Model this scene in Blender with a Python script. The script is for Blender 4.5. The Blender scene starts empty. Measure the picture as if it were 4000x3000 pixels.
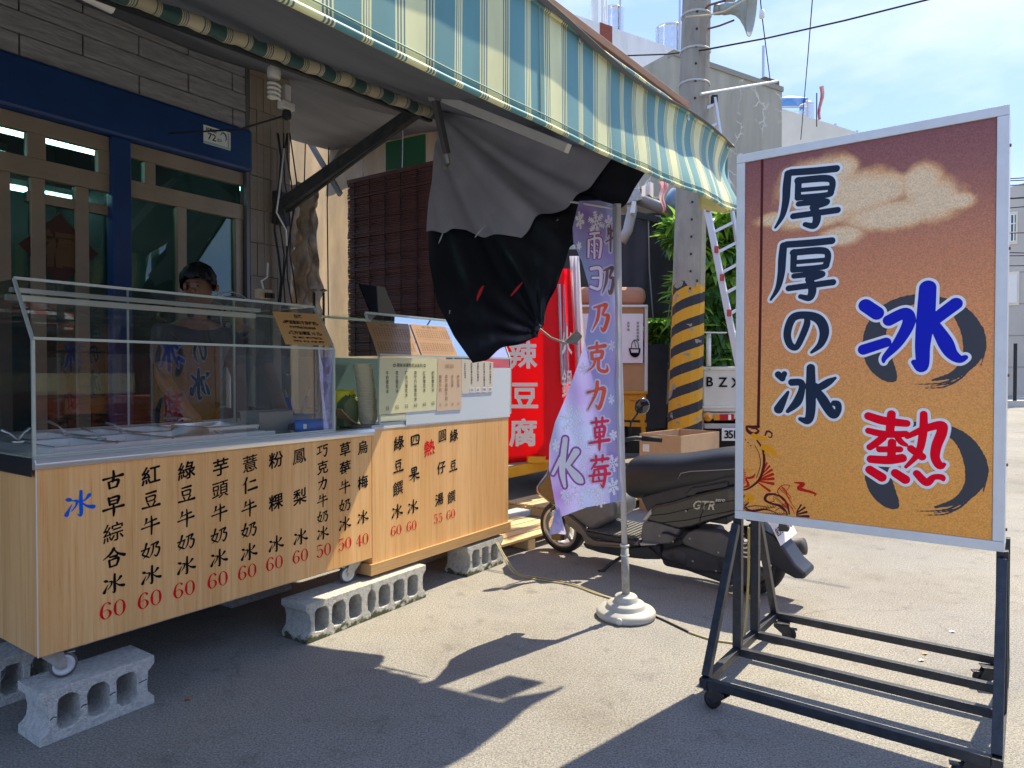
import bpy, bmesh, math, random
import numpy as np
from mathutils import Vector, Matrix
R = math.radians
random.seed(7); rng = np.random.RandomState(5)
scene = bpy.context.scene
COL = scene.collection

# ---------------------------------------------------------------- camera, sky, sun, exposure
CAM_H = 1.31; FPX = 2700.0; PITCH = R(0.955)
cam = bpy.data.cameras.new('camera'); camo = bpy.data.objects.new('camera', cam); COL.objects.link(camo)
camo.location = (0, 0, CAM_H); camo.rotation_euler = (R(90) - PITCH, 0, 0)
cam.sensor_width = 36; cam.lens = 36 * FPX / 4000; cam.clip_start = .05; cam.clip_end = 900
scene.camera = camo
SUN_AZ = math.atan2(.74, .67); SUN_EL = R(57)
w = bpy.data.worlds.new('World'); scene.world = w; w.use_nodes = True
nt = w.node_tree; bg = nt.nodes['Background']; sk = nt.nodes.new('ShaderNodeTexSky')
sk.sky_type = 'NISHITA'; sk.sun_disc = False; sk.sun_elevation = SUN_EL; sk.sun_rotation = SUN_AZ
sk.air_density = 1.0; sk.dust_density = .8; sk.ozone_density = 1.0
# thin high cloud, the same in every direction
tc = nt.nodes.new('ShaderNodeTexCoord'); mp = nt.nodes.new('ShaderNodeMapping'); mp.inputs['Scale'].default_value = (1.3, 1.3, 3.2)
nz = nt.nodes.new('ShaderNodeTexNoise'); nz.inputs['Scale'].default_value = 1.7; nz.inputs['Detail'].default_value = 7
cr = nt.nodes.new('ShaderNodeValToRGB'); cr.color_ramp.elements[0].position = .38; cr.color_ramp.elements[0].color = (.78, .78, .78, 1); cr.color_ramp.elements[1].position = .72
cr.color_ramp.elements[1].color = (.92, .92, .92, 1)
mx = nt.nodes.new('ShaderNodeMix'); mx.data_type = 'RGBA'
nt.links.new(tc.outputs['Generated'], mp.inputs[0]); nt.links.new(mp.outputs[0], nz.inputs[0]); nt.links.new(nz.outputs[0], cr.inputs[0])
nt.links.new(cr.outputs[0], mx.inputs[0]); nt.links.new(sk.outputs[0], mx.inputs[6]); mx.inputs[7].default_value = (1.65, 2.55, 4.9, 1)
nz2 = nt.nodes.new('ShaderNodeTexNoise'); nz2.inputs['Scale'].default_value = 2.6; nz2.inputs['Detail'].default_value = 8; nz2.inputs['Roughness'].default_value = .55
cr2 = nt.nodes.new('ShaderNodeValToRGB'); cr2.color_ramp.elements[0].position = .46; cr2.color_ramp.elements[1].position = .72; cr2.color_ramp.elements[1].color = (.7, .7, .7, 1)
mx2 = nt.nodes.new('ShaderNodeMix'); mx2.data_type = 'RGBA'; mx2.inputs[7].default_value = (3.7, 4.1, 4.7, 1)
nt.links.new(mp.outputs[0], nz2.inputs[0]); nt.links.new(nz2.outputs[0], cr2.inputs[0]); nt.links.new(cr2.outputs[0], mx2.inputs[0]); nt.links.new(mx.outputs[2], mx2.inputs[6])
nt.links.new(mx2.outputs[2], bg.inputs[0]); bg.inputs[1].default_value = .067
sun = bpy.data.lights.new('sun', 'SUN'); suno = bpy.data.objects.new('sun', sun); COL.objects.link(suno)
sun.energy = 2.05; sun.angle = R(.55); sun.color = (1, .88, .66)
sd = Vector((math.sin(SUN_AZ) * math.cos(SUN_EL), math.cos(SUN_AZ) * math.cos(SUN_EL), math.sin(SUN_EL)))
suno.rotation_euler = sd.to_track_quat('Z', 'Y').to_euler(); suno.location = (8, 8, 12)
scene.view_settings.view_transform = 'Standard'; scene.view_settings.look = 'None'
scene.view_settings.exposure = 2.12; scene.view_settings.gamma = 1; scene.view_settings.use_curve_mapping = False
scene.cycles.max_bounces = 8; scene.cycles.diffuse_bounces = 4; scene.cycles.transparent_max_bounces = 24
scene.cycles.sample_clamp_indirect = 8

# ---------------------------------------------------------------- measuring: pixels of the photograph -> points in the place
def ray(u, v):
    x = (u - 2000) / FPX; y = -(v - 1500) / FPX; c, s = math.cos(PITCH), math.sin(PITCH)
    return Vector((x, c + y * s, y * c - s))
EYE = Vector((0, 0, CAM_H))
def atz(u, v, z=0): r = ray(u, v); return EYE + r * ((z - CAM_H) / r.z)
def aty(u, v, y): r = ray(u, v); return EYE + r * (y / r.y)
def onp(u, v, p, n): r = ray(u, v); return EYE + r * ((Vector(p) - EYE).dot(n) / r.dot(n))
class Frame:
    def __init__(s, x, y, deg):
        s.o = Vector((x, y, 0)); s.a = R(deg); c, q = math.cos(s.a), math.sin(s.a)
        s.x = Vector((c, q, 0)); s.y = Vector((-q, c, 0))
    def w(s, x, y, z): return s.o + s.x * x + s.y * y + Vector((0, 0, z))
    def l(s, p): q = Vector(p) - s.o; return Vector((q.dot(s.x), q.dot(s.y), q.z))
    def py(s, u, v, y=0): return s.l(onp(u, v, s.w(0, y, 0), s.y))
    def px(s, u, v, x=0): return s.l(onp(u, v, s.w(x, 0, 0), s.x))
    def pl(s, u, v, p, n):      # plane given in local coordinates
        nn = s.x * n[0] + s.y * n[1] + Vector((0, 0, n[2])); return s.l(onp(u, v, s.w(*p), nn))
C = Frame(-1.667, 2.415, 55.4)       # the cart's front: x along it, y into the shop
S = Frame(.7496, 2.6718, -36.8)      # the sign on wheels
W0 = Frame(0, 0, 0)

# ---------------------------------------------------------------- materials
MATS = {}
def mat(name, col, rough=.6, metal=0., col2=None, scale=8., stretch=(1, 1, 1), bump=0., bscale=80., spec=.5, trans=0., fac=(.35, .65), detail=4, coat=0., emit=None, es=1.):
    if name in MATS: return MATS[name]
    m = bpy.data.materials.new(name); m.use_nodes = True; n = m.node_tree; b = n.nodes['Principled BSDF']; L = n.links.new
    b.inputs['Base Color'].default_value = (*col, 1); b.inputs['Roughness'].default_value = rough; b.inputs['Metallic'].default_value = metal
    b.inputs['Specular IOR Level'].default_value = spec; b.inputs['Coat Weight'].default_value = coat
    if emit: b.inputs['Emission Color'].default_value = (*emit, 1); b.inputs['Emission Strength'].default_value = es
    t = n.nodes.new('ShaderNodeTexCoord'); mpn = n.nodes.new('ShaderNodeMapping'); mpn.inputs['Scale'].default_value = stretch
    L(t.outputs['Object'], mpn.inputs[0])
    if col2:
        z = n.nodes.new('ShaderNodeTexNoise'); z.inputs['Scale'].default_value = scale; z.inputs['Detail'].default_value = detail; z.inputs['Roughness'].default_value = .6
        r = n.nodes.new('ShaderNodeValToRGB'); r.color_ramp.elements[0].position, r.color_ramp.elements[1].position = fac
        r.color_ramp.elements[0].color = (*col, 1); r.color_ramp.elements[1].color = (*col2, 1)
        L(mpn.outputs[0], z.inputs[0]); L(z.outputs[0], r.inputs[0]); L(r.outputs[0], b.inputs['Base Color'])
    if bump:
        z2 = n.nodes.new('ShaderNodeTexNoise'); z2.inputs['Scale'].default_value = bscale; z2.inputs['Detail'].default_value = 5
        bp = n.nodes.new('ShaderNodeBump'); bp.inputs['Strength'].default_value = min(1, bump); bp.inputs['Distance'].default_value = .01 * max(1, bump)
        L(mpn.outputs[0] if stretch != (1, 1, 1) else t.outputs['Object'], z2.inputs[0]); L(z2.outputs[0], bp.inputs['Height']); L(bp.outputs[0], b.inputs['Normal'])
    if trans:
        tr = n.nodes.new('ShaderNodeBsdfTranslucent'); ms = n.nodes.new('ShaderNodeMixShader'); ms.inputs[0].default_value = trans
        src = b.inputs['Base Color'].links
        if src: L(src[0].from_socket, tr.inputs[0])
        else: tr.inputs[0].default_value = (*col, 1)
        out = n.nodes['Material Output']; L(b.outputs[0], ms.inputs[1]); L(tr.outputs[0], ms.inputs[2]); L(ms.outputs[0], out.inputs[0])
    MATS[name] = m; return m
def N(m): return m.node_tree.nodes, m.node_tree.links.new
def glass_mat(name, tint=(.93, .97, .95), boost=1.0):
    m = bpy.data.materials.new(name); m.use_nodes = True; n, L = N(m); n.remove(n['Principled BSDF'])
    tr = n.new('ShaderNodeBsdfTransparent'); tr.inputs[0].default_value = (*tint, 1)
    gl = n.new('ShaderNodeBsdfGlossy'); gl.inputs['Roughness'].default_value = .0; gl.inputs[0].default_value = (.95, 1, .98, 1)
    f = n.new('ShaderNodeFresnel'); f.inputs[0].default_value = 1.5; mu = n.new('ShaderNodeMath'); mu.operation = 'MULTIPLY'; mu.inputs[1].default_value = boost; mu.use_clamp = True
    ms = n.new('ShaderNodeMixShader'); L(f.outputs[0], mu.inputs[0]); L(mu.outputs[0], ms.inputs[0]); L(tr.outputs[0], ms.inputs[1]); L(gl.outputs[0], ms.inputs[2]); L(ms.outputs[0], n['Material Output'].inputs[0])
    MATS[name] = m; return m
glass = glass_mat('glass', tint=(.95, .97, .96), boost=1.55)
glass_side = glass_mat('glass_side', tint=(.90, .94, .92), boost=.7)
bright_steel = mat('pan_steel', (.90, .90, .87), .3, .15)
dglass = glass_mat('window_glass', tint=(.50, .64, .62), boost=1.2)
steel = mat('stainless', (.72, .72, .70), .22, 1, bump=.05, bscale=6, stretch=(1, 30, 30))
steel_d = mat('steel_dull', (.55, .56, .57), .42, 1)
zinc = mat('zinc', (.5, .5, .49), .5, .7, col2=(.36, .36, .35), scale=30)
alu = mat('aluminium_frame', (.74, .75, .74), .45, .15, col2=(.68, .69, .68), scale=14)
alu_l = mat('ladder_metal', (.66, .67, .68), .45, .25)
black_m = mat('black_paint_steel', (.012, .016, .024), .42, 0, col2=(.03, .035, .045), scale=25, bump=.15, bscale=120)
rust = mat('rust', (.10, .07, .05), .9, col2=(.20, .12, .07), scale=40)
rubber = mat('rubber', (.018, .018, .02), .75)
plast_l = mat('light_plastic', (.62, .62, .58), .5)
white_p = mat('white_paint', (.78, .78, .75), .5)
cream_p = mat('cream_paint', (.62, .58, .47), .6, col2=(.55, .51, .42), scale=6)
black_ink = mat('ink_black', (.008, .008, .010), .8, spec=.1)
red_ink = mat('ink_red', (.80, .006, .015), .7, spec=.1)
blue_ink = mat('ink_blue', (.005, .13, .72), .7, spec=.1)
white_ink = mat('ink_white', (.80, .80, .80), .5)
wood = mat('wood_laminate', (.66, .43, .20), .48, 0, spec=.22)
n, L = N(wood); b = n['Principled BSDF']; t = n.new('ShaderNodeTexCoord')
mp1 = n.new('ShaderNodeMapping'); mp1.inputs['Scale'].default_value = (34, 34, .9); z1 = n.new('ShaderNodeTexNoise'); z1.inputs['Scale'].default_value = 2.2; z1.inputs['Detail'].default_value = 7; z1.inputs['Roughness'].default_value = .75; z1.inputs['Distortion'].default_value = .25
r1 = n.new('ShaderNodeValToRGB'); e = r1.color_ramp.elements; e[0].position = .30; e[0].color = (.66, .31, .10, 1); e[1].position = .72; e[1].color = (.95, .68, .34, 1)
e2 = r1.color_ramp.elements.new(.44); e2.color = (.90, .51, .20, 1); e3 = r1.color_ramp.elements.new(.55); e3.color = (.93, .56, .24, 1)
mp2 = n.new('ShaderNodeMapping'); mp2.inputs['Scale'].default_value = (5.5, 5.5, .25); z2 = n.new('ShaderNodeTexNoise'); z2.inputs['Scale'].default_value = 1.4; z2.inputs['Detail'].default_value = 2
mm = n.new('ShaderNodeMix'); mm.data_type = 'RGBA'; mm.blend_type = 'MULTIPLY'; mm.inputs[0].default_value = .6
r2 = n.new('ShaderNodeValToRGB'); r2.color_ramp.elements[0].position = .35; r2.color_ramp.elements[0].color = (.78, .68, .55, 1); r2.color_ramp.elements[1].position = .62; r2.color_ramp.elements[1].color = (1, 1, 1, 1)
L(t.outputs['Object'], mp1.inputs[0]); L(t.outputs['Object'], mp2.inputs[0]); L(mp1.outputs[0], z1.inputs[0]); L(z1.outputs[0], r1.inputs[0]); L(mp2.outputs[0], z2.inputs[0]); L(z2.outputs[0], r2.inputs[0])
L(r1.outputs[0], mm.inputs[6]); L(r2.outputs[0], mm.inputs[7]); L(mm.outputs[2], b.inputs['Base Color'])
plank = mat('pallet_wood', (.52, .36, .17), .8, col2=(.68, .50, .26), scale=12, stretch=(1, 14, 14), bump=.2, bscale=30)
card = mat('cardboard', (.52, .32, .17), .85, col2=(.56, .36, .20), scale=9)
def block_mat():
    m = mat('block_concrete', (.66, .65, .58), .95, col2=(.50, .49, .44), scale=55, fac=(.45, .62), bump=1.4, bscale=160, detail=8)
    n, L = N(m); b = n['Principled BSDF']; t = n.new('ShaderNodeTexCoord')
    v = n.new('ShaderNodeTexNoise'); v.inputs['Scale'].default_value = 26; v.inputs['Detail'].default_value = 6
    sx = n.new('ShaderNodeSeparateXYZ'); L(t.outputs['Object'], sx.inputs[0]); L(t.outputs['Object'], v.inputs[0])
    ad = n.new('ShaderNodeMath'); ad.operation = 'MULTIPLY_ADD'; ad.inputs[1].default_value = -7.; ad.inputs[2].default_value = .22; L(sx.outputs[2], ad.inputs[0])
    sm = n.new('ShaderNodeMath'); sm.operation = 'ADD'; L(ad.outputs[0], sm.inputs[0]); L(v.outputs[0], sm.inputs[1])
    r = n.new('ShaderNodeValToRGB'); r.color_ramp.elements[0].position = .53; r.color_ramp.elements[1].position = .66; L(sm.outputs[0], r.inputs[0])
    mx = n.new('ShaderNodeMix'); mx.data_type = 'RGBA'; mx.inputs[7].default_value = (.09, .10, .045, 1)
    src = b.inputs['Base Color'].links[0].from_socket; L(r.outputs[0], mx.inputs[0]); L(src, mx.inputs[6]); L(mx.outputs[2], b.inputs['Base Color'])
    return m
mossblock = block_mat(); mossblock.name = 'block_concrete_mossy'; del MATS['block_concrete']
block_c = mat('block_concrete', (.80, .79, .73), .95, col2=(.62, .61, .56), scale=60, fac=(.42, .62), bump=1.4, bscale=160, detail=8)
def asphalt():
    m = bpy.data.materials.new('asphalt'); m.use_nodes = True; n, L = N(m); b = n['Principled BSDF']; t = n.new('ShaderNodeTexCoord')
    b.inputs['Roughness'].default_value = .92; b.inputs['Specular IOR Level'].default_value = .3
    def noise(s, d, r=.6):
        z = n.new('ShaderNodeTexNoise'); z.inputs['Scale'].default_value = s; z.inputs['Detail'].default_value = d; z.inputs['Roughness'].default_value = r; L(t.outputs['Object'], z.inputs[0]); return z
    def ramp(src, a, c0, bb, c1):
        r = n.new('ShaderNodeValToRGB'); r.color_ramp.elements[0].position = a; r.color_ramp.elements[1].position = bb
        r.color_ramp.elements[0].color = (*c0, 1); r.color_ramp.elements[1].color = (*c1, 1); L(src, r.inputs[0]); return r
    def mix(bt, f, a, c):
        x = n.new('ShaderNodeMix'); x.data_type = 'RGBA'; x.blend_type = bt
        if isinstance(f, float): x.inputs[0].default_value = f
        else: L(f, x.inputs[0])
        L(a, x.inputs[6])
        if isinstance(c, tuple): x.inputs[7].default_value = (*c, 1)
        else: L(c, x.inputs[7])
        return x.outputs[2]
    base = ramp(noise(1.1, 5).outputs[0], .35, (.275, .27, .26), .68, (.36, .345, .31)).outputs[0]
    sp = ramp(noise(120, 5, .85).outputs[0], .40, (.40, .40, .42), .60, (1.4, 1.37, 1.3)).outputs[0]
    c = mix('MULTIPLY', .9, base, sp)
    vo = n.new('ShaderNodeTexVoronoi'); vo.inputs['Scale'].default_value = 75; L(t.outputs['Object'], vo.inputs[0])
    c = mix('MIX', ramp(vo.outputs['Distance'], .04, (.75, .75, .75), .11, (0, 0, 0)).outputs[0], c, (.6, .59, .56))
    st = ramp(noise(.55, 6, .7).outputs[0], .48, (1, 1, 1), .66, (.66, .65, .64)).outputs[0]; c = mix('MULTIPLY', 1., c, st)
    dk = ramp(noise(7.5, 5, .7).outputs[0], .56, (1, 1, 1), .70, (.68, .68, .69)).outputs[0]; c = mix('MULTIPLY', .8, c, dk)
    vc = n.new('ShaderNodeTexVoronoi'); vc.feature = 'DISTANCE_TO_EDGE'; vc.inputs['Scale'].default_value = .9
    wz = n.new('ShaderNodeMix'); wz.data_type = 'RGBA'; wz.inputs[0].default_value = .22; L(t.outputs['Object'], wz.inputs[6]); L(noise(2.5, 6, .7).outputs['Color'], wz.inputs[7]); L(wz.outputs[2], vc.inputs[0])
    ck = ramp(vc.outputs[0], .001, (.75, .75, .75), .006, (1, 1, 1)).outputs[0]; c = mix('MULTIPLY', ramp(noise(.8, 3).outputs[0], .5, (0, 0, 0), .6, (.8, .8, .8)).outputs[0], c, ck)
    stn = ramp(noise(1.9, 7, .75).outputs[0], .60, (1, 1, 1), .66, (.62, .61, .60)).outputs[0]; c = mix('MULTIPLY', ramp(noise(.35, 2).outputs[0], .45, (0, 0, 0), .6, (.9, .9, .9)).outputs[0], c, stn)
    L(c, b.inputs['Base Color'])
    bp = n.new('ShaderNodeBump'); bp.inputs['Strength'].default_value = .8; bp.inputs['Distance'].default_value = .006; L(noise(150, 4, .7).outputs[0], bp.inputs['Height']); L(bp.outputs[0], b.inputs['Normal'])
    return m

# ---------------------------------------------------------------- mesh helpers
class MB:
    def __init__(s): s.v = []; s.f = []; s.uv = None
    def add(s, vs, fs):
        k = len(s.v); s.v += [tuple(p) for p in vs]; s.f += [tuple(i + k for i in f) for f in fs]; return s
    def box(s, x0, x1, y0, y1, z0, z1):
        return s.add([(x0, y0, z0), (x1, y0, z0), (x1, y1, z0), (x0, y1, z0), (x0, y0, z1), (x1, y0, z1), (x1, y1, z1), (x0, y1, z1)],
                     [(3, 2, 1, 0), (4, 5, 6, 7), (0, 1, 5, 4), (1, 2, 6, 5), (2, 3, 7, 6), (3, 0, 4, 7)])
    def bar(s, p, q, wd, h, up=(0, 0, 1)):
        p, q = Vector(p), Vector(q); d = (q - p).normalized(); up = Vector(up)
        if abs(d.dot(up)) > .98: up = Vector((0, 1, 0))
        a = d.cross(up).normalized() * wd / 2; c = a.cross(d).normalized() * h / 2
        return s.add([p - a - c, p + a - c, p + a + c, p - a + c, q - a - c, q + a - c, q + a + c, q - a + c],
                     [(0, 1, 2, 3), (7, 6, 5, 4), (1, 0, 4, 5), (2, 1, 5, 6), (3, 2, 6, 7), (0, 3, 7, 4)])
    def tube(s, path, r, k=10, cap=True):
        P = [Vector(p) for p in path]; m = len(P); rr = r if isinstance(r, (list, tuple)) else [r] * m
        ref = None; rings = []
        for i, p in enumerate(P):
            d = (P[min(i + 1, m - 1)] - P[max(i - 1, 0)]).normalized()
            if ref is None: ref = Vector((0, 0, 1)) if abs(d.z) < .9 else Vector((1, 0, 0))
            a = d.cross(ref).normalized(); c = a.cross(d).normalized(); ref = c
            rings += [p + (a * math.cos(2 * math.pi * j / k) + c * math.sin(2 * math.pi * j / k)) * rr[i] for j in range(k)]
        fs = [(i * k + j, i * k + (j + 1) % k, (i + 1) * k + (j + 1) % k, (i + 1) * k + j) for i in range(m - 1) for j in range(k)]
        if cap: fs += [tuple(range(k - 1, -1, -1)), tuple(range((m - 1) * k, m * k))]
        return s.add(rings, fs)
    def lathe(s, prof, o=(0, 0, 0), axis=(0, 0, 1), k=24):
        o, ax = Vector(o), Vector(axis).normalized(); a = ax.orthogonal().normalized(); c = ax.cross(a)
        vs = [o + ax * h + (a * math.cos(2 * math.pi * j / k) + c * math.sin(2 * math.pi * j / k)) * max(r, 1e-4) for r, h in prof for j in range(k)]
        return s.add(vs, [(i * k + j, i * k + (j + 1) % k, (i + 1) * k + (j + 1) % k, (i + 1) * k + j) for i in range(len(prof) - 1) for j in range(k)])
    def prism(s, poly, y0, y1):       # polygon in (x, z), thick from y0 to y1
        k = len(poly)
        return s.add([(p[0], y0, p[1]) for p in poly] + [(p[0], y1, p[1]) for p in poly], [tuple(range(k)), tuple(range(2 * k - 1, k - 1, -1))] + [(j, j + k, (j + 1) % k + k, (j + 1) % k) for j in range(k)])
    def grid(s, fn, nu, nv, thick=None):
        P = [[Vector(fn(i / nu, j / nv)) for j in range(nv + 1)] for i in range(nu + 1)]
        q = nv + 1
        return s.add([p for r_ in P for p in r_], [(i * q + j, (i + 1) * q + j, (i + 1) * q + j + 1, i * q + j + 1) for i in range(nu) for j in range(nv)])
    def mesh(s, name, m=None, smooth=False):
        me = bpy.data.meshes.new(name); me.from_pydata(s.v, [], s.f)
        if m: me.materials.append(m)
        bm = bmesh.new(); bm.from_mesh(me); bmesh.ops.recalc_face_normals(bm, faces=bm.faces); bm.to_mesh(me); bm.free()
        if smooth:
            for p in me.polygons: p.use_smooth = True
        return me
    def build(s, name, m, parent=None, smooth=False, bevel=0, solid=0, seg=2, sub=0, **tags):
        o = bpy.data.objects.new(name, s.mesh(name, m, smooth)); COL.objects.link(o); o.parent = parent
        if solid: md = o.modifiers.new('s', 'SOLIDIFY'); md.thickness = solid; md.offset = 0
        if bevel: md = o.modifiers.new('b', 'BEVEL'); md.width = bevel; md.segments = seg; md.limit_method = 'ANGLE'; md.angle_limit = R(40); md.harden_normals = smooth
        if sub: md = o.modifiers.new('u', 'SUBSURF'); md.levels = md.render_levels = sub
        for k_, v_ in tags.items(): o[k_] = v_
        return o
def cat(a, b): return a + b
def thing(name, label, category, fr=None, loc=(0, 0, 0), rz=0., group=None):
    o = bpy.data.objects.new(name, None); COL.objects.link(o); o.empty_display_size = .1
    if fr: o.location = fr.w(*loc); o.rotation_euler = (0, 0, fr.a + rz)
    else: o.location = loc; o.rotation_euler = (0, 0, rz)
    o['label'] = label; o['category'] = category
    if group: o['group'] = group
    return o
def dup(o, parent=None):
    c = o.copy(); COL.objects.link(c); c.parent = parent
    for ch in o.children: dup(ch, c)
    return c
def retop(t, mesh_obj, label, category, group=None): pass
def single(mb, name, m, label, category, fr=None, loc=(0, 0, 0), group=None, **k):
    o = mb.build(name, m, None, **k)
    if fr: o.location = fr.w(*loc); o.rotation_euler = (0, 0, fr.a)
    else: o.location = loc
    o['label'] = label; o['category'] = category
    if group: o['group'] = group
    return o
def struct(o, kind='structure'): o['kind'] = kind; return o

# ---- lettering: glyphs of the bundled font, and brush strokes joined through a distance field
def text_mb(txt, size, off=.0, shear=0., rise=0.):
    c = bpy.data.curves.new('t', 'FONT'); c.body = txt; c.size = size; c.offset = off; c.align_x = 'CENTER'; c.align_y = 'CENTER'; c.resolution_u = 2; c.shear = shear
    o = bpy.data.objects.new('t', c); me = bpy.data.meshes.new_from_object(o)
    mb = MB(); vs = [v.co for v in me.vertices]
    xs = [p.x for p in vs]; ys = [p.y for p in vs]; cx, cy = (max(xs) + min(xs)) / 2, (max(ys) + min(ys)) / 2
    mb.add([(p.x - cx, p.y - cy + rise * (p.x - cx), 0) for p in vs], [tuple(p.vertices) for p in me.polygons])
    bpy.data.objects.remove(o); bpy.data.curves.remove(c); bpy.data.meshes.remove(me); return mb
def put2d(dst, src, fn): dst.add([fn(p[0], p[1]) for p in src.v], src.f)
def spline(pts, n_=8):
    out = []; P = [np.array(p, float) for p in pts]
    if len(P) == 2: return [P[0] * (1 - i / n_) + P[1] * i / n_ for i in range(n_ + 1)]
    for i in range(len(P) - 1):
        a = P[max(i - 1, 0)]; b_ = P[i]; c = P[i + 1]; d = P[min(i + 2, len(P) - 1)]
        for j in range(n_):
            q = j / n_; out.append(.5 * ((2 * b_) + (-a + c) * q + (2 * a - 5 * b_ + 4 * c - d) * q * q + (-a + 3 * b_ - 3 * c + d) * q ** 3))
    out.append(P[-1]); return out
def ink(strokes, res, grow=0., maxrun=10, rough=0.):
    """strokes: lists of (x, y, width); returns an MB of flat polygons, the union of them all, widened by grow"""
    segs = []
    for st in strokes:
        sp = spline(st); segs += [(sp[i], sp[i + 1]) for i in range(len(sp) - 1)]
    A = np.array([q for s_ in segs for q in s_]); pad = A[:, 2].max() / 2 + grow + 2 * res
    x0, y0 = A[:, 0].min() - pad, A[:, 1].min() - pad; x1, y1 = A[:, 0].max() + pad, A[:, 1].max() + pad
    nx, ny = int((x1 - x0) / res) + 2, int((y1 - y0) / res) + 2
    X, Y = np.meshgrid(x0 + np.arange(nx) * res, y0 + np.arange(ny) * res, indexing='ij'); D = np.full(X.shape, 1e9)
    for a, c in segs:
        d = c[:2] - a[:2]; l2 = max(d @ d, 1e-12); q = np.clip(((X - a[0]) * d[0] + (Y - a[1]) * d[1]) / l2, 0, 1)
        D = np.minimum(D, np.hypot(X - a[0] - q * d[0], Y - a[1] - q * d[1]) - (a[2] + (c[2] - a[2]) * q) / 2)
    D -= grow
    if rough: D += rough * np.sin(X / res * .7 + np.sin(Y / res * .31) * 3)
    return contour(D, x0, y0, res, maxrun)
def contour(D, x0, y0, res, maxrun):
    nx, ny = D.shape
    mb = MB(); inside = D < 0; P = lambda i, j: (x0 + i * res, y0 + j * res)
    cnt = inside[:-1, :-1].astype(int) + inside[1:, :-1] + inside[1:, 1:] + inside[:-1, 1:]
    for j in range(ny - 1):
        i = 0
        while i < nx - 1:
            k = cnt[i, j]
            if k == 4:
                e_ = i
                while e_ < nx - 1 and cnt[e_, j] == 4 and e_ - i < maxrun: e_ += 1
                a, c = P(i, j), P(e_, j + 1); mb.add([(a[0], a[1], 0), (c[0], a[1], 0), (c[0], c[1], 0), (a[0], c[1], 0)], [(0, 1, 2, 3)]); i = e_; continue
            if k:
                cs = [(i, j), (i + 1, j), (i + 1, j + 1), (i, j + 1)]; poly = []
                for m_ in range(4):
                    p, q = cs[m_], cs[(m_ + 1) % 4]; dp, dq = D[p], D[q]; pp, pq = P(*p), P(*q)
                    if dp < 0: poly.append((pp[0], pp[1], 0))
                    if (dp < 0) != (dq < 0):
                        f = dp / (dp - dq); poly.append((pp[0] + (pq[0] - pp[0]) * f, pp[1] + (pq[1] - pp[1]) * f, 0))
                if len(poly) > 2: mb.add(poly, [tuple(range(len(poly)))])
            i += 1
    return mb
# brush glyphs in a unit box (x right, y up, centred)
G = {}
G['冰'] = [[(-.42, .22, .05), (-.34, .20, .11), (-.27, .17, .05)], [(-.42, -.34, .12), (-.34, -.16, .06), (-.24, .02, .015)], [(-.22, .14, .03), (-.08, .12, .07), (-.12, -.06, .05), (-.26, -.24, .02)],
            [(.06, .46, .08), (.05, .1, .10), (.06, -.3, .10), (.03, -.44, .06), (-.06, -.38, .02)], [(.34, .28, .11), (.22, .14, .05), (.12, .08, .03)], [(.10, .02, .03), (.26, -.12, .07), (.46, -.18, .12), (.5, -.17, .03)]]
G['牛'] = [[(-.22, .34, .10), (-.26, .16, .05), (-.34, .04, .02)], [(-.26, .12, .03), (.0, .2, .06), (.26, .27, .09)], [(-.46, -.13, .07), (-.1, -.06, .05), (.4, .03, .10)], [(.02, .46, .05), (.04, .1, .09), (.02, -.48, .06)]]
G['奶'] = [[(-.22, .36, .10), (-.32, .02, .06), (-.42, -.16, .07), (-.2, -.3, .07), (-.1, -.36, .04)], [(-.10, .08, .07), (-.2, -.2, .05), (-.40, -.38, .02)], [(-.46, .04, .07), (-.26, .08, .05), (-.08, .12, .07)],
            [(.0, .26, .05), (.2, .32, .07), (.36, .34, .09), (.24, .12, .05), (.42, .06, .08), (.38, -.2, .08), (.26, -.36, .07), (.16, -.26, .02)], [(.14, .28, .06), (.08, -.1, .06), (-.06, -.36, .02)]]
G['豆'] = [[(-.24, .34, .07), (.24, .42, .10)], [(-.24, .16, .08), (-.2, -.06, .07)], [(-.22, .16, .05), (.2, .22, .08), (.16, -.02, .06)], [(-.18, -.06, .05), (.18, .0, .06)], [(-.16, -.16, .07), (-.1, -.28, .05)], [(.2, -.1, .08), (.08, -.28, .04)], [(-.42, -.38, .09), (0, -.34, .06), (.42, -.28, .12)]]
G['古'] = [[(-.46, .08, .10), (0, .16, .06), (.42, .24, .13)], [(.0, .46, .08), (.02, .2, .11), (-.04, -.06, .08)], [(-.22, -.08, .09), (-.18, -.38, .09)], [(-.2, -.06, .05), (.22, .0, .11), (.14, -.32, .09)], [(-.16, -.38, .06), (.14, -.32, .08)]]
G['早'] = [[(-.22, .42, .09), (-.16, .08, .09)], [(-.2, .40, .06), (.24, .46, .11), (.18, .14, .09)], [(-.14, .26, .06), (.16, .30, .06)], [(-.14, .1, .07), (.18, .14, .07)], [(-.46, -.16, .10), (0, -.08, .07), (.46, -.02, .12)], [(.0, .06, .07), (.02, -.2, .11), (.0, -.48, .06)]]
G['合'] = [[(.02, .46, .11), (-.16, .2, .09), (-.48, -.02, .02)], [(.04, .40, .05), (.2, .2, .08), (.5, .06, .13)], [(-.16, .06, .07), (.16, .1, .09)], [(-.2, -.1, .09), (-.16, -.42, .08)], [(-.18, -.1, .05), (.22, -.04, .11), (.14, -.38, .08)], [(-.14, -.42, .06), (.14, -.38, .08)]]
G['力'] = [[(-.36, .12, .07), (0, .2, .07), (.3, .24, .12), (.24, -.1, .10), (.1, -.38, .10), (-.04, -.26, .02)], [(.04, .46, .09), (-.02, .1, .09), (-.36, -.44, .02)]]
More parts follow.
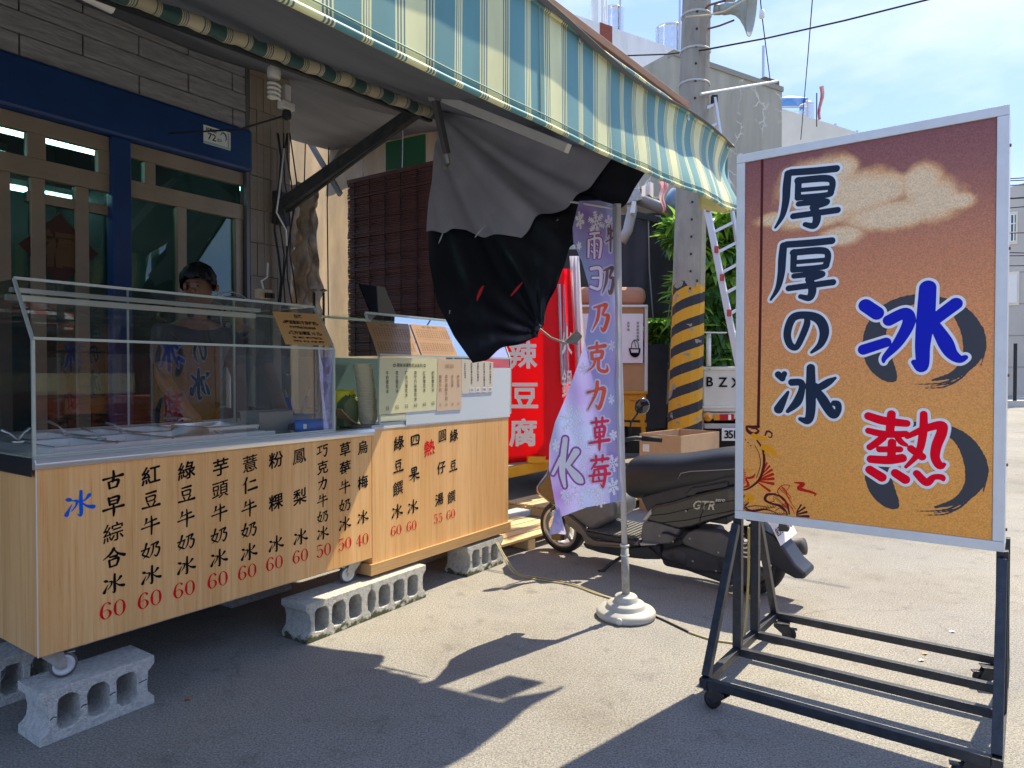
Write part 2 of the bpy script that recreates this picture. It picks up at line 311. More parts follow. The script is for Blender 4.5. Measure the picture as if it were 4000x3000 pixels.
G['四'] = [[(-.36, .28, .10), (-.32, -.28, .10)], [(-.36, .28, .06), (.36, .34, .11), (.32, -.24, .10)], [(-.1, .26, .06), (-.14, .0, .05), (-.22, -.12, .03)], [(.1, .28, .06), (.12, .02, .06), (.22, .0, .06)], [(-.3, -.26, .08), (.32, -.22, .08)]]
G['巧'] = [[(-.46, .26, .07), (-.1, .34, .09)], [(-.26, .28, .07), (-.26, -.1, .07)], [(-.48, -.2, .09), (-.1, -.06, .05)], [(.02, .36, .06), (.4, .42, .10)], [(.14, .38, .07), (.08, .14, .06), (.36, .18, .09), (.32, -.2, .09), (.18, -.4, .09), (.06, -.28, .02)]]
G['乃'] = [[(-.3, .32, .06), (.0, .38, .08), (.26, .40, .11), (.1, .1, .06), (.34, .06, .11), (.28, -.2, .11), (.14, -.42, .11), (.0, -.3, .02)], [(-.06, .34, .09), (-.14, -.06, .09), (-.4, -.44, .02)]]
G['仁'] = [[(-.18, .44, .10), (-.28, .2, .07), (-.44, .04, .02)], [(-.26, .16, .09), (-.26, -.4, .09)], [(.0, .2, .06), (.34, .26, .11)], [(-.1, -.26, .09), (.44, -.16, .12)]]
G['果'] = [[(-.24, .42, .08), (-.2, .1, .08)], [(-.24, .42, .06), (.22, .46, .10), (.18, .14, .08)], [(-.18, .27, .05), (.16, .3, .05)], [(-.18, .12, .06), (.18, .15, .06)], [(-.46, -.06, .08), (.44, .02, .11)], [(0, .42, .07), (0, -.48, .08)], [(-.04, -.06, .07), (-.2, -.26, .05), (-.46, -.36, .02)], [(.04, -.06, .04), (.22, -.24, .08), (.48, -.28, .11)]]
def dig(ch):
    if ch == '0': return [[(0, .46, .03), (-.19, .3, .09), (-.24, 0, .15), (-.19, -.3, .09), (0, -.46, .03)], [(0, .46, .03), (.19, .3, .09), (.24, 0, .15), (.19, -.3, .09), (0, -.46, .03)]]
    if ch == '6': return [[(.2, .36, .13), (.08, .46, .04), (-.14, .32, .09), (-.24, -.1, .16), (-.14, -.38, .09), (.0, -.46, .03)], [(.0, -.46, .03), (.17, -.34, .09), (.23, -.17, .14), (.16, -.02, .09), (.02, .06, .03), (-.14, -.02, .03)]]
    if ch == '5': return [[(-.2, .42, .08), (.05, .44, .1), (.24, .4, .05)], [(-.2, .42, .04), (-.2, .05, .03), (-.02, .14, .04), (.16, .08, .1), (.23, -.12, .15), (.14, -.38, .09), (-.04, -.46, .04), (-.2, -.34, .13)]]
    if ch == '4': return [[(.08, .46, .04), (-.1, .12, .04), (-.26, -.18, .04)], [(-.26, -.2, .06), (.28, -.2, .06)], [(.1, .4, .12), (.1, -.46, .13)], [(-.02, -.46, .03), (.22, -.46, .03)]]
BG = {}
def bold_glyph(ch, grow=.03, rise=0.):
    key = (ch, grow, rise)
    if key in BG: return BG[key]
    src = text_mb(ch, 1.0, 0, rise=rise); V = np.array(src.v)[:, :2]; ed = {}
    for f in src.f:
        for i in range(len(f)):
            e_ = (f[i], f[(i + 1) % len(f)]); kx = (tuple(np.round(V[e_[0]], 5)), tuple(np.round(V[e_[1]], 5))); kk = tuple(sorted(kx)); ed[kk] = ed.get(kk, 0) + 1
    E_ = np.array([k for k, c in ed.items() if c == 1]); res = .016; pad = grow + 2.2 * res
    x0, y0 = V.min(0) - pad; x1, y1 = V.max(0) + pad; nx, ny = int((x1 - x0) / res) + 2, int((y1 - y0) / res) + 2
    X, Y = np.meshgrid(x0 + np.arange(nx) * res + 1e-5, y0 + np.arange(ny) * res + 1.3e-5, indexing='ij'); D = np.full(X.shape, 1e9); ins = np.zeros(X.shape, bool)
    for a, c in E_:
        d = c - a; q = np.clip(((X - a[0]) * d[0] + (Y - a[1]) * d[1]) / max(d @ d, 1e-12), 0, 1); D = np.minimum(D, np.hypot(X - a[0] - q * d[0], Y - a[1] - q * d[1]))
        if a[1] != c[1]: cr_ = ((a[1] > Y) != (c[1] > Y)) & (X < a[0] + (Y - a[1]) * (c[0] - a[0]) / (c[1] - a[1])); ins ^= cr_
    D = np.where(ins, -D, D) - grow; mb = contour(D, x0, y0, res, 10); BG[key] = mb; return mb
GC = {}
def glyph(ch):
    if ch in GC: return GC[ch]
    if ch in G: mb = ink([[(x, y, w_ * 1.25 + .006) for x, y, w_ in s_] for s_ in G[ch]], .018)
    elif ch in '0456' and len(ch) == 1: mb = ink(dig(ch), .018)
    else: mb = bold_glyph(ch, .008 if ch in '鳳頭薏綜圓饌' else .018, .16)
    GC[ch] = mb; return mb
def leaf_panel(): pass

def slab(polys, y0, y1, bev=0.):
    """outline and holes in (x, z), thick from y0 to y1"""
    c = bpy.data.curves.new('s', 'CURVE'); c.dimensions = '2D'; c.fill_mode = 'BOTH'; c.extrude = (y1 - y0) / 2 - bev; c.bevel_depth = bev; c.bevel_resolution = 1 if bev else 0; c.offset = -bev
    for p in polys:
        s = c.splines.new('POLY'); s.points.add(len(p) - 1); s.use_cyclic_u = True
        for i, q in enumerate(p): s.points[i].co = (q[0], q[1], 0, 1)
    o = bpy.data.objects.new('s', c); me = bpy.data.meshes.new_from_object(o); ym = (y0 + y1) / 2
    mb = MB().add([(v.co.x, ym - v.co.z, v.co.y) for v in me.vertices], [tuple(p.vertices) for p in me.polygons])
    bpy.data.objects.remove(o); bpy.data.curves.remove(c); bpy.data.meshes.remove(me); return mb

# ================================================================ GROUND
g = MB()
g.add([(-60, -30, 0), (90, -30, 0), (90, 200, 0), (-60, 200, 0)], [(0, 1, 2, 3)])
struct(g.build('road', asphalt()))
struct(MB().add([(-500, -300, -.02), (500, -300, -.02), (500, 600, -.02), (-500, 600, -.02)], [(0, 1, 2, 3)]).build('ground', mat('far_ground', (.2, .19, .17), .95, col2=(.14, .16, .09), scale=.05)))
# white kerb strip and crossing bars
kerb = mat('kerb_concrete', (.52, .52, .48), .9, col2=(.40, .40, .37), scale=9, bump=.4)
ka, kb = atz(1900, 2055, 0), atz(2330, 1925, 0); kd = (kb - ka)
ks = MB(); ks.bar(ka - kd * .3 + Vector((0, 0, .03)), kb + kd * .5 + Vector((0, 0, .03)), .17, .06); struct(ks.build('kerb', kerb, bevel=.01))
pm = MB()
for v in (1546, 1552, 1558.5, 1566, 1574, 1583):
    a, b_, c, d = atz(3955, v), atz(4060, v), atz(4060, v + 3), atz(3955, v + 3); pm.add([(p.x, p.y, .004) for p in (a, b_, c, d)], [(3, 2, 1, 0)])
struct(pm.build('road_marking', mat('road_paint', (.66, .65, .62), .8)))

# ================================================================ SHOP FRONT (wall of the shop, y = 1.45 in the cart's frame)
WY = 1.45
def wp(u, v, y=WY): p = C.py(u, v, y); return p.x, p.z
shop = thing('shop_building', 'dark grey stone tiled shop front with a blue lintel above its sliding doors', 'shop', C)
mortar = mat('mortar', (.10, .10, .10), .95)
stone = mat('stone_tile', (.34, .34, .35), .75, col2=(.23, .23, .24), scale=7, stretch=(1, 1, 5), bump=.7, bscale=14)
pil_t = mat('pillar_tile', (.27, .23, .18), .6, col2=(.20, .17, .135), scale=5, bump=.2, bscale=20)
navy = mat('navy_paint', (.012, .05, .18), .38, col2=(.010, .04, .15), scale=6)
door_al = mat('door_aluminium', (.33, .27, .20), .45, .15, col2=(.27, .22, .165), scale=5)
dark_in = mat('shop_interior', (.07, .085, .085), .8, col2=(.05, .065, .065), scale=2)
LZ0, LZ1 = 2.68, 2.965           # lintel band
MB().box(-3.2, 2.19, WY + .02, WY + .2, LZ1, 4.6).build('wall', mortar, shop)
MB().box(1.83, 2.17, WY + .02, WY + .22, 0, LZ1).build('wall', mortar, shop)
MB().box(-3.2, -1.2, WY + .02, WY + .2, 0, LZ1).build('wall', mortar, shop)
MB().box(-1.2, 1.87, WY - .03, WY + .12, LZ0, LZ1).build('lintel', navy, shop, bevel=.02)
xa, xb = wp(437, 800)[0], wp(511, 800)[0]
MB().box(xa, xb, WY - .012, WY + .1, .15, LZ0 - .002).build('blue_post', navy, shop, bevel=.006)
# stone tiles above the lintel: one mesh each
tw, th = .62, .118; tm = None
for r in range(8):
    for c_ in range(8):
        x = -2.6 + c_ * tw + (r % 2) * tw / 2; x2 = min(x + tw - .008, 1.86)
        if x2 - x < .1: continue
        z = LZ1 + .004 + r * th
        MB().box(x, x2, WY + .002 - rng.rand() * .009, WY + .03, z, z + th - .007).build('stone_tile', stone, shop, bevel=.003)
# pillar tiles right of the doors, running up beside the stone
pz0, ph, pw = .15, .225, .052
pt_mesh = {}
for r in range(17):
    for c_ in range(6):
        x = 1.862 + c_ * (pw + .003); z = pz0 + r * (ph + .004); k = (r * 5 + c_ * 3) % 4
        if k not in pt_mesh: pt_mesh[k] = MB().box(0, pw, WY - .006 - k * .002, WY + .03, 0, ph).mesh('pillar_tile', pil_t)
        o = bpy.data.objects.new('pillar_tile', pt_mesh[k]); COL.objects.link(o); o.parent = shop; o.location = (x, 0, z)
MB().box(1.832, 1.856, WY - .01, WY + .06, .15, 4).build('corner_trim', mat('corner_metal', (.16, .16, .17), .5, .5), shop)
# doors: aluminium members traced on the wall, panes between them
def member(u0, v0, u1, v1, dep=.05, name='door_frame', m=door_al, off=0.):
    (x0, z0), (x1, z1) = wp(u0, v0), wp(u1, v1); MB().box(min(x0, x1), max(x0, x1), WY + .02 + off, WY + .02 + dep + off, min(z0, z1), max(z0, z1)).build(name, m, shop, bevel=.003)
def mz(x0, x1, z0, z1, off=0., name='door_frame', m=door_al): MB().box(x0, x1, WY + .02 + off, WY + .07 + off, z0, z1).build(name, m, shop, bevel=.003)
zz = lambda u, v: wp(u, v)[1]; xx = lambda u: wp(u, 700)[0]
zt0, zt1 = zz(250, 600), zz(250, 655)    # transom bar
T0 = zz(200, 628); T1 = T0 - .10; H1 = LZ0 - .004; H0 = H1 - .085
L_end, R_end = xa - .002, 1.828
for x0, x1 in ((-1.2, L_end), (xb + .002, R_end)):
    mz(x0, x1, H0, H1); mz(x0, x1, T1, T0)
for u0, u1 in ((115, 188), (392, 436)): mz(xx(u0), xx(u1), T0 + .001, H0 - .001)
for u0, u1 in ((0, 50), (130, 186), (305, 356)): mz(xx(u0), xx(u1), .15, T1 - .001, off=.01)
mz(xx(575), xx(615), T0 + .001, H0 - .001)
mz(xx(700), xx(735), .15, T1 - .001); mz(-1.15, -1.1, .15, T1 - .001); mz(-.4, -.32, .15, T1 - .001)
mz(1.77, R_end - .003, .15, T1 - .001, off=.002); mz(xx(120), xx(436), T1 - .13, T1 - .075, off=.02)
bz = T1 - 1.0
for x0, x1 in ((-1.2, L_end), (xb + .002, R_end)): mz(x0 + .01, x1 - .01, .15, .45, off=.004)
for x0, x1 in ((-1.2, L_end), (xb + .002, R_end)): MB().box(x0 + .003, x1 - .003, WY + .052, WY + .056, .15, H0 + .02).build('pane', dglass, shop)
# room behind the doors with a strip light
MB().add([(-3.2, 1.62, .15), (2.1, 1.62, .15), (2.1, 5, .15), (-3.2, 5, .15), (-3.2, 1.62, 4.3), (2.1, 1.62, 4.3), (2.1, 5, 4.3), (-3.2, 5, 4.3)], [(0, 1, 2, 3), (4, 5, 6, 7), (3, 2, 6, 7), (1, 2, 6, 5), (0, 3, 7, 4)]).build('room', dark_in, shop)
tube_em = mat('strip_light', (.8, .9, .88), .5, emit=(.6, 1, .95), es=4.5)
for i, (x, y, z) in enumerate([tuple(C.py(u_, v_, y_)) for u_, v_, y_ in ((50, 505, 3.0), (-420, 500, 3.0), (175, 748, 4.4))]):
    t = thing('strip_light', ('strip light burning in the shop, nearer of two seen through the left transom', 'strip light far left inside the shop ceiling', 'strip light deepest inside the dark shop')[i], 'light', C, (x, y, z), group='strip lights inside the shop')
    MB().box(-.6, .6, -.05, .05, 0, .05).build('housing', white_p, t); MB().tube([(-.58, 0, -.025), (.58, 0, -.025)], .018).build('tube', tube_em, t)
# diamond paper on the door glass
dp = thing('door_charm', 'dark diamond shaped paper charm hanging on the door glass', 'decoration', C, (xx(245), WY + .045, zz(245, 970)))
q = .20; MB().prism([(-q, 0), (0, -q), (q, 0), (0, q)], 0, .004).build('paper', mat('charm_red', (.05, .014, .012), .5), dp)
mb = MB(); put2d(mb, text_mb('福', .2, .01), lambda x, y: (x, -.002, y)); mb.build('lettering', mat('gold_ink', (.12, .07, .03), .5, .3), dp)
# number plate of the house
pl0, pl1 = C.py(793, 480, WY - .034), C.py(902, 600, WY - .034)
hp = thing('house_number_plate', 'white house number plate reading 72 on the blue lintel', 'sign', C, ((pl0.x + pl1.x) / 2, WY - .034, (pl0.z + pl1.z) / 2 + .005))
hw, hh = .095, .058
MB().box(-hw, hw, -.003, .003, -hh, hh).build('plate', mat('plate_white', (.75, .82, .78), .4), hp)
MB().box(-hw + .001, hw - .001, -.0045, -.003, -hh + .001, -hh + .014).build('stripe', mat('plate_teal', (.35, .55, .52), .4), hp)
mb = MB()
for s_, z_, x, y in (('共和街', .026, -.045, .035), ('72', .062, -.04, -.008), ('之3', .022, .012, -.014)): put2d(mb, text_mb(s_, z_, .0006), lambda a, c, x=x, y=y: (a + x, -.0048, c + y))
for i, ch in enumerate('東港鎮新勝里'): put2d(mb, text_mb(ch, .014), lambda a, c, i=i: (a + .078, -.0048, c + .042 - i * .0155))
mb.build('lettering', black_ink, hp)
mb = ink([[(.02, .02, .003), (.035, .04, .008), (.055, .035, .012), (.062, .01, .008), (.055, -.01, .002)], [(.04, .04, .006), (.045, .05, .002)]], .0012); m2 = MB(); put2d(m2, mb, lambda a, c: (a, -.0049, c)); m2.build('fish_emblem', mat('emblem_blue', (.04, .12, .2), .4), hp)
# step in front of the doors
struct(MB().box(-3.2, 2.3, .97, 1.62, 0, .15).build('doorstep', mat('step_concrete', (.25, .24, .22), .9, col2=(.19, .18, .17), scale=4, bump=.3))).location = C.w(0, 0, 0)
bpy.data.objects['doorstep'].rotation_euler = (0, 0, C.a)
# eave slab and lighter soffit panels above
eave = mat('eave_green_paint', (.02, .07, .06), .7); soff = mat('soffit', (.28, .28, .29), .8, col2=(.22, .22, .23), scale=2)
ev = thing('eave_beams', 'dark green steel eave beams with pale soffit panels over the shop front', 'beam', C)
def zline(u0, v0, u1, v1, y): a, c = C.py(u0, v0, y), C.py(u1, v1, y); return a, c
MB().box(-2.5, 2.6, 1.30, 1.40, 3.46, 3.62).build('beam', eave, ev); MB().box(-2.5, 2.6, .92, 1.0, 3.40, 3.52).build('beam', eave, ev)
for x in (.2, 1.3, 2.4): MB().box(x, x + .06, 1.0, 1.3, 3.47, 3.53).build('beam', eave, ev)
for x in (-.95, .27, 1.37): MB().box(x, x + 1.0, 1.002, 1.298, 3.53, 3.54).build('soffit_panel', soff, ev)
# ================================================================ AWNING
def vb(x): return 2.078 + .0401 * x
def vt(x): return 2.449 + .0405 * x
XE = 2.815; AY = -1.55
def stripe_mat(name, per=.338, ph=.434, ax=0, cols=((.045, .175, .18), (.62, .66, .36), (.03, .09, .10)), trans=.25, rough=.55, nb=0):
    m = mat(name, cols[0], rough, trans=0); n, L = N(m); b = n['Principled BSDF']; b.inputs['Sheen Weight'].default_value = .2
    t = n.new('ShaderNodeTexCoord'); sx = n.new('ShaderNodeSeparateXYZ'); L(t.outputs['Object'], sx.inputs[0])
    a = n.new('ShaderNodeMath'); a.operation = 'MULTIPLY_ADD'; a.inputs[1].default_value = 1 / per; a.inputs[2].default_value = -ph / per + 10.05; L(sx.outputs[ax], a.inputs[0])
    f = n.new('ShaderNodeMath'); f.operation = 'FRACT'; L(a.outputs[0], f.inputs[0])
    r = n.new('ShaderNodeValToRGB'); r.color_ramp.interpolation = 'CONSTANT'; el = r.color_ramp.elements
    T, Y, D = cols; st = []
    p = .05 * per - .016                                   # quad of thin lines
    for k in range(4): st += [(p + k * .0085, Y), (p + k * .0085 + .0055, D if k < 3 else T)]
    for o_ in (.112, .222):
        for k in range(3): st += [(o_ + k * .011, Y if o_ < .2 else D), (o_ + k * .011 + .006, D if o_ < .2 else Y)]
        if o_ < .2: st += [(o_ + .034, Y)]
        else: st += [(o_ + .034, T)]
    st = [(0, T)] + [(a_ / per, c_) for a_, c_ in st]
    el[0].position = 0; el[0].color = (*T, 1); el.remove(el[1])
    for a_, c_ in sorted(st[1:], key=lambda q: q[0]): e_ = el.new(min(a_, .999)); e_.color = (*c_, 1)
    L(f.outputs[0], r.inputs[0])
    z = n.new('ShaderNodeTexNoise'); z.inputs['Scale'].default_value = 5; z.inputs['Detail'].default_value = 6; mp_ = n.new('ShaderNodeMapping'); mp_.inputs['Scale'].default_value = (1, 1, .5); L(t.outputs['Object'], mp_.inputs[0]); L(mp_.outputs[0], z.inputs[0])
    rr = n.new('ShaderNodeValToRGB'); rr.color_ramp.elements[0].position = .35; rr.color_ramp.elements[0].color = (.8, .79, .76, 1); rr.color_ramp.elements[1].position = .6; rr.color_ramp.elements[1].color = (1.05, 1.05, 1.05, 1); L(z.outputs[0], rr.inputs[0])
    mu = n.new('ShaderNodeMix'); mu.data_type = 'RGBA'; mu.blend_type = 'MULTIPLY'; mu.inputs[0].default_value = .8; L(r.outputs[0], mu.inputs[6]); L(rr.outputs[0], mu.inputs[7]); L(mu.outputs[2], b.inputs['Base Color'])
    wv = n.new('ShaderNodeTexNoise'); wv.inputs['Scale'].default_value = 400; L(t.outputs['Object'], wv.inputs[0]); bp = n.new('ShaderNodeBump'); bp.inputs['Strength'].default_value = .15; bp.inputs['Distance'].default_value = .001; L(wv.outputs[0], bp.inputs['Height']); L(bp.outputs[0], b.inputs['Normal'])
    tr = n.new('ShaderNodeBsdfTranslucent'); L(mu.outputs[2], tr.inputs[0]); ms = n.new('ShaderNodeMixShader'); ms.inputs[0].default_value = trans
    L(b.outputs[0], ms.inputs[1]); L(tr.outputs[0], ms.inputs[2]); L(ms.outputs[0], n['Material Output'].inputs[0]); return m
aw_m = stripe_mat('awning_stripes', cols=((.11, .34, .34), (.86, .88, .46), (.09, .20, .20)), trans=.15)
awn = thing('striped_awning', 'large green and cream striped awning sheltering the ice carts', 'awning', C)
def val(u_, v_):
    x = -2.2 + (XE + 2.2) * u_; zb, zt_ = vb(x), vt(x); z = zt_ + (zb - zt_) * v_
    far = max(0, (x - 1.2) / 1.7)
    y = AY + .004 * math.sin(x * 5) * v_ + far * (.042 * math.sin(v_ * math.pi * 1.35 + .2) - .028) + .003 * math.sin(x * 23 + v_ * 5) * (.2 + far) + .012 * math.sin((x + v_ * .25) * 9.5) * (.1 + far) * v_
    return (x + far * .05 * math.sin(v_ * math.pi) ** 1.0 * -1, y, z)
MB().grid(val, 150, 16).build('valance', aw_m, awn, smooth=True, solid=.003)
def hem(a, v_): p = Vector(val(a, v_)); return (p.x, p.y - .004, p.z)
MB().tube([Vector(val(i / 120, 1.0)) for i in range(121)], .009, 8).build('valance_hem', aw_m, awn, smooth=True)
MB().tube([Vector(val(i / 120, .0)) for i in range(121)], .008, 8).build('valance_hem', aw_m, awn, smooth=True)
MB().tube([Vector(val(i / 120, .93)) + Vector((0, -.004, 0)) for i in range(121)], .002, 5).build('seam', mat('seam_thread', (.10, .24, .24), .6), awn)
xs = C.py(2105, 300, AY).x
MB().tube([Vector(val((xs + 2.2) / (XE + 2.2), k / 12)) + Vector((0, -.003, 0)) for k in range(13)], .0022, 5).build('seam', mat('seam_cream', (.45, .42, .22), .6), awn)
gm = MB().lathe([(.006, 0), (.013, 0), (.014, .002), (.013, .004), (.006, .004), (.006, 0)], axis=(0, -1, 0), k=14).mesh('grommet', steel_d)
for u in (1750, 2262, 2497, 2680, 2835):
    x = C.py(u, 400, AY).x; p = Vector(val((x + 2.2) / (XE + 2.2), .06)); o = bpy.data.objects.new('grommet', gm); COL.objects.link(o); o.parent = awn; o.location = (p.x, p.y - .006, p.z)
# end flap turning the corner
MB().grid(lambda a, c: (XE + .004 * math.sin(c * 5), AY + .012 + a * .16, (vt(XE) + (vb(XE) - vt(XE)) * c) + .05 * a), 6, 10).build('end_flap', aw_m, awn, solid=.003, smooth=True)
roof_m = mat('roof_fabric', (.22, .23, .25), .8, col2=(.17, .18, .20), scale=1.5, trans=.30, bump=.3, bscale=5, stretch=(.4, 3, 1))
def roofz(x, y): return vt(x) - .015 + (y - AY) * .305
MB().grid(lambda a, c: (-2.2 + (XE + 2.2 - .02) * a, AY - .036 + c * 3.06, roofz(-2.2 + (XE + 2.2) * a, AY + c * 2.93) - .035 * math.sin(c * math.pi * 3) ** 2 - .02 * math.sin(a * 19)), 50, 24).build('roof_fabric', roof_m, awn, smooth=True, solid=.003)
so_ = thing('added_sun_block', 'dark cloth added over the gap beside the shop to keep sun off the wall', 'canopy', C)  # added cloth, blocks sun leaking onto the wall top and hides a sky gap
MB().grid(lambda a, c: (2.2 + 1.7 * a, .25 + 2.4 * c, 3.42 + .12 * c - .05 * math.sin(a * math.pi)), 12, 12).build('cloth', roof_m, so_, smooth=True, solid=.004)
brown = mat('beam_brown', (.24, .115, .055), .7, col2=(.17, .08, .04), scale=8, stretch=(1, 8, 8))
bm_ = thing('roof_beam', 'brown painted steel beam running above the striped awning', 'beam', C)
ba_, bb_ = C.py(2090, -22, AY + .22), C.py(2680, 418, AY + .22); bd_ = (bb_ - ba_); MB().bar(ba_ - bd_ * 2.0, bb_, .04, .038).build('beam', brown, bm_, bevel=.003)
for x in (.45, .80, 1.15, 1.45, 1.75, 2.0):
    z = ba_.z + bd_.z * (x - ba_.x) / bd_.x; MB().bar((x, AY + .24, z + .01), (x + .02, AY + .24, roofz(x, AY + .24) - .01), .03, .03).build('bracket', rust, bm_)
# rolled up second awning
roll_m = stripe_mat('rolled_stripes', per=.225, ph=.6, cols=((.02, .075, .075), (.50, .44, .30), (.04, .10, .11)), trans=0)
ra, rb = C.py(480, -20, .3), C.py(1700, 448, .3); rr_ = .036; rdir = (rb - ra)
roll = thing('rolled_awning', 'rolled up green and cream striped awning tube under the dark roof', 'awning', C)
pts = [ra + rdir * (k / 60) for k in range(-20, 61)]
MB().tube([p + Vector((0, .004 * math.sin(i * 1.3), .004 * math.sin(i * .9))) for i, p in enumerate(pts)], [rr_ + .003 * math.sin(i * 1.7) for i in range(81)], 14).build('fabric_roll', roll_m, roll, smooth=True)
MB().bar(pts[0] + Vector((0, .04, -.03)), pts[-1] + Vector((0, .04, -.03)), .03, .02).build('front_rail', mat('dark_rail', (.05, .055, .06), .5, .5), roll)
MB().tube([C.py(440, 10, .45) + Vector((0, 0, -.02)), C.py(300, -40, .45)], .03).build('rail_end', white_p, roll)
# dark frame members: diagonal arm, rafters
frame_m = mat('dark_steel', (.022, .028, .036), .6, col2=(.05, .05, .05), scale=18)
arm = thing('support_arm', 'dark steel diagonal arm bracing the awning from the tiled pillar', 'bracket', C)
MB().bar(C.py(1105, 800, 1.36), C.py(1640, 425, .32), .05, .085).build('arm', frame_m, arm, bevel=.006)
MB().bar(C.py(1120, 830, 1.37), C.py(1560, 500, .45), .02, .02).build('stay', frame_m, arm)
pq = C.py(1105, 800, 1.40); MB().box(pq.x - .06, pq.x + .06, 1.395, 1.443, pq.z - .14, pq.z + .09).build('wall_plate', frame_m, arm, bevel=.003)
br = thing('folding_arm', 'grey folding arm bracket with pale rail hanging at the tarp corner', 'bracket', C)
c0 = C.py(1690, 330, .1)
MB().bar(C.py(1688, 318, .1), C.py(1700, 395, .1), .05, .075).build('joint', zinc, br, bevel=.006)
MB().bar(C.py(1700, 390, .1), C.py(1745, 600, .1), .035, .045).build('arm', mat('arm_grey', (.12, .12, .125), .6, .3), br, bevel=.004)
MB().bar(C.py(1735, 385, .0), C.py(2220, 580, -.9), .04, .05).build('pale_rail', alu, br, bevel=.004)
MB().tube([C.py(1745, 600, .1), C.py(1752, 640, .1), C.py(1738, 655, .1)], .012).build('hook', zinc, br)
# side sheet of beige plastic, closing the far side
sheet_m = mat('beige_plastic_sheet', (.50, .38, .25), .45, col2=(.34, .27, .19), scale=2.2, stretch=(1, 2.2, .8), trans=.55, bump=.5, bscale=6, fac=(.4, .7))
def psheet(a, c):
    y = 1.2 + a * 2.1; return (3.62 + .035 * math.sin(y * 11 + c * 1.5) + .02 * math.sin(y * 5), y, 3.95 - c * 3.9)
sd_ = thing('plastic_side_sheet', 'beige translucent plastic sheet hung on struts beside the shop', 'sheet', C)
MB().grid(psheet, 60, 30).build('sheet', sheet_m, sd_, smooth=True)
MB().bar(C.px(1160, 470, 3.55), C.px(1330, 760, 3.55), .03, .05).build('strut', mat('strut_grey', (.2, .2, .2), .6, .4), sd_); MB().bar(C.px(1440, 420, 3.55), C.px(1300, 640, 3.55), .03, .035).build('strut', MATS['strut_grey'], sd_)
MB().bar(C.px(1140, 430, 3.5), C.px(1640, 440, 3.5), .04, .09).build('header_rail', MATS['strut_grey'], sd_)
for u in (1288, 1196): MB().tube([C.px(u, 450, 3.52), C.px(u - 10, 800, 3.52), C.px(u - 5, 1240, 3.52)], .006, 6).build('cord', rubber, sd_)
gs = C.px(1503, 560, 3.5); gz = C.px(1665, 600, 3.5)
gp = thing('green_board', 'green rectangular board hung on the beige sheet above the blind', 'board', C)
pts = [C.px(u, v, 3.5) for u, v in ((1506, 556), (1660, 522), (1662, 640), (1506, 668))]
MB().add(pts + [p + Vector((.012, 0, 0)) for p in pts], [(0, 1, 2, 3), (7, 6, 5, 4), (0, 4, 5, 1), (1, 5, 6, 2), (2, 6, 7, 3), (3, 7, 4, 0)]).build('board', mat('board_green', (.015, .13, .055), .5), gp, bevel=.004)
# crumpled clear plastic at the pillar
cp_m = mat('crumpled_plastic', (.62, .56, .48), .2, col2=(.28, .24, .20), scale=6, stretch=(1, 2, .7), bump=1, bscale=9, trans=.4)
def crum(a, c):
    p0 = C.px(1085 + 160 * a, 720 + 560 * c, 2.5); r = .020 * math.sin(a * 17 + c * 4) + .015 * math.sin(a * 9 - c * 11) + .012 * math.sin(c * 31 + a * 5) + .010 * math.sin(a * 41 + c * 13) + .008 * math.sin(a * 29 - c * 37); return (p0.x + r * 2, p0.y + r, p0.z)
single(MB().grid(crum, 40, 50), 'plastic_wrap', cp_m, 'crumpled dusty clear plastic bundled beside the tiled pillar', 'plastic sheet', C, smooth=True)
# bamboo blind (slats one by one)
BX = 3.12; bt0, bt1 = C.px(1360, 722, BX), C.px(1705, 636, BX)
blind = thing('bamboo_blind', 'dark brown bamboo roller blind hanging behind the second cart', 'blind', C)
bl_m = mat('bamboo_dark', (.17, .07, .07), .5, col2=(.11, .045, .05), scale=9, bump=.2)
y1_, y0_ = bt0.y, bt1.y - .25
nsl = 100; zT, zB = bt0.z, 1.45; st_ = (zT - zB) / nsl
slm = MB().tube([(0, y0_, 0), (0, y1_, 0)], st_ * .50, 6).mesh('slat', bl_m)
for k in range(nsl):
    o = bpy.data.objects.new('slat', slm); COL.objects.link(o); o.parent = blind; o.location = (BX + .003 * math.sin(k * .6), rng.randn() * .0012, zT - (k + .5) * st_); o.rotation_euler = (rng.randn() * .0008, 0, rng.randn() * .001)
MB().box(BX + .010, BX + .012, y0_ + .01, y1_ - .01, zB, zT).build('light_stop', mat('blind_light_stop', (.05, .025, .025), .8), blind)  # dark backing added to stop light passing between the slats
MB().box(BX - .015, BX + .015, y0_, y1_, zT, zT + .035).build('head_rail', bl_m, blind)
for k in range(7): y = y0_ + (y1_ - y0_) * (k + .5) / 7; MB().tube([(BX - .008, y, zT), (BX - .008, y, zB)], .003, 5).build('cord', rubber, blind)
for u, v in ((1418, 590), (1570, 450)):
    a = C.px(u, v, BX); MB().tube([a, (BX, a.y - .01, a.z - .1), (BX, a.y, zT + .03)], .005, 6).build('hook', zinc, blind)
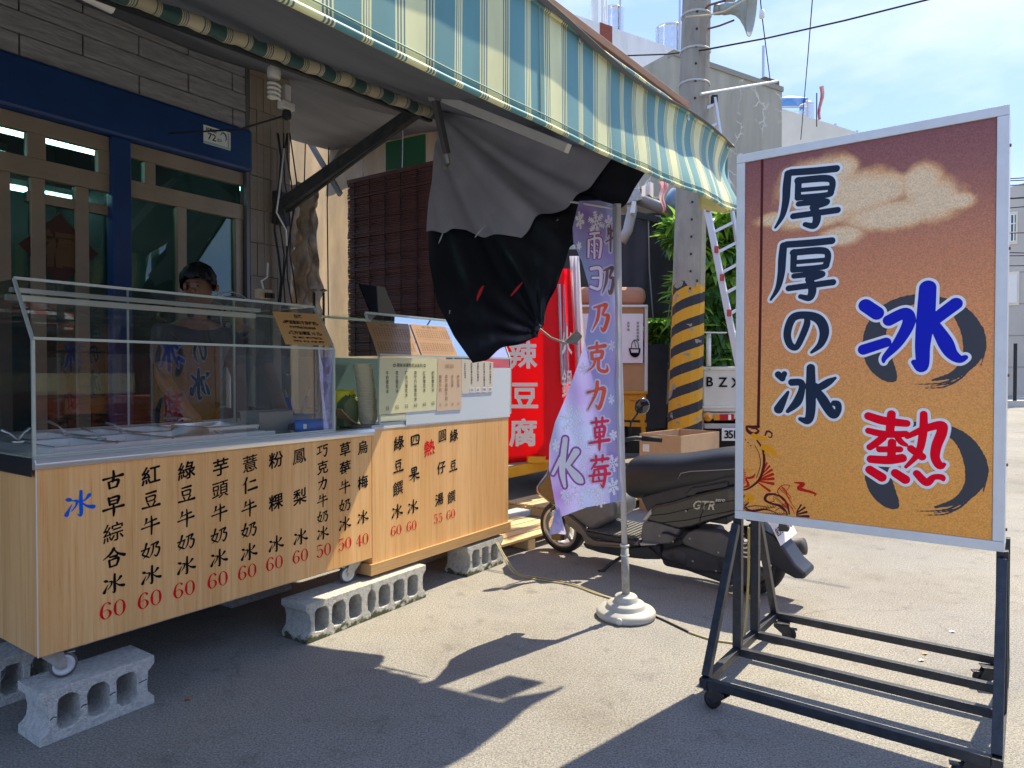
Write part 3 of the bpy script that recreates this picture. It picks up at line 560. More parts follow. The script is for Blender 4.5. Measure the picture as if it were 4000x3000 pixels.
# tarp: black sheet with a grey sheet over its upper part
TP = (2.66, .8, 3.2); TQ = (2.66, -1.04, 2.42); TR_ = (1.96, -.45, 1.37)
tn = (Vector(TQ) - Vector(TP)).cross(Vector(TR_) - Vector(TP)).normalized()
def tarp_pt(u, v, off):
    p = C.pl(u, v, TP, tn); return p
def chain(P, q):      # point at fraction q along polyline
    L_ = [math.dist(P[i], P[i + 1]) for i in range(len(P) - 1)]; t_ = q * sum(L_)
    for i, l in enumerate(L_):
        if t_ <= l or i == len(L_) - 1: f = min(1, t_ / l); return (P[i][0] + (P[i + 1][0] - P[i][0]) * f, P[i][1] + (P[i + 1][1] - P[i][1]) * f)
        t_ -= l
Ltop = [(1722, 420), (1690, 680), (1668, 905), (1668, 1010), (1705, 1180), (1770, 1310), (1840, 1410)]
Rtop = [(2560, 640), (2525, 690), (2440, 800), (2330, 920), (2245, 1010), (2190, 1120), (2130, 1230), (2085, 1292)]
bot = [(1840, 1410), (1900, 1395), (1960, 1352), (2085, 1292)]; topc = [(1722, 420), (1900, 440), (2200, 520), (2560, 640)]
def coons(a, c, Lp, Rp, T, B):
    l, r_, t_, b_ = chain(Lp, c), chain(Rp, c), chain(T, a), chain(B, a)
    return tuple((1 - a) * l[k] + a * r_[k] + (1 - c) * t_[k] + c * b_[k] - ((1 - a) * (1 - c) * T[0][k] + a * (1 - c) * T[-1][k] + (1 - a) * c * B[0][k] + a * c * B[-1][k]) for k in (0, 1))
def tarp_fn(Lp, Rp, T, B, off, amp):
    def fn(a, c):
        u, v = coons(a, c, Lp, Rp, T, B); p = tarp_pt(u, v, off)
        ang = math.atan2(v - 380, u - 1650)
        rad = math.hypot(v - 380, u - 1650) / 1000
        w_ = amp * (math.sin(ang * 12 + .5) * .038 + math.sin(ang * 27 + rad * 2) * .020 + math.sin(ang * 5 + 1) * .05 + math.sin(ang * 51 + rad * 9) * .006) * min(1, rad * 1.6)
        dd = math.hypot(u - 2105, v - 1275) / 400; w_ += .02 * math.sin(math.atan2(v - 1275, u - 2105) * 14) * math.exp(-dd * 1.6) * (1 if amp > 0 else 0)
        return p + (Vector(tn) * (w_ + off))
    return fn
sgn = 1 if (C.x * tn.x + C.y * tn.y + Vector((0, 0, tn.z))).dot(EYE - C.w(2.6, 0, 2.2)) > 0 else -1
black_t = mat('black_tarp', (.010, .012, .018), .42, col2=(.016, .018, .026), scale=3, bump=.5, bscale=7, stretch=(1, 1, 1))
grey_t = mat('grey_cloth', (.44, .44, .50), .85, col2=(.36, .36, .42), scale=3, bump=.25, bscale=9)
tarp = thing('hanging_tarp', 'black tarpaulin with a grey cloth over it, tied back at the awning end', 'tarp', C)
MB().grid(tarp_fn(Ltop, Rtop, topc, bot, 0, 1), 70, 80).build('black_sheet', black_t, tarp, smooth=True)
GL = [(1722, 420), (1690, 680), (1666, 905)]; GR = [(2500, 560), (2408, 640), (2323, 722), (2200, 840), (2130, 893), (2048, 950)]
GB = [(1666, 905), (1730, 908), (1817, 893), (1900, 908), (2048, 950)]; GT = [(1722, 420), (1900, 440), (2200, 500), (2500, 560)]
MB().grid(tarp_fn(GL, GR, GT, GB, sgn * .022, 1), 60, 50).build('grey_sheet', grey_t, tarp, smooth=True)
def on_tarp(mb, u0, v0, sc_, off=.03):
    m2 = MB(); fn = lambda x, y: tarp_pt(u0 + x * sc_, v0 - y * sc_, 0) + Vector(tn) * sgn * off; put2d(m2, mb, fn); return m2
# torn slits and patches where the red banner behind shows through
slit_w = mat('slit_bright', (.62, .64, .68), .6); slit_r = mat('slit_red', (.75, .03, .04), .6)
for (u, v, pts, m_) in ((1735, 950, [(-.5, -1.2, .1), (0, 0, .3), (.5, 1.3, .1)], slit_w), (1885, 925, [(-1, -1.3, .15), (0, 0, .35), (1.4, 1.4, .1)], slit_w), (2175, 890, [(-.8, -.6, .1), (.8, .6, .15)], slit_w),
                        (1887, 1165, [(-.6, -1.4, .3), (0, .2, .7), (.7, 1.5, .35)], slit_r), (2030, 1150, [(-1.2, -1.3, .3), (0, .1, .45), (1.2, 1.5, .2)], slit_r), (1770, 1238, [(-.05, -.3, .15), (.05, .4, .2)], slit_w)):
    on_tarp(ink([[(x, y, w_) for x, y, w_ in pts]], .1), u, v, 18, .05).build('torn_patch', m_, tarp)
k0 = tarp_pt(2100, 1278, 0); MB().lathe([(.001, -.02), (.02, -.01), (.022, .01), (.001, .02)], o=k0, k=12).build('knot', black_t, tarp, smooth=True)
MB().tube([k0, tarp_pt(2120, 1320, 0) + Vector((0, -.05, 0)), tarp_pt(2150, 1345, 0) + Vector((0, -.1, 0))], .006, 6).build('tie_cord', mat('cord_grey', (.35, .3, .26), .8), tarp)
fold = mat('grey_rag', (.28, .25, .2), .8)
def rag(a, c): p = tarp_pt(2140 + 60 * c, 1340 + (a - .5) * 70 * c - 25 * c, 0); return (p.x, p.y - .1 + .015 * math.sin(a * 9), p.z)
MB().grid(rag, 8, 8).build('rag', fold, tarp, smooth=True)
# small lamp and gadgets under the roll
bl = C.py(1070, 225, .5)
lamp = thing('spiral_bulb', 'unlit white spiral energy saving bulb in a cone socket under the awning roll', 'bulb', C, (bl.x, .5, bl.z))
MB().lathe([(.052, .02), (.045, .005), (.025, -.02), (.018, -.045), (.001, -.045)]).build('socket', mat('socket_plastic', (.62, .56, .44), .5), lamp, smooth=True)
MB().lathe([(.018, -.045), (.034, -.06), (.038, -.085), (.034, -.11), (.03, -.115), (.001, -.116)]).build('ballast', plast_l, lamp, smooth=True)
MB().tube([(.030 * math.cos(t_ * .35), .030 * math.sin(t_ * .35), -.135 - t_ * .00135) for t_ in range(72)], .0085, 8).build('spiral_tube', mat('bulb_glass', (.75, .75, .7), .25), lamp, smooth=True)
MB().tube([(0, 0, .02), (-.01, 0, .2)], .004).build('cord', rubber, lamp)
cm = C.py(1120, 400, .5); gad = thing('security_camera', 'small white wall camera on a bracket beside the spiral bulb', 'camera', C, (cm.x, .5, cm.z))
MB().box(-.02, .015, -.02, .02, .0, .09).build('bracket', plast_l, gad, bevel=.003); MB().box(-.05, .035, -.03, .02, -.045, -.002).build('body', plast_l, gad, bevel=.006); MB().lathe([(.001, -.10), (.022, -.09), (.026, -.07), (.022, -.047)]).build('dome', rubber, gad, smooth=True)
MB().tube([(0, .02, -.07), (-.1, .3, -.12), (-.2, .86, -.06)], .005, 6).build('cable', rubber, gad)
wires = MB()
for k in range(6):
    u = 1085 + 12 * k; ps = [C.py(u + 14 * math.sin(j * 1.3 + k), 520 + j * 95, WY - .05 - .02 * k) for j in range(8)]; wires.tube(ps, .005 if k else .008, 6)
single(wires, 'wall_cables', mat('cable_dark', (.03, .03, .032), .6), 'bundle of dark cables running down the tiled pillar', 'cables', C, smooth=True)
single(MB().tube([C.py(*p, 1.3) for p in ((1110, 580), (1090, 760), (1080, 830), (1118, 900), (1120, 960))], .006, 6), 'white_cable', white_p, 'single white cable curling past the arm on the tiled pillar', 'cable', C, smooth=True)
sp_ = C.py(1030, 1145, .62); so = thing('power_socket', 'beige power socket box with two plugs on top of the glass case', 'socket', C, (sp_.x, .62, sp_.z - .03))
MB().box(-.045, .045, -.02, .02, 0, .05).build('box', mat('socket_beige', (.6, .5, .34), .5), so, bevel=.004); MB().box(-.01, .015, -.045, -.021, .0, .03).build('plug', rubber, so, bevel=.003); MB().box(.022, .042, -.045, -.021, .0, .03).build('plug', rubber, so, bevel=.003)
MB().tube([(0, 0, .05), (.0, .02, .1), (.06, .05, .13), (.1, .1, .22)], .005, 6).build('cord', white_p, so)

# ================================================================ CONCRETE BLOCKS
def round_hole(x0, x1, z0, z1, r, jit=.0):
    P = []
    for cx, cz, a0 in ((x1 - r, z0 + r, -90), (x1 - r, z1 - r, 0), (x0 + r, z1 - r, 90), (x0 + r, z0 + r, 180)):
        for k in range(5): a = R(a0 + k * 22.5); P.append((cx + r * math.cos(a) + rng.randn() * jit, cz + r * math.sin(a) + rng.randn() * jit))
    return P
def block_mb(L_=.395, H_=.19, holes=3, crack=False, jit=.0019):
    out = [(0, 0), (L_, 0), (L_, .030), (L_ - .012, .042), (L_ - .024, .055), (L_ - .028, H_ / 2), (L_ - .024, H_ - .055), (L_ - .012, H_ - .042), (L_, H_ - .03), (L_, H_), (0, H_), (0, H_ - .03), (.012, H_ - .042), (.024, H_ - .055), (.028, H_ / 2), (.024, .055), (.012, .042), (0, .03)]
    pl = []
    for i, p in enumerate(out):
        q = out[(i + 1) % len(out)]; nn = max(1, int(math.dist(p, q) / .02))
        for k in range(nn): pl.append((p[0] + (q[0] - p[0]) * k / nn + rng.randn() * jit * .6, p[1] + (q[1] - p[1]) * k / nn + (rng.randn() * jit * .6 if 0 < p[1] < H_ else 0)))
    wdt = (L_ - .056 - .04) / holes; hs = []
    for k in range(holes):
        x0 = .028 + .024 + k * wdt + k * .0; h = round_hole(x0, x0 + wdt - .026, .038, H_ - .034, .026, jit)
        hs.append(h)
    mb = slab([pl] + hs, -.095, .095, .003)
    return mb
CRK = mat('crack_dark', (.05, .05, .048), .95)
blocks = [(-.008, .06, .40, 1, 'nearest grey concrete block, under the front left wheel of the ice cart', block_c, 0),
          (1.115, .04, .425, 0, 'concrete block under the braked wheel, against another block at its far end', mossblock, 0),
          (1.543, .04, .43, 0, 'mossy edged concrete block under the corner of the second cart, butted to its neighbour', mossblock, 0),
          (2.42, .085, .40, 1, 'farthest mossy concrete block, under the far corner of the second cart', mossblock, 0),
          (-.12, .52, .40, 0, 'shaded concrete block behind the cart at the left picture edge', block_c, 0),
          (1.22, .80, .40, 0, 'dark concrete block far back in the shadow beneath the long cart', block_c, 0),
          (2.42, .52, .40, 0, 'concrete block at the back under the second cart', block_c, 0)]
for x, y, L_, ck, lab, m, rz in blocks:
    b_ = thing('concrete_block', lab, 'concrete block', C, (x, y, 0), R(rz), 'concrete blocks propping the carts')
    block_mb(L_).build('body', m, b_)
    if ck:
        c_ = MB(); wdt = (L_ - .096) / 3
        for k, (xa_, xb_) in enumerate(((.030, .050), (.052 + wdt - .024, .050 + wdt), (.052 + 2 * wdt - .024, .050 + 2 * wdt), (L_ - .062, L_ - .03))):
            c_.tube([(xa_, -.0945, .085 + k * .006), ((xa_ + xb_) / 2, -.0955, .093 + k * .004), (xb_, -.0945, .089 + k * .006)], .0022, 5)
        c_.build('crack', CRK, b_)
# ================================================================ ICE CART
BZ, TZ = .305, .975
cart = thing('ice_cart', 'long wood panelled shaved ice cart with a glass case, standing on concrete blocks', 'food cart', C)
MB().box(0, 1.598, 0, .90, BZ, TZ).build('cabinet', wood, cart, bevel=.0015)
MB().box(.02, 1.58, .02, .88, BZ - .01, BZ - .0005).build('underframe', zinc, cart)
MB().box(-.012, 1.60, .002, .045, TZ + .001, 1.008).box(-.012, 1.60, .808, .91, TZ + .001, 1.008).box(-.012, .07, .0455, .8075, TZ + .001, 1.0078).box(1.021, 1.60, .0455, .8075, TZ + .001, 1.0078).build('worktop', steel, cart)
prof = [(-.002, TZ - .006), (-.022, TZ - .003), (-.032, .990), (-.022, 1.008), (-.002, 1.013)]
nose = MB(); k = len(prof)
nose.add([(-.012, y, z) for y, z in prof] + [(1.60, y, z) for y, z in prof], [(i, i + 1, i + 1 + k, i + k) for i in range(k - 1)] + [tuple(range(k))[::-1], tuple(range(k, 2 * k))]); nose.build('steel_nosing', mat('nosing_steel', (.82, .82, .80), .28, .6), cart, smooth=True, bevel=.004, seg=3)
MB().box(-.0145, -.0125, .0, .91, TZ - .03, 1.010).build('side_trim', mat('trim_black', (.02, .024, .028), .35), cart)
MB().box(-.0022, .0012, -.0025, .0, BZ, TZ).build('corner_strip', white_p, cart)
def lettering(parent, lines, m_black=black_ink):
    for ch, u, v, hpx, m_, nm in lines:
        p = C.py(u, v, 0); q = C.py(u, v - hpx / 2, 0); s_ = (q.z - p.z) * 2
        if len(ch) > 1:
            mb = MB()
            for i, c_ in enumerate(ch): put2d(mb, glyph(c_), lambda a, b, i=i: (p.x + (i - .5) * s_ * .74 * (len(ch) - 1) + a * s_ * 1.05, -.0012, p.z + b * s_))
        else: mb = MB(); put2d(mb, glyph(ch), lambda a, b: (p.x + a * s_ * 1.08, -.0012, p.z + b * s_ * 1.05))
        yield mb, m_, nm
def column(parent, chars, x0, y0, x1, y1, size, price, px_, py_, ps, sc, ox, oy):
    n_ = len(chars); mb = MB()
    for i, ch in enumerate(chars):
        f = i / (n_ - 1); u, v = ox + (x0 + (x1 - x0) * f) / sc, oy + (y0 + (y1 - y0) * f) / sc
        for m2, m_, nm in lettering(parent, [(ch, u, v, size / sc, 0, 0)]): mb.add(m2.v, m2.f)
    mb.build('lettering', black_ink, parent)
    for m2, m_, nm in lettering(parent, [(price, ox + px_ / sc, oy + py_ / sc, ps / sc, 0, 0)]): m2.build('price', red_ink, parent)
sc1 = 1.276
for a in (('古早綜合冰', 565, 225, 565, 740, 96, '60', 562, 867, 88), ('紅豆牛奶冰', 752, 198, 752, 697, 92, '60', 746, 817, 85), ('綠豆牛奶冰', 930, 175, 927, 650, 88, '60', 918, 767, 80), ('芋頭牛奶冰', 1100, 158, 1090, 612, 86, '60', 1085, 720, 78),
          ('薏仁牛奶冰', 1246, 140, 1240, 582, 84, '60', 1232, 680, 74), ('粉粿冰', 1375, 122, 1375, 542, 80, '60', 1368, 637, 70), ('鳳梨冰', 1492, 105, 1497, 507, 78, '60', 1497, 602, 67), ('巧克力牛奶冰', 1608, 78, 1608, 488, 66, '50', 1613, 573, 66),
          ('草莓牛奶冰', 1720, 70, 1718, 442, 70, '50', 1718, 541, 62), ('烏梅冰', 1808, 60, 1808, 408, 66, '40', 1805, 520, 60)):
    column(cart, *a, sc1, 0, 1700)
for m2, m_, nm in lettering(cart, [('冰', 395 / sc1, 1700 + 342 / sc1, 128 / sc1, 0, 0)]): m2.build('lettering', blue_ink, cart)
def caster(parent, x, y, z, r, ang, dark=False, pl=.08, name='caster'):
    """wheel bottom at z"""
    cs = MB(); ca, sa = math.cos(ang), math.sin(ang)
    def T(p): return (x + p[0] * ca - p[1] * sa, y + p[0] * sa + p[1] * ca, p[2])
    top = z + r * 2 + .022
    tmp = MB().box(-pl / 2, pl / 2, -pl / 2.4, pl / 2.4, top - .004, top)
    for s_ in (-1, 1):
        ya = s_ * .019; tmp.add([(-.045, ya, top - .004), (.02, ya, top - .004), (.036, ya, z + r + .012), (.034, ya, z + r - .012), (.014, ya, z + r - .014), (-.045, ya, top - .02)] + [(-.045, ya + .003, top - .004), (.02, ya + .003, top - .004), (.036, ya + .003, z + r + .012), (.034, ya + .003, z + r - .012), (.014, ya + .003, z + r - .014), (-.045, ya + .003, top - .02)],
              [(0, 1, 2, 3, 4, 5), (11, 10, 9, 8, 7, 6)] + [(j, j + 6, (j + 1) % 6 + 6, (j + 1) % 6) for j in range(6)])
    tmp.lathe([(.018, 0), (.024, .004), (.018, .008)], o=(0, 0, top - .014), k=12)
    tmp.tube([(.025, -.026, z + r), (.025, .026, z + r)], .008, 10)
    tmp.box(.02, .062, -.012, .012, top - .03, top - .024)
    cb = MB().add([T(p) for p in tmp.v], tmp.f).build(name, black_m if dark else zinc, parent, bevel=.0012)
    o = (x + .025 * ca, y + .025 * sa, z + r); ax = (-sa, ca, 0)
    MB().lathe([(r * .80, -.014), (r * .95, -.013), (r, -.006), (r, .006), (r * .95, .013), (r * .80, .014)], o=o, axis=ax, k=32).build('tyre', mat('tyre_grey', (.10, .10, .105), .6) if not dark else rubber, cb, smooth=True)
    MB().lathe([(.001, -.012), (r * .25, -.013), (r * .5, -.009), (r * .56, -.012), (r * .80, -.0135), (r * .80, .0135), (r * .56, .012), (r * .5, .009), (r * .25, .013), (.001, .012)], o=o, axis=ax, k=32).build('rim', mat('rim_white', (.62, .64, .66), .4) if not dark else black_m, cb, smooth=True)
caster(cart, .075, .055, .192, .046, R(-12)); caster(cart, 1.50, .055, .192, .046, R(168)); caster(cart, .09, .80, .192, .046, 0); caster(cart, 1.47, .80, .192, .046, 0)
# glass case
X0, X1, GY, ZM, ZT, YT = -.003, 1.345, .006, 1.424, 1.648, .158
edge = mat('case_edge', (.48, .57, .53), .3, .15)
def pane(parent, P, name='glass_pane', m=glass): return MB().add(P, [tuple(range(len(P)))]).build(name, m, parent)
def rails(parent, segs, w_=.010, name='case_rail', m=edge):
    for p, q in segs: MB().bar(p, q, w_, w_, (0, 1, .01)).build(name, m, parent)
def case(parent, X0, X1, Z0, GY, ZM, ZT, YT, YB):
    pane(parent, [(X0, GY, Z0), (X1, GY, Z0), (X1, GY, ZM), (X0, GY, ZM)]); pane(parent, [(X0, GY + .002, ZM + .004), (X1, GY + .002, ZM + .004), (X1, YT, ZT), (X0, YT, ZT)], m=glass_side if X0 > 1 else glass)
    pane(parent, [(X0, YT, ZT + .003), (X1, YT, ZT + .003), (X1, YB, ZT + .003), (X0, YB, ZT + .003)], m=glass_side)
    for x in (X0, X1): pane(parent, [(x, GY, Z0), (x, YB, Z0), (x, YB, ZT), (x, YT, ZT), (x, GY, ZM)], m=glass_side)
    rails(parent, [((X0, GY, Z0), (X0, GY, ZM)), ((X1, GY, Z0), (X1, GY, ZM)), ((X0, GY, ZM + .006), (X1, GY, ZM + .006)), ((X0, GY, ZM), (X0, YT, ZT)), ((X1, GY, ZM), (X1, YT, ZT)), ((X0, YT, ZT + .004), (X1, YT, ZT + .004)),
                   ((X0, GY, Z0 + .004), (X1, GY, Z0 + .004)), ((X0, YT, ZT), (X0, YB, ZT)), ((X1, YT, ZT), (X1, YB, ZT)), ((X0, YB, ZT), (X1, YB, ZT)), ((X0, YB, Z0), (X0, YB, ZT)), ((X1, YB, Z0), (X1, YB, ZT))])
case(cart, X0, X1, 1.012, GY, ZM, ZT, YT, .86)
for x0_, x1_, y_ in ((X0 + .01, .70, .842), (.66, X1 - .01, .848)): pane(cart, [(x0_, y_, 1.05), (x1_, y_, 1.05), (x1_, y_, 1.64), (x0_, y_, 1.64)], 'sliding_pane')
lamp_m = mat('led_bar', (.9, .9, .8), .4)
a = C.py(60, 1128, .22); MB().bar((X0 + .01, .22, 1.615), (1.06, .22, 1.615), .025, .016).build('shelf_bar', lamp_m, cart); MB().bar((X0 + .01, .26, 1.59), (1.06, .26, 1.59), .025, .022).build('shelf_bar', lamp_m, cart)
px_ = C.py(988, 1400, .84).x; MB().box(px_ - .012, px_ + .012, .83, .855, 1.015, ZT).build('back_post', mat('post_cream', (.62, .58, .44), .5), cart)
for x in (C.py(503, 1400, .84).x,): rails(cart, [((x, .845, 1.02), (x, .845, ZT))], .008)
MB().box(X0 + .01, X1 - .01, .835, .85, 1.012, 1.045).build('back_rail', steel_d, cart)
# tray box with sunken pans
MB().box(.07, 1.02, .045, .052, .978, 1.034).build('tray_side', bright_steel, cart); MB().box(.07, 1.02, .80, .807, .978, 1.034).build('tray_side', bright_steel, cart); MB().box(.07, .076, .0525, .7995, .978, 1.034).build('tray_side', bright_steel, cart)
foods = [((.72, .70, .62), (.80, .78, .70)), ((.10, .07, .05), (.16, .12, .09)), ((.70, .66, .56), (.80, .78, .72)), ((.42, .25, .06), (.55, .36, .12)), ((.76, .74, .66), (.60, .62, .48)), ((.06, .04, .035), (.12, .07, .05)), ((.78, .77, .72), (.66, .64, .5)), ((.30, .16, .05), (.5, .3, .1))]
fn_ = ['white tapioca pieces', 'dark grass jelly', 'pale taro lumps', 'brown peanuts in syrup', 'white beans', 'dark red beans', 'clear white jelly', 'brown sugar cubes']
pm_ = None
for i in range(8):
    r_, c_ = i // 4, i % 4; x0 = .085 + c_ * .225 + (.06 if r_ else 0); y0 = .06 + r_ * .375; wx, wy = .212, .355
    if x0 + wx > 1.01: wx = 1.0 - x0
    t = thing('dessert_pan', 'pan of %s, %s row, %s from the near end' % (fn_[i], ('front', 'back')[r_], ('first', 'second', 'third', 'fourth')[c_]), 'food pan', C, (x0, y0, 1.032), 0, 'pans of toppings in the glass case')
    m_ = MB(); a_, b_ = .003, .026
    o4 = [(0, 0), (wx, 0), (wx, wy), (0, wy)]; i4 = [(a_ * 3, a_ * 3), (wx - a_ * 3, a_ * 3), (wx - a_ * 3, wy - a_ * 3), (a_ * 3, wy - a_ * 3)]; l4 = [(b_, b_), (wx - b_, b_), (wx - b_, wy - b_), (b_, wy - b_)]
    m_.add([(x, y, 0) for x, y in o4] + [(x, y, .004) for x, y in o4] + [(x, y, .004) for x, y in i4] + [(x, y, -.050) for x, y in l4], [(0, 1, 5, 4), (1, 2, 6, 5), (2, 3, 7, 6), (3, 0, 4, 7), (4, 5, 9, 8), (5, 6, 10, 9), (6, 7, 11, 10), (7, 4, 8, 11), (8, 9, 13, 12), (9, 10, 14, 13), (10, 11, 15, 14), (11, 8, 12, 15), (12, 13, 14, 15)])
    m_.build('bowl', bright_steel, t); rm = MB(); rm.box(0, wx, 0, .010, .0042, .0062).box(0, wx, wy - .010, wy, .0042, .0062).box(0, .010, .0102, wy - .0102, .0042, .0062).box(wx - .010, wx, .0102, wy - .0102, .0042, .0062); rm.build('rim', steel_d, t)
    fm = mat('topping_%s' % 'abcdefgh'[i], foods[i][0], .35, col2=foods[i][1], scale=60, bump=.6, bscale=70)
    lv = -.026 if i % 3 else -.033
    MB().grid(lambda p, q, s=i: (b_ * .8 + (wx - b_ * 1.6) * p, b_ * .8 + (wy - b_ * 1.6) * q, lv + .009 * math.sin(p * 6 + s) * math.sin(q * 5 + s) + rng.randn() * .0025), 22, 18).build('topping', fm, t, smooth=True)
for k, (u0, v0, u1, v1, y0, y1) in enumerate(((5, 1690, 70, 1722, .16, .14), (190, 1655, 262, 1692, .62, .5), (320, 1683, 395, 1712, .30, .2), (415, 1660, 480, 1680, .66, .58), (700, 1650, 730, 1636, .5, .6))):
    t = thing('serving_spoon', ('steel spoon lying in the pan nearest the left case edge', 'steel spoon leaning over the second pan of the back row', 'steel spoon across the second front pan', 'steel spoon resting in a pan of the back row farther right', 'short dark spoon handle near the middle of the case')[k], 'spoon', None, (0, 0, 0), 0, 'spoons in the pans')
    a, b_ = C.w(*C.py(u0, v0, y0)), C.w(*C.py(u1, v1, y1)); t.location = b_; d = a - b_
    MB().tube([(0, 0, 0), d * .5 + Vector((0, 0, .012)), d + Vector((0, 0, .01))], [.004, .0035, .006], 6).build('handle', steel_d, t, smooth=True); MB().lathe([(.001, -.014), (.015, -.009), (.021, .0), (.019, .0), (.013, -.007)], k=14).build('bowl', steel_d, t, smooth=True)
# things right in the case
def lbox(t, x0, x1, y0, y1, z0, z1, flare, m, name, wall=.003):
    mb = MB(); f = flare; b0 = [(x0, y0), (x1, y0), (x1, y1), (x0, y1)]; b1 = [(x0 - f, y0 - f), (x1 + f, y0 - f), (x1 + f, y1 + f), (x0 - f, y1 + f)]; b2 = [(x0 - f - .008, y0 - f - .008), (x1 + f + .008, y0 - f - .008), (x1 + f + .008, y1 + f + .008), (x0 - f - .008, y1 + f + .008)]
    mb.add([(x, y, z0) for x, y in b0] + [(x, y, z1) for x, y in b1] + [(x, y, z1) for x, y in b2], [(3, 2, 1, 0)] + [(j, (j + 1) % 4, (j + 1) % 4 + 4, j + 4) for j in range(4)] + [(j + 4, (j + 1) % 4 + 4, (j + 1) % 4 + 8, j + 8) for j in range(4)])
    return mb.build(name, m, t, solid=wall, bevel=.004)
clear_p = glass_mat('clear_tub', (.72, .73, .68), 2.5)
xa_ = C.py(1005, 1600, .12).x; xb_ = C.py(1130, 1600, .12).x
t = thing('plastic_tub', 'clear plastic tub holding cups beside the blue tube in the glass case', 'tub', C, (xa_, .10, 1.012)); lbox(t, 0, xb_ - xa_ - .01, 0, .13, 0, .11, .012, mat('tub_milky', (.45, .45, .41), .25, trans=.5), 'tub')
t = thing('plastic_tray', 'grey plastic tray behind the blue tube in the case', 'tray', C, (xb_ + .0, .17, 1.012)); lbox(t, .02, .17, 0, .12, .03, .08, .012, mat('tray_grey', (.48, .46, .47), .4), 'tray')
t = thing('deep_tray', 'steel tray of brown syrup with tongs in the middle of the case', 'tray', C, (C.py(720, 1640, .3).x, .10, 1.012)); lbox(t, 0, .24, .0, .3, .0, .055, .01, steel, 'tray'); MB().box(.004, .236, .004, .296, .03, .034).build('syrup', mat('syrup', (.16, .085, .03), .08, col2=(.3, .18, .06), scale=40), t)
p = C.py(1200, 1630, .05); t = thing('blue_bottle', 'blue plastic squeeze bottle lying on its side in the glass case', 'bottle', C, (p.x, .05, 1.012 + .033))
MB().lathe([(.001, -.105), (.016, -.104), (.018, -.085)], axis=(1, 0, 0), k=20).build('cap', rubber, t, smooth=True); MB().lathe([(.018, -.085), (.030, -.07), (.032, -.05), (.032, .10), (.026, .118), (.001, .122)], axis=(1, 0, 0), k=24).build('body', mat('bottle_blue', (.0, .16, .62), .35), t, smooth=True)
MB().box(-.05, -.03, -.0335, -.0322, -.012, .012).build('label', white_ink, t)
p = C.py(1150, 1580, .3); t = thing('knife', 'knife with a blue handle standing in the clear tub', 'knife', C, (p.x, .3, 1.06)); MB().bar((0, 0, 0), (-.05, 0, .12), .018, .012).build('handle', mat('handle_blue', (.03, .05, .35), .4), t); MB().bar((-.05, 0, .12), (-.065, 0, .16), .02, .002).build('blade', steel_d, t)
# orange notice on the sloping glass
def slope_poster(parent_fr, cart_, pts, YM, ZMm, YTt, ZTt, name, m_, lab, catg, off=.004):
    d = Vector((0, YTt - YM, ZTt - ZMm)).normalized(); nn = Vector((0, -d.z, d.y))
    L_ = [C.pl(u, v, (0, YM - .004, ZMm), nn) for u, v in pts]; o = L_[3]
    t = bpy.data.objects.new(name, None); COL.objects.link(t); t.location = C.w(*o)
    ex = (C.x).copy(); ey = (C.y * d.y + Vector((0, 0, d.z))); ez = ex.cross(ey); t.rotation_euler = Matrix((ex, ey, ez)).transposed().to_euler()
    t['label'] = lab; t['category'] = catg
    q = [((p - o).x, (p - o).dot(d)) for p in L_]
    return t, q
def sheet2(t, q, m_, name='sheet', z=0, th=.0015):
    MB().add([(x, y, z) for x, y in q] + [(x, y, z + th) for x, y in q], [(3, 2, 1, 0), (4, 5, 6, 7)] + [(j, (j + 1) % 4, (j + 1) % 4 + 4, j + 4) for j in range(4)]).build(name, m_, t)
kraft = mat('kraft_orange', (.66, .38, .13), .7); kraft2 = mat('kraft_brown', (.36, .20, .085), .6, col2=(.44, .26, .11), scale=5)
t, q = slope_poster(C, cart, [(1063, 1217), (1250, 1228), (1304, 1350), (1116, 1345)], GY, ZM, YT, ZT, 'topping_notice', kraft, 'orange notice about choosing toppings on the sloping glass', 'notice')
sheet2(t, q, kraft, 'board'); wq, hq = q[2][0], q[0][1]; mb = MB()
for s_, z_, y in (('自選', .022, .90), ('«檯面配料不限種類»', .021, .70), ('除大湯圓(包花生)另加價', .013, .54), ('«額外加價區 10 元»', .021, .37), ('煉乳・果醬類・草莓大湯圓(包花生)', .010, .22), ('蒟蒻花生・豆類皮・布丁凍・雪蓮子', .010, .11)):
    put2d(mb, text_mb(s_, z_ * 1.15, .0006), lambda a, c, y=y: (a + wq * .5, hq * y + c, .0022))
mb.build('lettering', black_ink, t)
# ================================================================ SECOND CART
cart2 = thing('dessert_cart', 'shorter wood panelled dessert cart with glass case and paper menus beside the ice cart', 'food cart', C)
Z20 = .21
MB().box(1.602, 2.89, .0, .62, .272, 1.0).build('cabinet', wood, cart2, bevel=.0015)
MB().box(1.58, 2.905, -.012, .61, Z20, .2715).build('base_board', mat('base_wood', (.50, .29, .11), .5, col2=(.60, .37, .16), scale=4, stretch=(1, 20, 20)), cart2, bevel=.002)
for x, y in ((1.62, .03), (2.85, .03), (1.62, .55), (2.85, .55)): MB().box(x, x + .04, y, y + .04, .1905, Z20).build('foot', black_m, cart2)
MB().box(1.602, 2.90, .003, .63, 1.001, 1.022).build('worktop', steel_d, cart2, bevel=.002)
MB().box(1.60, 2.90, -.002, .0025, 1.0, 1.012).build('edge_strip', alu, cart2)
Y2 = .008
case(cart2, 1.665, 2.925, 1.024, Y2, 1.402, 1.64, .115, .52)
MB().box(1.67, 2.92, .515, .52, 1.03, 1.40).build('back_panel', mat('case_back', (.10, .16, .16), .35), cart2)
sc2 = 1.382
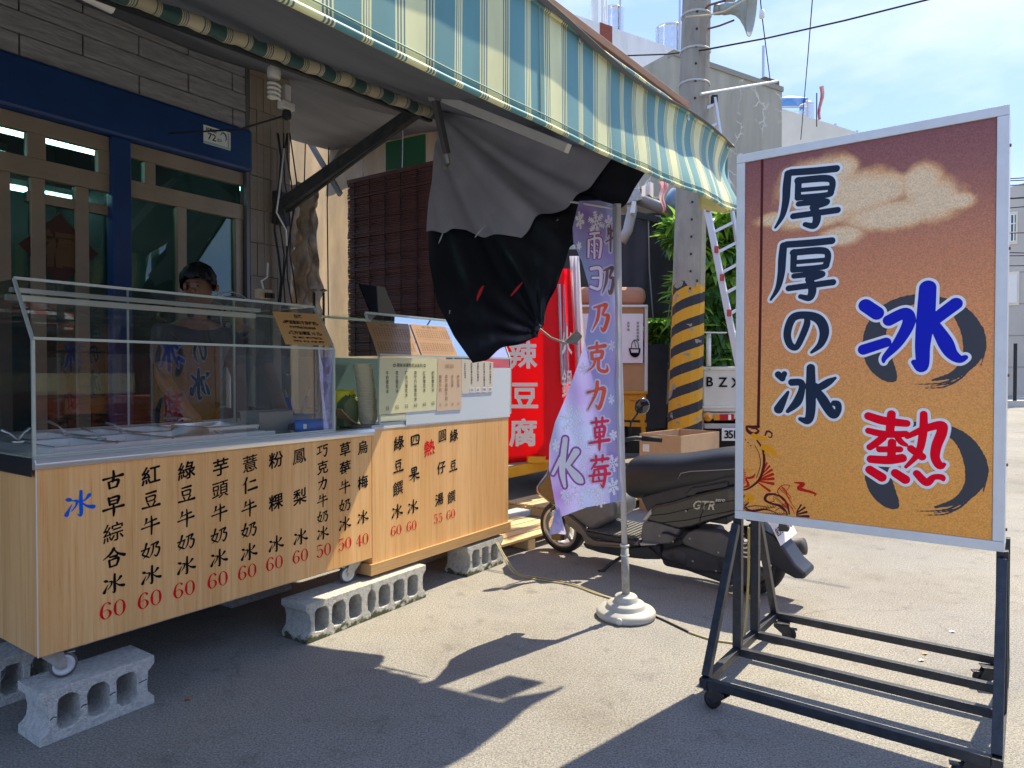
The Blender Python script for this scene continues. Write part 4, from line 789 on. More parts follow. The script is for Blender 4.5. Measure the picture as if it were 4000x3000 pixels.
def col2(chars, xy, size, price, pxy, ps):
    mb = MB()
    for ch, (x, y) in zip(chars, xy):
        for m2, _, _ in lettering(cart2, [(ch, 1200 + x / sc2, 1100 + y / sc2, size / sc2, 0, 0)]): mb.add(m2.v, m2.f)
    mb.build('lettering', black_ink, cart2)
    for m2, _, _ in lettering(cart2, [(price, 1200 + pxy[0] / sc2, 1100 + pxy[1] / sc2, ps / sc2, 0, 0)]): m2.build('price', red_ink, cart2)
col2('綠豆饌冰', [(495, 870), (492, 997), (490, 1115), (485, 1240)], 76, '60', (480, 1342), 58)
col2('四果冰', [(582, 858), (577, 1040), (570, 1215)], 74, '60', (563, 1318), 56)
col2('圓仔湯', [(730, 832), (724, 1003), (713, 1175)], 66, '55', (706, 1278), 52)
col2('綠豆饌', [(792, 830), (788, 995), (779, 1162)], 66, '60', (775, 1256), 52)
for m2, _, _ in lettering(cart2, [('熱', 1200 + 660 / sc2, 1100 + 897 / sc2, 84 / sc2, 0, 0)]): m2.build('lettering', red_ink, cart2)
# backing board and paper menus on its front glass
def front_sheet(pts, m_, lab, y, name='menu_sheet', catg='menu', th=.0015):
    L_ = [C.py(u, v, y) for u, v in pts]; o = L_[3]; t = thing(name, lab, catg, C, (o.x, y, o.z)); q = [(p.x - o.x, p.z - o.z) for p in L_]
    MB().prism(q, -th, 0).build('sheet', m_, t); return t, q, th
t, q, th = front_sheet([(1585, 1440), (1992, 1437), (1990, 1627), (1585, 1660)], mat('board_milky', (.62, .68, .70), .35), 'milky white acrylic board behind the lower right paper menus', -.001, 'acrylic_board', 'board', .003)
yel = mat('paper_yellow', (.72, .70, .42), .7); pink = mat('paper_peach', (.68, .50, .33), .7)
def vtext(mb, s_, x, y0, size, th, step=1.12, price=None, yp=0, ps=.02):
    for i, c_ in enumerate(s_): put2d(mb, text_mb(c_, size, .0003), lambda a, c, i=i: (a + x, -th - .0012, c + y0 - i * size * step))
    if price: put2d(mb, text_mb(price, ps), lambda a, c: (a + x, -th - .0012, c + yp))
t, q, th = front_sheet([(1482, 1397), (1710, 1400), (1704, 1601), (1479, 1620)], yel, 'yellow paper menu of six snow ices on the second case', -.005)
wd, ht = q[1][0], q[0][1]; mb = MB(); put2d(mb, text_mb('◎ 原味冰磚雪花冰系列 ◎', .024, .0003), lambda a, c: (a + wd * .5, -th - .0012, c + ht * .87))
for i, (s_, p_) in enumerate((('牛奶雪花冰', '55'), ('花生雪花冰', '55'), ('巧克力雪花冰', '55'), ('草莓風味雪花冰', '60'), ('抹茶雪花冰', '60'), ('奶茶雪花冰', '65'))): vtext(mb, s_, wd * (.13 + .155 * i), ht * .73, .024, th, 1.05, p_, ht * .10 + .003 * i, .03)
mb.build('lettering', mat('ink_olive', (.10, .09, .03), .6), t)
t, q, th = front_sheet([(1710, 1403), (1802, 1403), (1802, 1600), (1705, 1606)], pink, 'peach paper list of cold drinks between the yellow and the pale menu', -.006)
wd, ht = q[1][0], q[0][1]; mb = MB(); put2d(mb, text_mb('《飲品》', .028), lambda a, c: (a + wd * .5, -th - .0012, c + ht * .87))
for i, (s_, p_) in enumerate((('咖啡牛奶', '35'), ('草莓風味牛奶', '35'), ('冬瓜茶', '25'), ('綠豆湯', '35'))): vtext(mb, s_, wd * (.14 + .24 * i), ht * .66, .025, th, 1.05, p_, ht * .12, .022)
mb.build('lettering', mat('ink_brown', (.35, .2, .1), .6), t)
t, q, th = front_sheet([(1803, 1402), (1926, 1414), (1923, 1533), (1803, 1538)], mat('paper_pale', (.66, .60, .48), .7), 'pale paper menu with four boxed prices at the right of the case', -.006)
wd, ht = q[1][0], q[0][1]; mb = MB(); bx_ = MB()
for i, (s_, p_) in enumerate((('手作新鮮芒果系列', ''), ('新鮮芒果牛奶剉冰', '150'), ('芒果醬牛奶剉冰', '60'), ('新鮮芒果牛奶雪花冰', '180'), ('芒果醬牛奶雪花冰', '80'))):
    x = wd * (.10 + .2 * i); vtext(mb, s_, x, ht * .86, .0165 if i else .012, th, 1.05, p_ or None, ht * .1, .026)
    if p_: MB().add([(x - .022, -th - .0008, ht * .1 - .016), (x + .022, -th - .0008, ht * .1 - .016), (x + .022, -th - .0008, ht * .1 + .016), (x - .022, -th - .0008, ht * .1 + .016)], [(0, 1, 2, 3)]).build('price_box', white_ink, t)
mb.build('lettering', black_ink, t)
for k, (pts, lab) in enumerate((([(1428, 1256), (1594, 1266), (1641, 1391), (1479, 1392)], 'brown printed menu on the sloping glass, left of two'), ([(1602, 1266), (1739, 1277), (1790, 1393), (1649, 1391)], 'brown printed menu on the sloping glass, right of two with a glare spot'))):
    t, q = slope_poster(C, cart2, pts, Y2, 1.402, .115, 1.64, 'printed_menu', kraft2, lab, 'menu'); t['group'] = 'brown menus on the sloping glass'
    sheet2(t, q, mat('kraft_brown_gloss', (.38, .215, .09), .3, col2=(.44, .26, .11), scale=5), 'board'); wq, hq = q[2][0], q[0][1]; mb = MB()
    put2d(mb, text_mb('冰品・熱飲・雪花冰', .016), lambda a, c: (a + wq * .45, hq * .93 + c, .0022))
    for r_ in range(2):
        for c_ in range(14):
            for i in range(4): put2d(mb, text_mb('冰豆奶茶湯圓雪花牛紅綠仙'[(c_ * 3 + i * 5 + r_) % 12], .0125), lambda a, c, r_=r_, c_=c_, i=i: (a + wq * (.07 + .064 * c_), hq * (.82 - .42 * r_) - i * .0145 + c, .0022))
            if c_ < 13: put2d(mb, text_mb('60', .009), lambda a, c, r_=r_, c_=c_: (a + wq * (.07 + .064 * c_), hq * (.82 - .42 * r_) - 4.2 * .0145 + c, .0022))
    mb.build('lettering', mat('ink_dark_brown', (.07, .035, .015), .6), t)
# cups, tub, leaf coloured box in the second case
p = C.py(1447, 1590, .09); cups = thing('bowl_stack', 'tall leaning stack of cream paper bowls in the second case', 'paper bowls', C, (p.x, .11, 1.024))
bw = mat('bowl_cream', (.74, .70, .50), .6); zz_ = 0
cm_ = MB().lathe([(.040, 0), (.052, .024), (.055, .024), (.055, .027), (.051, .027), (.039, .004)], k=24).mesh('paper_bowl', bw, True)
for k in range(36):
    o = bpy.data.objects.new('paper_bowl', cm_); COL.objects.link(o); o.parent = cups; o.location = (-.035 * (k / 36) ** 2 * 1.2, 0, k * .0088); o.rotation_euler = (0, R(-1.5) * (k / 36), 0)
p = C.py(1345, 1560, .25); t = thing('yellow_tub', 'yellow paper tub with printed characters on the counter between the cases', 'tub', C, (p.x, .25, 1.012))
MB().lathe([(.001, 0), (.052, 0), (.058, .12)], k=28).build('body', mat('tub_pale', (.66, .64, .36), .5), t, smooth=True); MB().lathe([(.059, .12), (.062, .19), (.055, .2), (.001, .2)], k=28).build('lid_band', mat('tub_yellow', (.80, .68, .03), .4), t, smooth=True)
mb = MB(); put2d(mb, text_mb('冰印', .045, .001), lambda a, c: (.0635 * math.sin(a / .0635) * 1., -.0635 * math.cos(a / .0635), c + .155)); mb.build('lettering', black_ink, t)
p = C.py(1360, 1600, .18); t = thing('green_scoop', 'dull green plastic scoop box leaning on the counter right of the ice case', 'scoop', C, (p.x, .17, 1.012)); MB().prism([(-.05, .0), (.04, .0), (.07, .12), (.0, .17), (-.05, .13)], -.02, .05).build('body', mat('scoop_green', (.14, .19, .08), .6), t, bevel=.008)
MB().grid(lambda a, c: (-.11 + .20 * a, -.06 + .09 * c, .002 + .10 * (1 - a) ** 2.2), 12, 4).build('curved_mat', mat('mat_wood', (.42, .26, .12), .6), t, solid=.006)
t = thing('silver_bowls', 'stack of clear plastic bowls beside the paper bowl tower', 'bowls', C, (C.py(1395, 1540, .3).x, .3, 1.012)); MB().lathe([(.05, 0), (.055, .05), (.058, .05), (.05, .052), (.056, .10), (.059, .10), (.05, .102), (.057, .15), (.06, .15)], k=24).build('bowl', mat('bowl_clear', (.4, .42, .4), .2), t, smooth=True)
p = C.py(1500, 1215, .3); t = thing('tablet', 'dark tablet computer tilted on the top of the second case', 'tablet', C, (p.x, .30, 1.648)); MB().add([(-.11, -.01, .0), (.11, -.01, .0), (.11, .10, .20), (-.11, .10, .20), (-.11, .0, .0), (.11, .0, .0), (.11, .11, .20), (-.11, .11, .20)], [(0, 1, 2, 3), (7, 6, 5, 4), (0, 4, 5, 1), (1, 5, 6, 2), (2, 6, 7, 3), (3, 7, 4, 0)]).build('screen', mat('screen_dark', (.012, .014, .018), .9, spec=.05), t, bevel=.004)
MB().box(-.13, .09, .11, .17, 0, .012).build('stand', rubber, t)
for k, (u, v) in enumerate(((1235, 1165), (1272, 1150))):
    p = C.py(u, 1135, .62); t = thing('spring_post', ('thin spring post with a cap behind the ice case, left of two', 'spring post with a cap behind the ice case, right of two')[k], 'post', C, (p.x, .64, p.z - .0)); MB().lathe([(.001, .012), (.014, .01), (.026, 0), (.008, -.006)], k=16).build('cap', mat('cap_brown', (.2, .16, .12), .5), t, smooth=True)
    MB().tube([(.0085 * math.cos(j * .9), .0085 * math.sin(j * .9), -.01 - j * .0012) for j in range(230)], .0022, 5).build('spring', rubber, t); MB().tube([(0, 0, -.01), (0, 0, -(p.z - 1.0))], .005, 8).build('rod', rubber, t)

# ================================================================ SIGN ON WHEELS
sgn_t = thing('wheeled_sign', 'large orange sign board in a grey frame on a black wheeled steel stand', 'sign', S)
SW, SZ0, SZ1, SY = .938, .688, 2.228, .335
def sheet_print():
    m = bpy.data.materials.new('sign_print'); m.use_nodes = True; n, L = N(m); b = n['Principled BSDF']; b.inputs['Roughness'].default_value = .6; b.inputs['Specular IOR Level'].default_value = .15
    t = n.new('ShaderNodeTexCoord'); sx = n.new('ShaderNodeSeparateXYZ'); L(t.outputs['Object'], sx.inputs[0])
    a = n.new('ShaderNodeMapRange'); a.inputs[1].default_value = SZ1; a.inputs[2].default_value = SZ0; L(sx.outputs[2], a.inputs[0])
    r = n.new('ShaderNodeValToRGB'); e = r.color_ramp.elements; e[0].position = 0; e[0].color = (.27, .11, .115, 1); e[1].position = 1; e[1].color = (.94, .41, .085, 1)
    for p, c in ((.12, (.37, .155, .135)), (.28, (.62, .255, .145)), (.46, (.82, .34, .14)), (.72, (.92, .42, .11))): q = e.new(p); q.color = (*c, 1)
    L(a.outputs[0], r.inputs[0])
    # cloud: union of soft ellipses, edges broken by noise
    z = n.new('ShaderNodeTexNoise'); z.inputs['Scale'].default_value = 9; z.inputs['Detail'].default_value = 6; L(t.outputs['Object'], z.inputs[0])
    def math_(op, x, y=None, z_=None):
        k = n.new('ShaderNodeMath'); k.operation = op
        for i, q in enumerate((x, y, z_)):
            if q is None: continue
            if isinstance(q, (int, float)): k.inputs[i].default_value = q
            else: L(q, k.inputs[i])
        return k.outputs[0]
    nz_ = math_('MULTIPLY_ADD', z.outputs[0], .9, -.42); best = None
    for (cu, cv, ru, rv) in ((3200, 720, 190, 130), (3280, 660, 90, 60), (3330, 760, 250, 110), (3430, 740, 170, 80), (3595, 715, 105, 95), (3640, 780, 150, 105), (3735, 785, 95, 42), (3480, 840, 260, 72), (3180, 850, 200, 50), (3040, 855, 110, 34), (3290, 920, 110, 50)):
        c_ = S.py(cu, cv, SY); d_ = S.py(cu + ru, cv, SY); e_ = S.py(cu, cv - rv, SY)
        dx = math_('DIVIDE', math_('SUBTRACT', sx.outputs[0], c_.x), abs(d_.x - c_.x)); dz = math_('DIVIDE', math_('SUBTRACT', sx.outputs[2], c_.z), abs(e_.z - c_.z))
        v_ = math_('SUBTRACT', 1.0, math_('SQRT', math_('ADD', math_('MULTIPLY', dx, dx), math_('MULTIPLY', dz, dz))))
        best = v_ if best is None else math_('MAXIMUM', best, v_)
    cl = math_('ADD', best, nz_); rc = n.new('ShaderNodeValToRGB'); rc.color_ramp.elements[0].position = .0; rc.color_ramp.elements[1].position = .34; L(cl, rc.inputs[0])
    rcol = n.new('ShaderNodeValToRGB'); rcol.color_ramp.elements[0].position = .02; rcol.color_ramp.elements[0].color = (.84, .42, .17, 1); rcol.color_ramp.elements[1].position = .55; rcol.color_ramp.elements[1].color = (.92, .68, .42, 1); L(best, rcol.inputs[0])
    mx = n.new('ShaderNodeMix'); mx.data_type = 'RGBA'; L(rc.outputs[0], mx.inputs[0]); L(r.outputs[0], mx.inputs[6]); L(rcol.outputs[0], mx.inputs[7])
    z2 = n.new('ShaderNodeTexNoise'); z2.inputs['Scale'].default_value = 210; z2.inputs['Detail'].default_value = 4; L(t.outputs['Object'], z2.inputs[0])
    r3 = n.new('ShaderNodeValToRGB'); r3.color_ramp.elements[0].position = .35; r3.color_ramp.elements[0].color = (.74, .72, .72, 1); r3.color_ramp.elements[1].position = .65; r3.color_ramp.elements[1].color = (1.22, 1.2, 1.18, 1); L(z2.outputs[0], r3.inputs[0])
    mu = n.new('ShaderNodeMix'); mu.data_type = 'RGBA'; mu.blend_type = 'MULTIPLY'; mu.inputs[0].default_value = .62; L(mx.outputs[2], mu.inputs[6]); L(r3.outputs[0], mu.inputs[7]); L(mu.outputs[2], b.inputs['Base Color']); return m
FW = .036; SB = SY + .2
MB().box(FW, SW - FW, SY + .006, SB - .006, SZ0 + FW, SZ1 - FW).build('panel', sheet_print(), sgn_t)
MB().box(0, FW - .001, SY, SB, SZ0 + FW, SZ1 - FW).build('frame_side', alu, sgn_t, bevel=.002); MB().box(SW - FW + .001, SW, SY, SB, SZ0 + FW, SZ1 - FW).build('frame_side', alu, sgn_t, bevel=.002)
MB().box(0, SW, SY, SB, SZ0, SZ0 + FW - .001).build('frame_bottom', alu, sgn_t, bevel=.002); MB().box(0, SW, SY, SB, SZ1 - FW + .001, SZ1).build('frame_top', alu, sgn_t, bevel=.002)
for z in (.75, .98, 1.3, 1.75, 2.1): MB().lathe([(.001, .006), (.006, .005), (.006, 0)], o=(SW, SY + .05 + (z * 7 % .1), z), axis=(1, 0, 0), k=8).build('screw', rust, sgn_t)
def za(x, y): return 2800 + x / 1.58, 350 + y / 1.58
def zb(x, y): return 2800 + x / 1.7467, 1300 + y / 1.7467
FY = SY + .006
def sp(u, v): p = S.py(u, v, FY); return p.x, p.z
def strokes(sts):      # ('a' or 'b', x, y, width in zoomed pixels) -> sign plane
    out = []
    for st in sts:
        o = []
        for k_, x, y, w_ in st:
            f = (za if k_ == 'a' else zb); sc_ = 1.58 if k_ == 'a' else 1.7467
            X, Z = sp(*f(x, y)); X2, Z2 = sp(*f(x, y + 20)); o.append((X, Z, w_ * abs(Z2 - Z) / 20))
        out.append(o)
    return out
def A_(*p): return [('a', *q) for q in p]
def B_(*p): return [('b', *q) for q in p]
hou = [A_((458, 512, 34), (600, 502, 36), (738, 488, 36)), A_((440, 520, 38), (432, 600, 42), (426, 690, 38), (405, 780, 26), (362, 852, 8)),
       A_((500, 562, 34), (660, 548, 36), (712, 565, 30), (706, 625, 32), (680, 650, 28), (500, 668, 30)), A_((505, 560, 34), (500, 665, 30)), A_((520, 620, 20), (690, 606, 20)),
       A_((505, 706, 26), (660, 690, 30), (672, 702, 26), (590, 728, 26)), A_((600, 728, 40), (618, 790, 42), (600, 840, 34), (545, 832, 22)), A_((472, 782, 30), (745, 744, 32))]
hou2 = [[(k_, x - 28, y + 445, w_) for k_, x, y, w_ in s_] for s_ in hou]
no = [A_((556, 1412, 24), (556, 1450, 34), (520, 1540, 32), (488, 1592, 30), (450, 1570, 36), (436, 1500, 40), (470, 1410, 42), (548, 1392, 40), (630, 1418, 50), (664, 1490, 50), (642, 1570, 34), (585, 1622, 10))]
bing2 = [B_((420, 285, 38), (448, 312, 34)), B_((462, 280, 30), (450, 315, 22)), B_((487, 405, 12), (450, 470, 40), (422, 520, 55)), B_((512, 338, 40), (572, 340, 40), (582, 380, 36), (550, 470, 50), (485, 535, 20)), B_((642, 240, 48), (642, 400, 58), (640, 540, 54), (620, 598, 44), (570, 588, 20)), B_((810, 308, 10), (760, 338, 40), (700, 372, 40), (672, 360, 30)), B_((672, 375, 22), (720, 450, 56), (790, 555, 50), (828, 530, 34), (826, 488, 36), (800, 480, 30))]
bing1 = [A_((918, 1333, 72), (988, 1380, 74)), A_((1062, 1425, 60), (1165, 1380, 60), (1185, 1440, 64), (1120, 1560, 50), (1040, 1650, 26), (1030, 1680, 10)), A_((905, 1605, 56), (1045, 1560, 52)), A_((1302, 1225, 86), (1290, 1400, 92), (1275, 1600, 86), (1262, 1745, 80), (1218, 1705, 20)), A_((1475, 1322, 66), (1340, 1425, 62), (1320, 1460, 50)), A_((1345, 1450, 60), (1430, 1590, 80), (1500, 1690, 60), (1590, 1690, 22))]
bing1 = [s_ if i != 5 else [('a', 1345, 1450, 50), ('a', 1410, 1560, 76), ('b', 1600, 140, 66), ('b', 1655, 180, 44), ('b', 1695, 168, 26)] for i, s_ in enumerate(bing1)]
bing1[3] = [('a', 1302, 1225, 86), ('a', 1290, 1400, 92), ('b', 1405, 80, 84), ('b', 1400, 230, 66), ('b', 1345, 200, 26)]
re_ = [B_((1035, 568, 46), (1140, 600, 50), (1295, 618, 40)), B_((1192, 555, 46), (1180, 690, 46)), B_((1035, 668, 34), (1150, 692, 40), (1290, 690, 36)), B_((1135, 715, 40), (1090, 750, 40), (1045, 780, 36)), B_((1225, 700, 30), (1258, 745, 30), (1292, 765, 18)), B_((1110, 795, 34), (1250, 795, 34)), B_((1196, 748, 44), (1190, 870, 44)), B_((1052, 862, 46), (1170, 868, 50), (1265, 855, 50)),
       B_((1412, 555, 38), (1408, 680, 44), (1375, 820, 34), (1290, 915, 14)), B_((1300, 708, 26), (1420, 655, 40), (1530, 630, 50), (1535, 680, 56), (1500, 770, 54), (1490, 850, 48), (1520, 905, 44), (1550, 898, 20)), B_((1325, 790, 40), (1400, 845, 44)),
       B_((1045, 935, 50), (1125, 985, 54)), B_((1220, 958, 50), (1285, 1000, 54)), B_((1365, 960, 40), (1430, 1020, 44), (1480, 985, 30), (1535, 985, 32), (1545, 1002, 16))]
navy_ink = mat('ink_navy', (.022, .038, .070), .7, spec=.1); blue2 = mat('ink_ultramarine', (.012, .022, .50), .7, spec=.1); red2 = mat('ink_scarlet', (.95, .002, .02), .7, spec=.1); out_ink = mat('ink_outline', (.86, .87, .88), .6, spec=.2); enso = mat('ink_charcoal', (.035, .038, .05), .5)
def stamp(sts, m_, nm, lift, grow=0, rough=0, res=.0022):
    mb = ink(strokes(sts), res, grow + .0022, rough=rough); m2 = MB(); put2d(m2, mb, lambda x, z: (x, FY - lift, z)); return m2.build(nm, m_, sgn_t)
def ring(cx, cy, sc_=1.):      # in photograph pixels, cx, cy = centre
    P = [(-95, 205, 8), (-125, 175, 60), (-160, 110, 92), (-178, 20, 84), (-160, -75, 66), (-105, -145, 50), (-20, -180, 38), (70, -172, 34), (145, -130, 50), (195, -50, 70), (212, 40, 74), (190, 120, 52), (130, 178, 26), (50, 205, 8)]
    P = [(x, y * .82, w_) for x, y, w_ in P]; cy -= 8
    return [[(cx + x, cy + y, w_) for x, y, w_ in P], [(cx + 215, cy + 90, 8), (cx + 170, cy + 140, 10), (cx + 90, cy + 178, 6), (cx - 20, cy + 184, 2)], [(cx + 245, cy - 40, 2), (cx + 256, cy + 30, 6), (cx + 238, cy + 110, 3)], [(cx + 150, cy + 168, 6), (cx + 90, cy + 195, 5), (cx + 10, cy + 199, 2)], [(cx + 200, cy + 120, 5), (cx + 140, cy + 172, 7), (cx + 40, cy + 192, 2)]]
def px_strokes(sts):
    out = []
    for st in sts:
        o = []
        for u, v, w_ in st: X, Z = sp(u, v); X2, Z2 = sp(u, v + 15); o.append((X, Z, w_ * abs(Z2 - Z) / 15))
        out.append(o)
    return out
for cx, cy in ((3594, 1325), (3602, 1821)):
    mb = ink(px_strokes(ring(cx, cy)), .0022, rough=.0007); m2 = MB(); put2d(m2, mb, lambda x, z: (x, FY - .0006, z)); m2.build('brush_ring', enso, sgn_t)
for sts, m_ in ((hou, navy_ink), (hou2, navy_ink), (no, navy_ink), (bing2, navy_ink), (bing1, blue2), (re_, red2)):
    stamp(sts, out_ink, 'outline', .0012, grow=.0100); stamp(sts, m_, 'lettering', .0018)
# ornament: line, curls, fans
orn_d = mat('ink_maroon', (.11, .02, .025), .7, spec=.1); orn_r = mat('ink_crimson', (.62, .02, .012), .7, spec=.1); orn_o = mat('ink_amber', (.95, .38, .01), .7, spec=.1)
def orn(sts, m_, nm='ornament', lift=.0006, res=.0018):
    mb = ink(px_strokes(sts), res); m2 = MB(); put2d(m2, mb, lambda x, z: (x, FY - lift, z)); m2.build(nm, m_, sgn_t)
orn([[(2978, 610, 10), (2972, 1100, 10), (2962, 1665, 11)]], orn_d, 'vertical_line')
def zq(*p): return [(*zb(x, y), w_ / 1.7467) for x, y, w_ in p]
orn([zq((285, 640, 22), (250, 645, 26), (205, 640, 14), (215, 672, 22), (255, 690, 20), (285, 670, 14), (265, 655, 8)), zq((330, 700, 10), (345, 672, 14), (375, 685, 10), (372, 712, 8), (352, 710, 6)), zq((275, 735, 10), (315, 800, 16), (322, 900, 18), (290, 1000, 16), (220, 1060, 12), (165, 1075, 8)),
     zq((260, 770, 5), (290, 830, 5), (296, 910, 5), (270, 990, 5)), zq((400, 1100, 12), (345, 1105, 18), (330, 1140, 18), (375, 1165, 14), (430, 1180, 18), (470, 1215, 12), (480, 1245, 8)), zq((380, 1100, 8), (440, 1120, 14), (480, 1170, 14), (495, 1235, 10)),
     zq((170, 1120, 6), (210, 1110, 10), (215, 1160, 8), (190, 1185, 8), (240, 1215, 16), (330, 1205, 10), (400, 1225, 5)), zq((190, 1110, 5), (170, 1150, 5), (175, 1190, 6), (240, 1235, 5)), zq((160, 1200, 4), (260, 1180, 6), (350, 1190, 4)),
     zq((545, 1250, 8), (625, 1252, 18)), zq((545, 1240, 8), (612, 1222, 16)), zq((545, 1230, 8), (600, 1192, 14)), zq((545, 1222, 6), (575, 1175, 12)), zq((400, 1215, 4), (430, 1195, 4), (460, 1222, 4), (430, 1245, 4), (402, 1225, 4))], orn_d)
orn([zq(*[(185 + 22 * math.cos(q_ * .5) * k_, 1150 + 22 * math.sin(q_ * .5) * k_, 3) for q_ in range(7)]) for k_ in (.5, 1., 1.5)] + [zq((250 + 16 * j_, 1200 - 4 * j_, 3), (262 + 16 * j_, 1216 - 3 * j_, 4), (278 + 16 * j_, 1204 - 3 * j_, 3)) for j_ in range(9)] + [zq((250 + 16 * j_, 1226, 3), (262 + 16 * j_, 1240, 3), (278 + 16 * j_, 1230, 3)) for j_ in range(14)]
    + [zq((384 + 8 * j_, 1118 + 7 * j_, 3), (402 + 8 * j_, 1108 + 9 * j_, 4)) for j_ in range(11)] + [zq((330, 1115, 4), (345, 1150, 5), (390, 1150, 4), (385, 1125, 3))], orn_d)
orn([zq((418 + 9 * j_, 1075 + 4 * j_, 3), (438 + 8 * j_, 1050 + 8 * j_, 3), (462 + 7 * j_, 1062 + 10 * j_, 3)) for j_ in range(8)] + [zq((432 + 10 * j_, 1180 + 3 * j_, 4), (470 + 6 * j_, 1160 + 6 * j_, 4)) for j_ in range(5)] + [zq((178, 960 + 14 * j_, 5), (196, 952 + 14 * j_, 6)) for j_ in range(6)], orn_r)
for a, c in (((172, 716), 5), ((180, 748), 5), ((195, 730), 5), ((213, 748), 5), ((231, 770), 5)): orn([zq((*a, 9), (a[0] + 1, a[1] + 1, 9))], orn_d, 'dot')
orn([zq((290, 1000, 8), (382, 965, 20)), zq((290, 1005, 8), (385, 995, 20)), zq((285, 1012, 8), (385, 1030, 20)), zq((280, 1020, 8), (360, 1078, 18)), zq((300, 985, 6), (375, 935, 16)), zq((305, 970, 6), (360, 910, 14)), zq((310, 960, 6), (342, 888, 12)), zq((168, 905, 10), (180, 940, 18), (160, 980, 14), (175, 1030, 8)), zq((205, 990, 14), (245, 985, 16), (262, 960, 5)), zq((200, 1000, 12), (215, 1040, 18), (180, 1055, 6)),
     zq((530, 1022, 8), (590, 1030, 22), (560, 1060, 26), (600, 1075, 20), (640, 1085, 18), (675, 1100, 12), (665, 1112, 6)), zq((500, 1040, 5), (450, 1040, 5), (415, 1080, 6), (440, 1130, 5), (500, 1180, 5), (530, 1230, 4)), zq((500, 1045, 4), (475, 1090, 4), (500, 1150, 4), (535, 1200, 3)), zq((425, 1060, 3), (500, 1130, 3)), zq((440, 1045, 3), (515, 1160, 3)), zq((420, 1095, 3), (520, 1200, 3))], orn_r)
orn([zq((250, 700, 30), (300, 720, 24), (340, 720, 14)), zq((320, 780, 40), (370, 800, 36), (400, 835, 18), (415, 850, 4)), zq((330, 820, 14), (365, 848, 6)), zq((205, 1115, 26), (235, 1125, 34), (225, 1150, 22)), zq((200, 930, 10), (235, 940, 8))], orn_o, lift=.0009)
# stand
RW = .028
def sbar(p, q, nm='rail', w_=RW, h=.034): MB().bar(p, q, w_, h).build(nm, black_m, sgn_t, bevel=.0015)
GYs = (0, .376, .612, .93); RZ = .105
for gy in GYs: sbar((.0155, gy, RZ), (SW - .02, gy, RZ))
for x in (0, SW - .004): MB().bar((x, -.018, RZ + .0), (x, .948, RZ), .03, .0345).build('rail', black_m, sgn_t, bevel=.0015)
for x in (0.002, SW - .006):
    for gy in GYs[1:3]: MB().bar((x, gy, RZ + .018), (x, gy, SZ0 - .001), .036, .032, (0, 1, 0)).build('post', black_m, sgn_t, bevel=.0015)
    MB().bar((x, .012, RZ + .018), (x, .348, SZ0 - .03), .034, .03, (1, 0, 0)).build('brace', black_m, sgn_t, bevel=.0015); MB().bar((x, .918, RZ + .018), (x, .64, SZ0 - .03), .034, .03, (1, 0, 0)).build('brace', black_m, sgn_t, bevel=.0015)
for x, y, a in ((.045, .02, R(160)), (.05, .90, R(15)), (SW - .06, .89, R(200)), (SW - .07, .02, R(190))): caster(sgn_t, x, y, .0, .033, a, True, .06)
MB().tube([(-.022, GYs[2] - .02, .60), (-.02, GYs[2] - .025, .4), (-.026, GYs[2] - .03, .2), (-.03, GYs[2] - .05, .11), (-.06, GYs[2] - .1, .02)], .006, 6).build('power_cord', mat('cord_yellow', (.52, .42, .16), .6), sgn_t)
# ================================================================ FLAG
fb = atz(2445, 2407, 0); flag = thing('flag_pole_stand', 'white plastic pole standing in a round stepped base beside the scooter', 'flag stand', None, fb)
MB().lathe([(.001, 0), (.150, 0), (.158, .012), (.158, .030), (.150, .042), (.108, .050), (.106, .052), (.103, .068), (.096, .076), (.066, .082), (.064, .085), (.061, .108), (.054, .116), (.026, .118), (.026, .122), (.001, .122)], k=48).build('base', mat('base_plastic', (.50, .50, .45), .55, col2=(.42, .42, .38), scale=12), flag, smooth=True)
dcap = MB().lathe([(.001, .006), (.017, .004), (.018, -.01)], o=(-.06, -.149, .022), axis=(-.37, -.93, .0), k=20).build('filler_cap', plast_l, flag, smooth=True)
pt = aty(2403, 800, fb.y - .03) - Vector(fb); pb = Vector((0, 0, .11))
MB().tube([pb, pb + (pt - pb) * .13], .021, 20).build('sleeve', mat('sleeve_plastic', (.40, .40, .37), .6, col2=(.28, .27, .25), scale=20), flag, smooth=True)
MB().lathe([(.021, 0), (.025, .003), (.025, .010), (.021, .013)], o=pb + (pt - pb) * .128, k=20).build('collar', plast_l, flag, smooth=True); MB().lathe([(.021, 0), (.024, .003), (.024, .008), (.021, .011)], o=pb + (pt - pb) * .103, k=20).build('collar', plast_l, flag, smooth=True)
MB().tube([pb + (pt - pb) * .13, pt], .0155, 18).build('pole', mat('pole_grey', (.52, .53, .54), .45), flag, smooth=True)
MB().tube([pt + Vector((0, 0, -.02)), pt + Vector((-.24, -.02, .012))], .006, 8).build('cross_rod', mat('pole_grey', (.5, .5, .5), .45), flag)
free = [(2262, 785), (2236, 890), (2240, 950), (2272, 1020), (2298, 1110), (2302, 1200), (2285, 1330), (2262, 1410), (2215, 1540), (2168, 1650), (2146, 1740), (2144, 1830), (2160, 1920), (2172, 1990), (2165, 2030)]
hold = [(2405, 800), (2412, 1100), (2420, 1400), (2428, 1700), (2434, 1955)]
def flagY(u, v):
    f = min(1, max(0, (2420 - u) / 280)); b_ = (v - 790) / 1200
    return fb.y - .04 + .055 * math.sin(f * 7.5 + b_ * 3.2) * (1.1 - b_) - .14 * f * (1 - b_) * math.sin(b_ * 3.0) + .03 * math.sin(f * 16 + b_ * 9) * (1.15 - b_) * f + .05 * math.sin(b_ * 5 + f * 2) * f - .02 * f
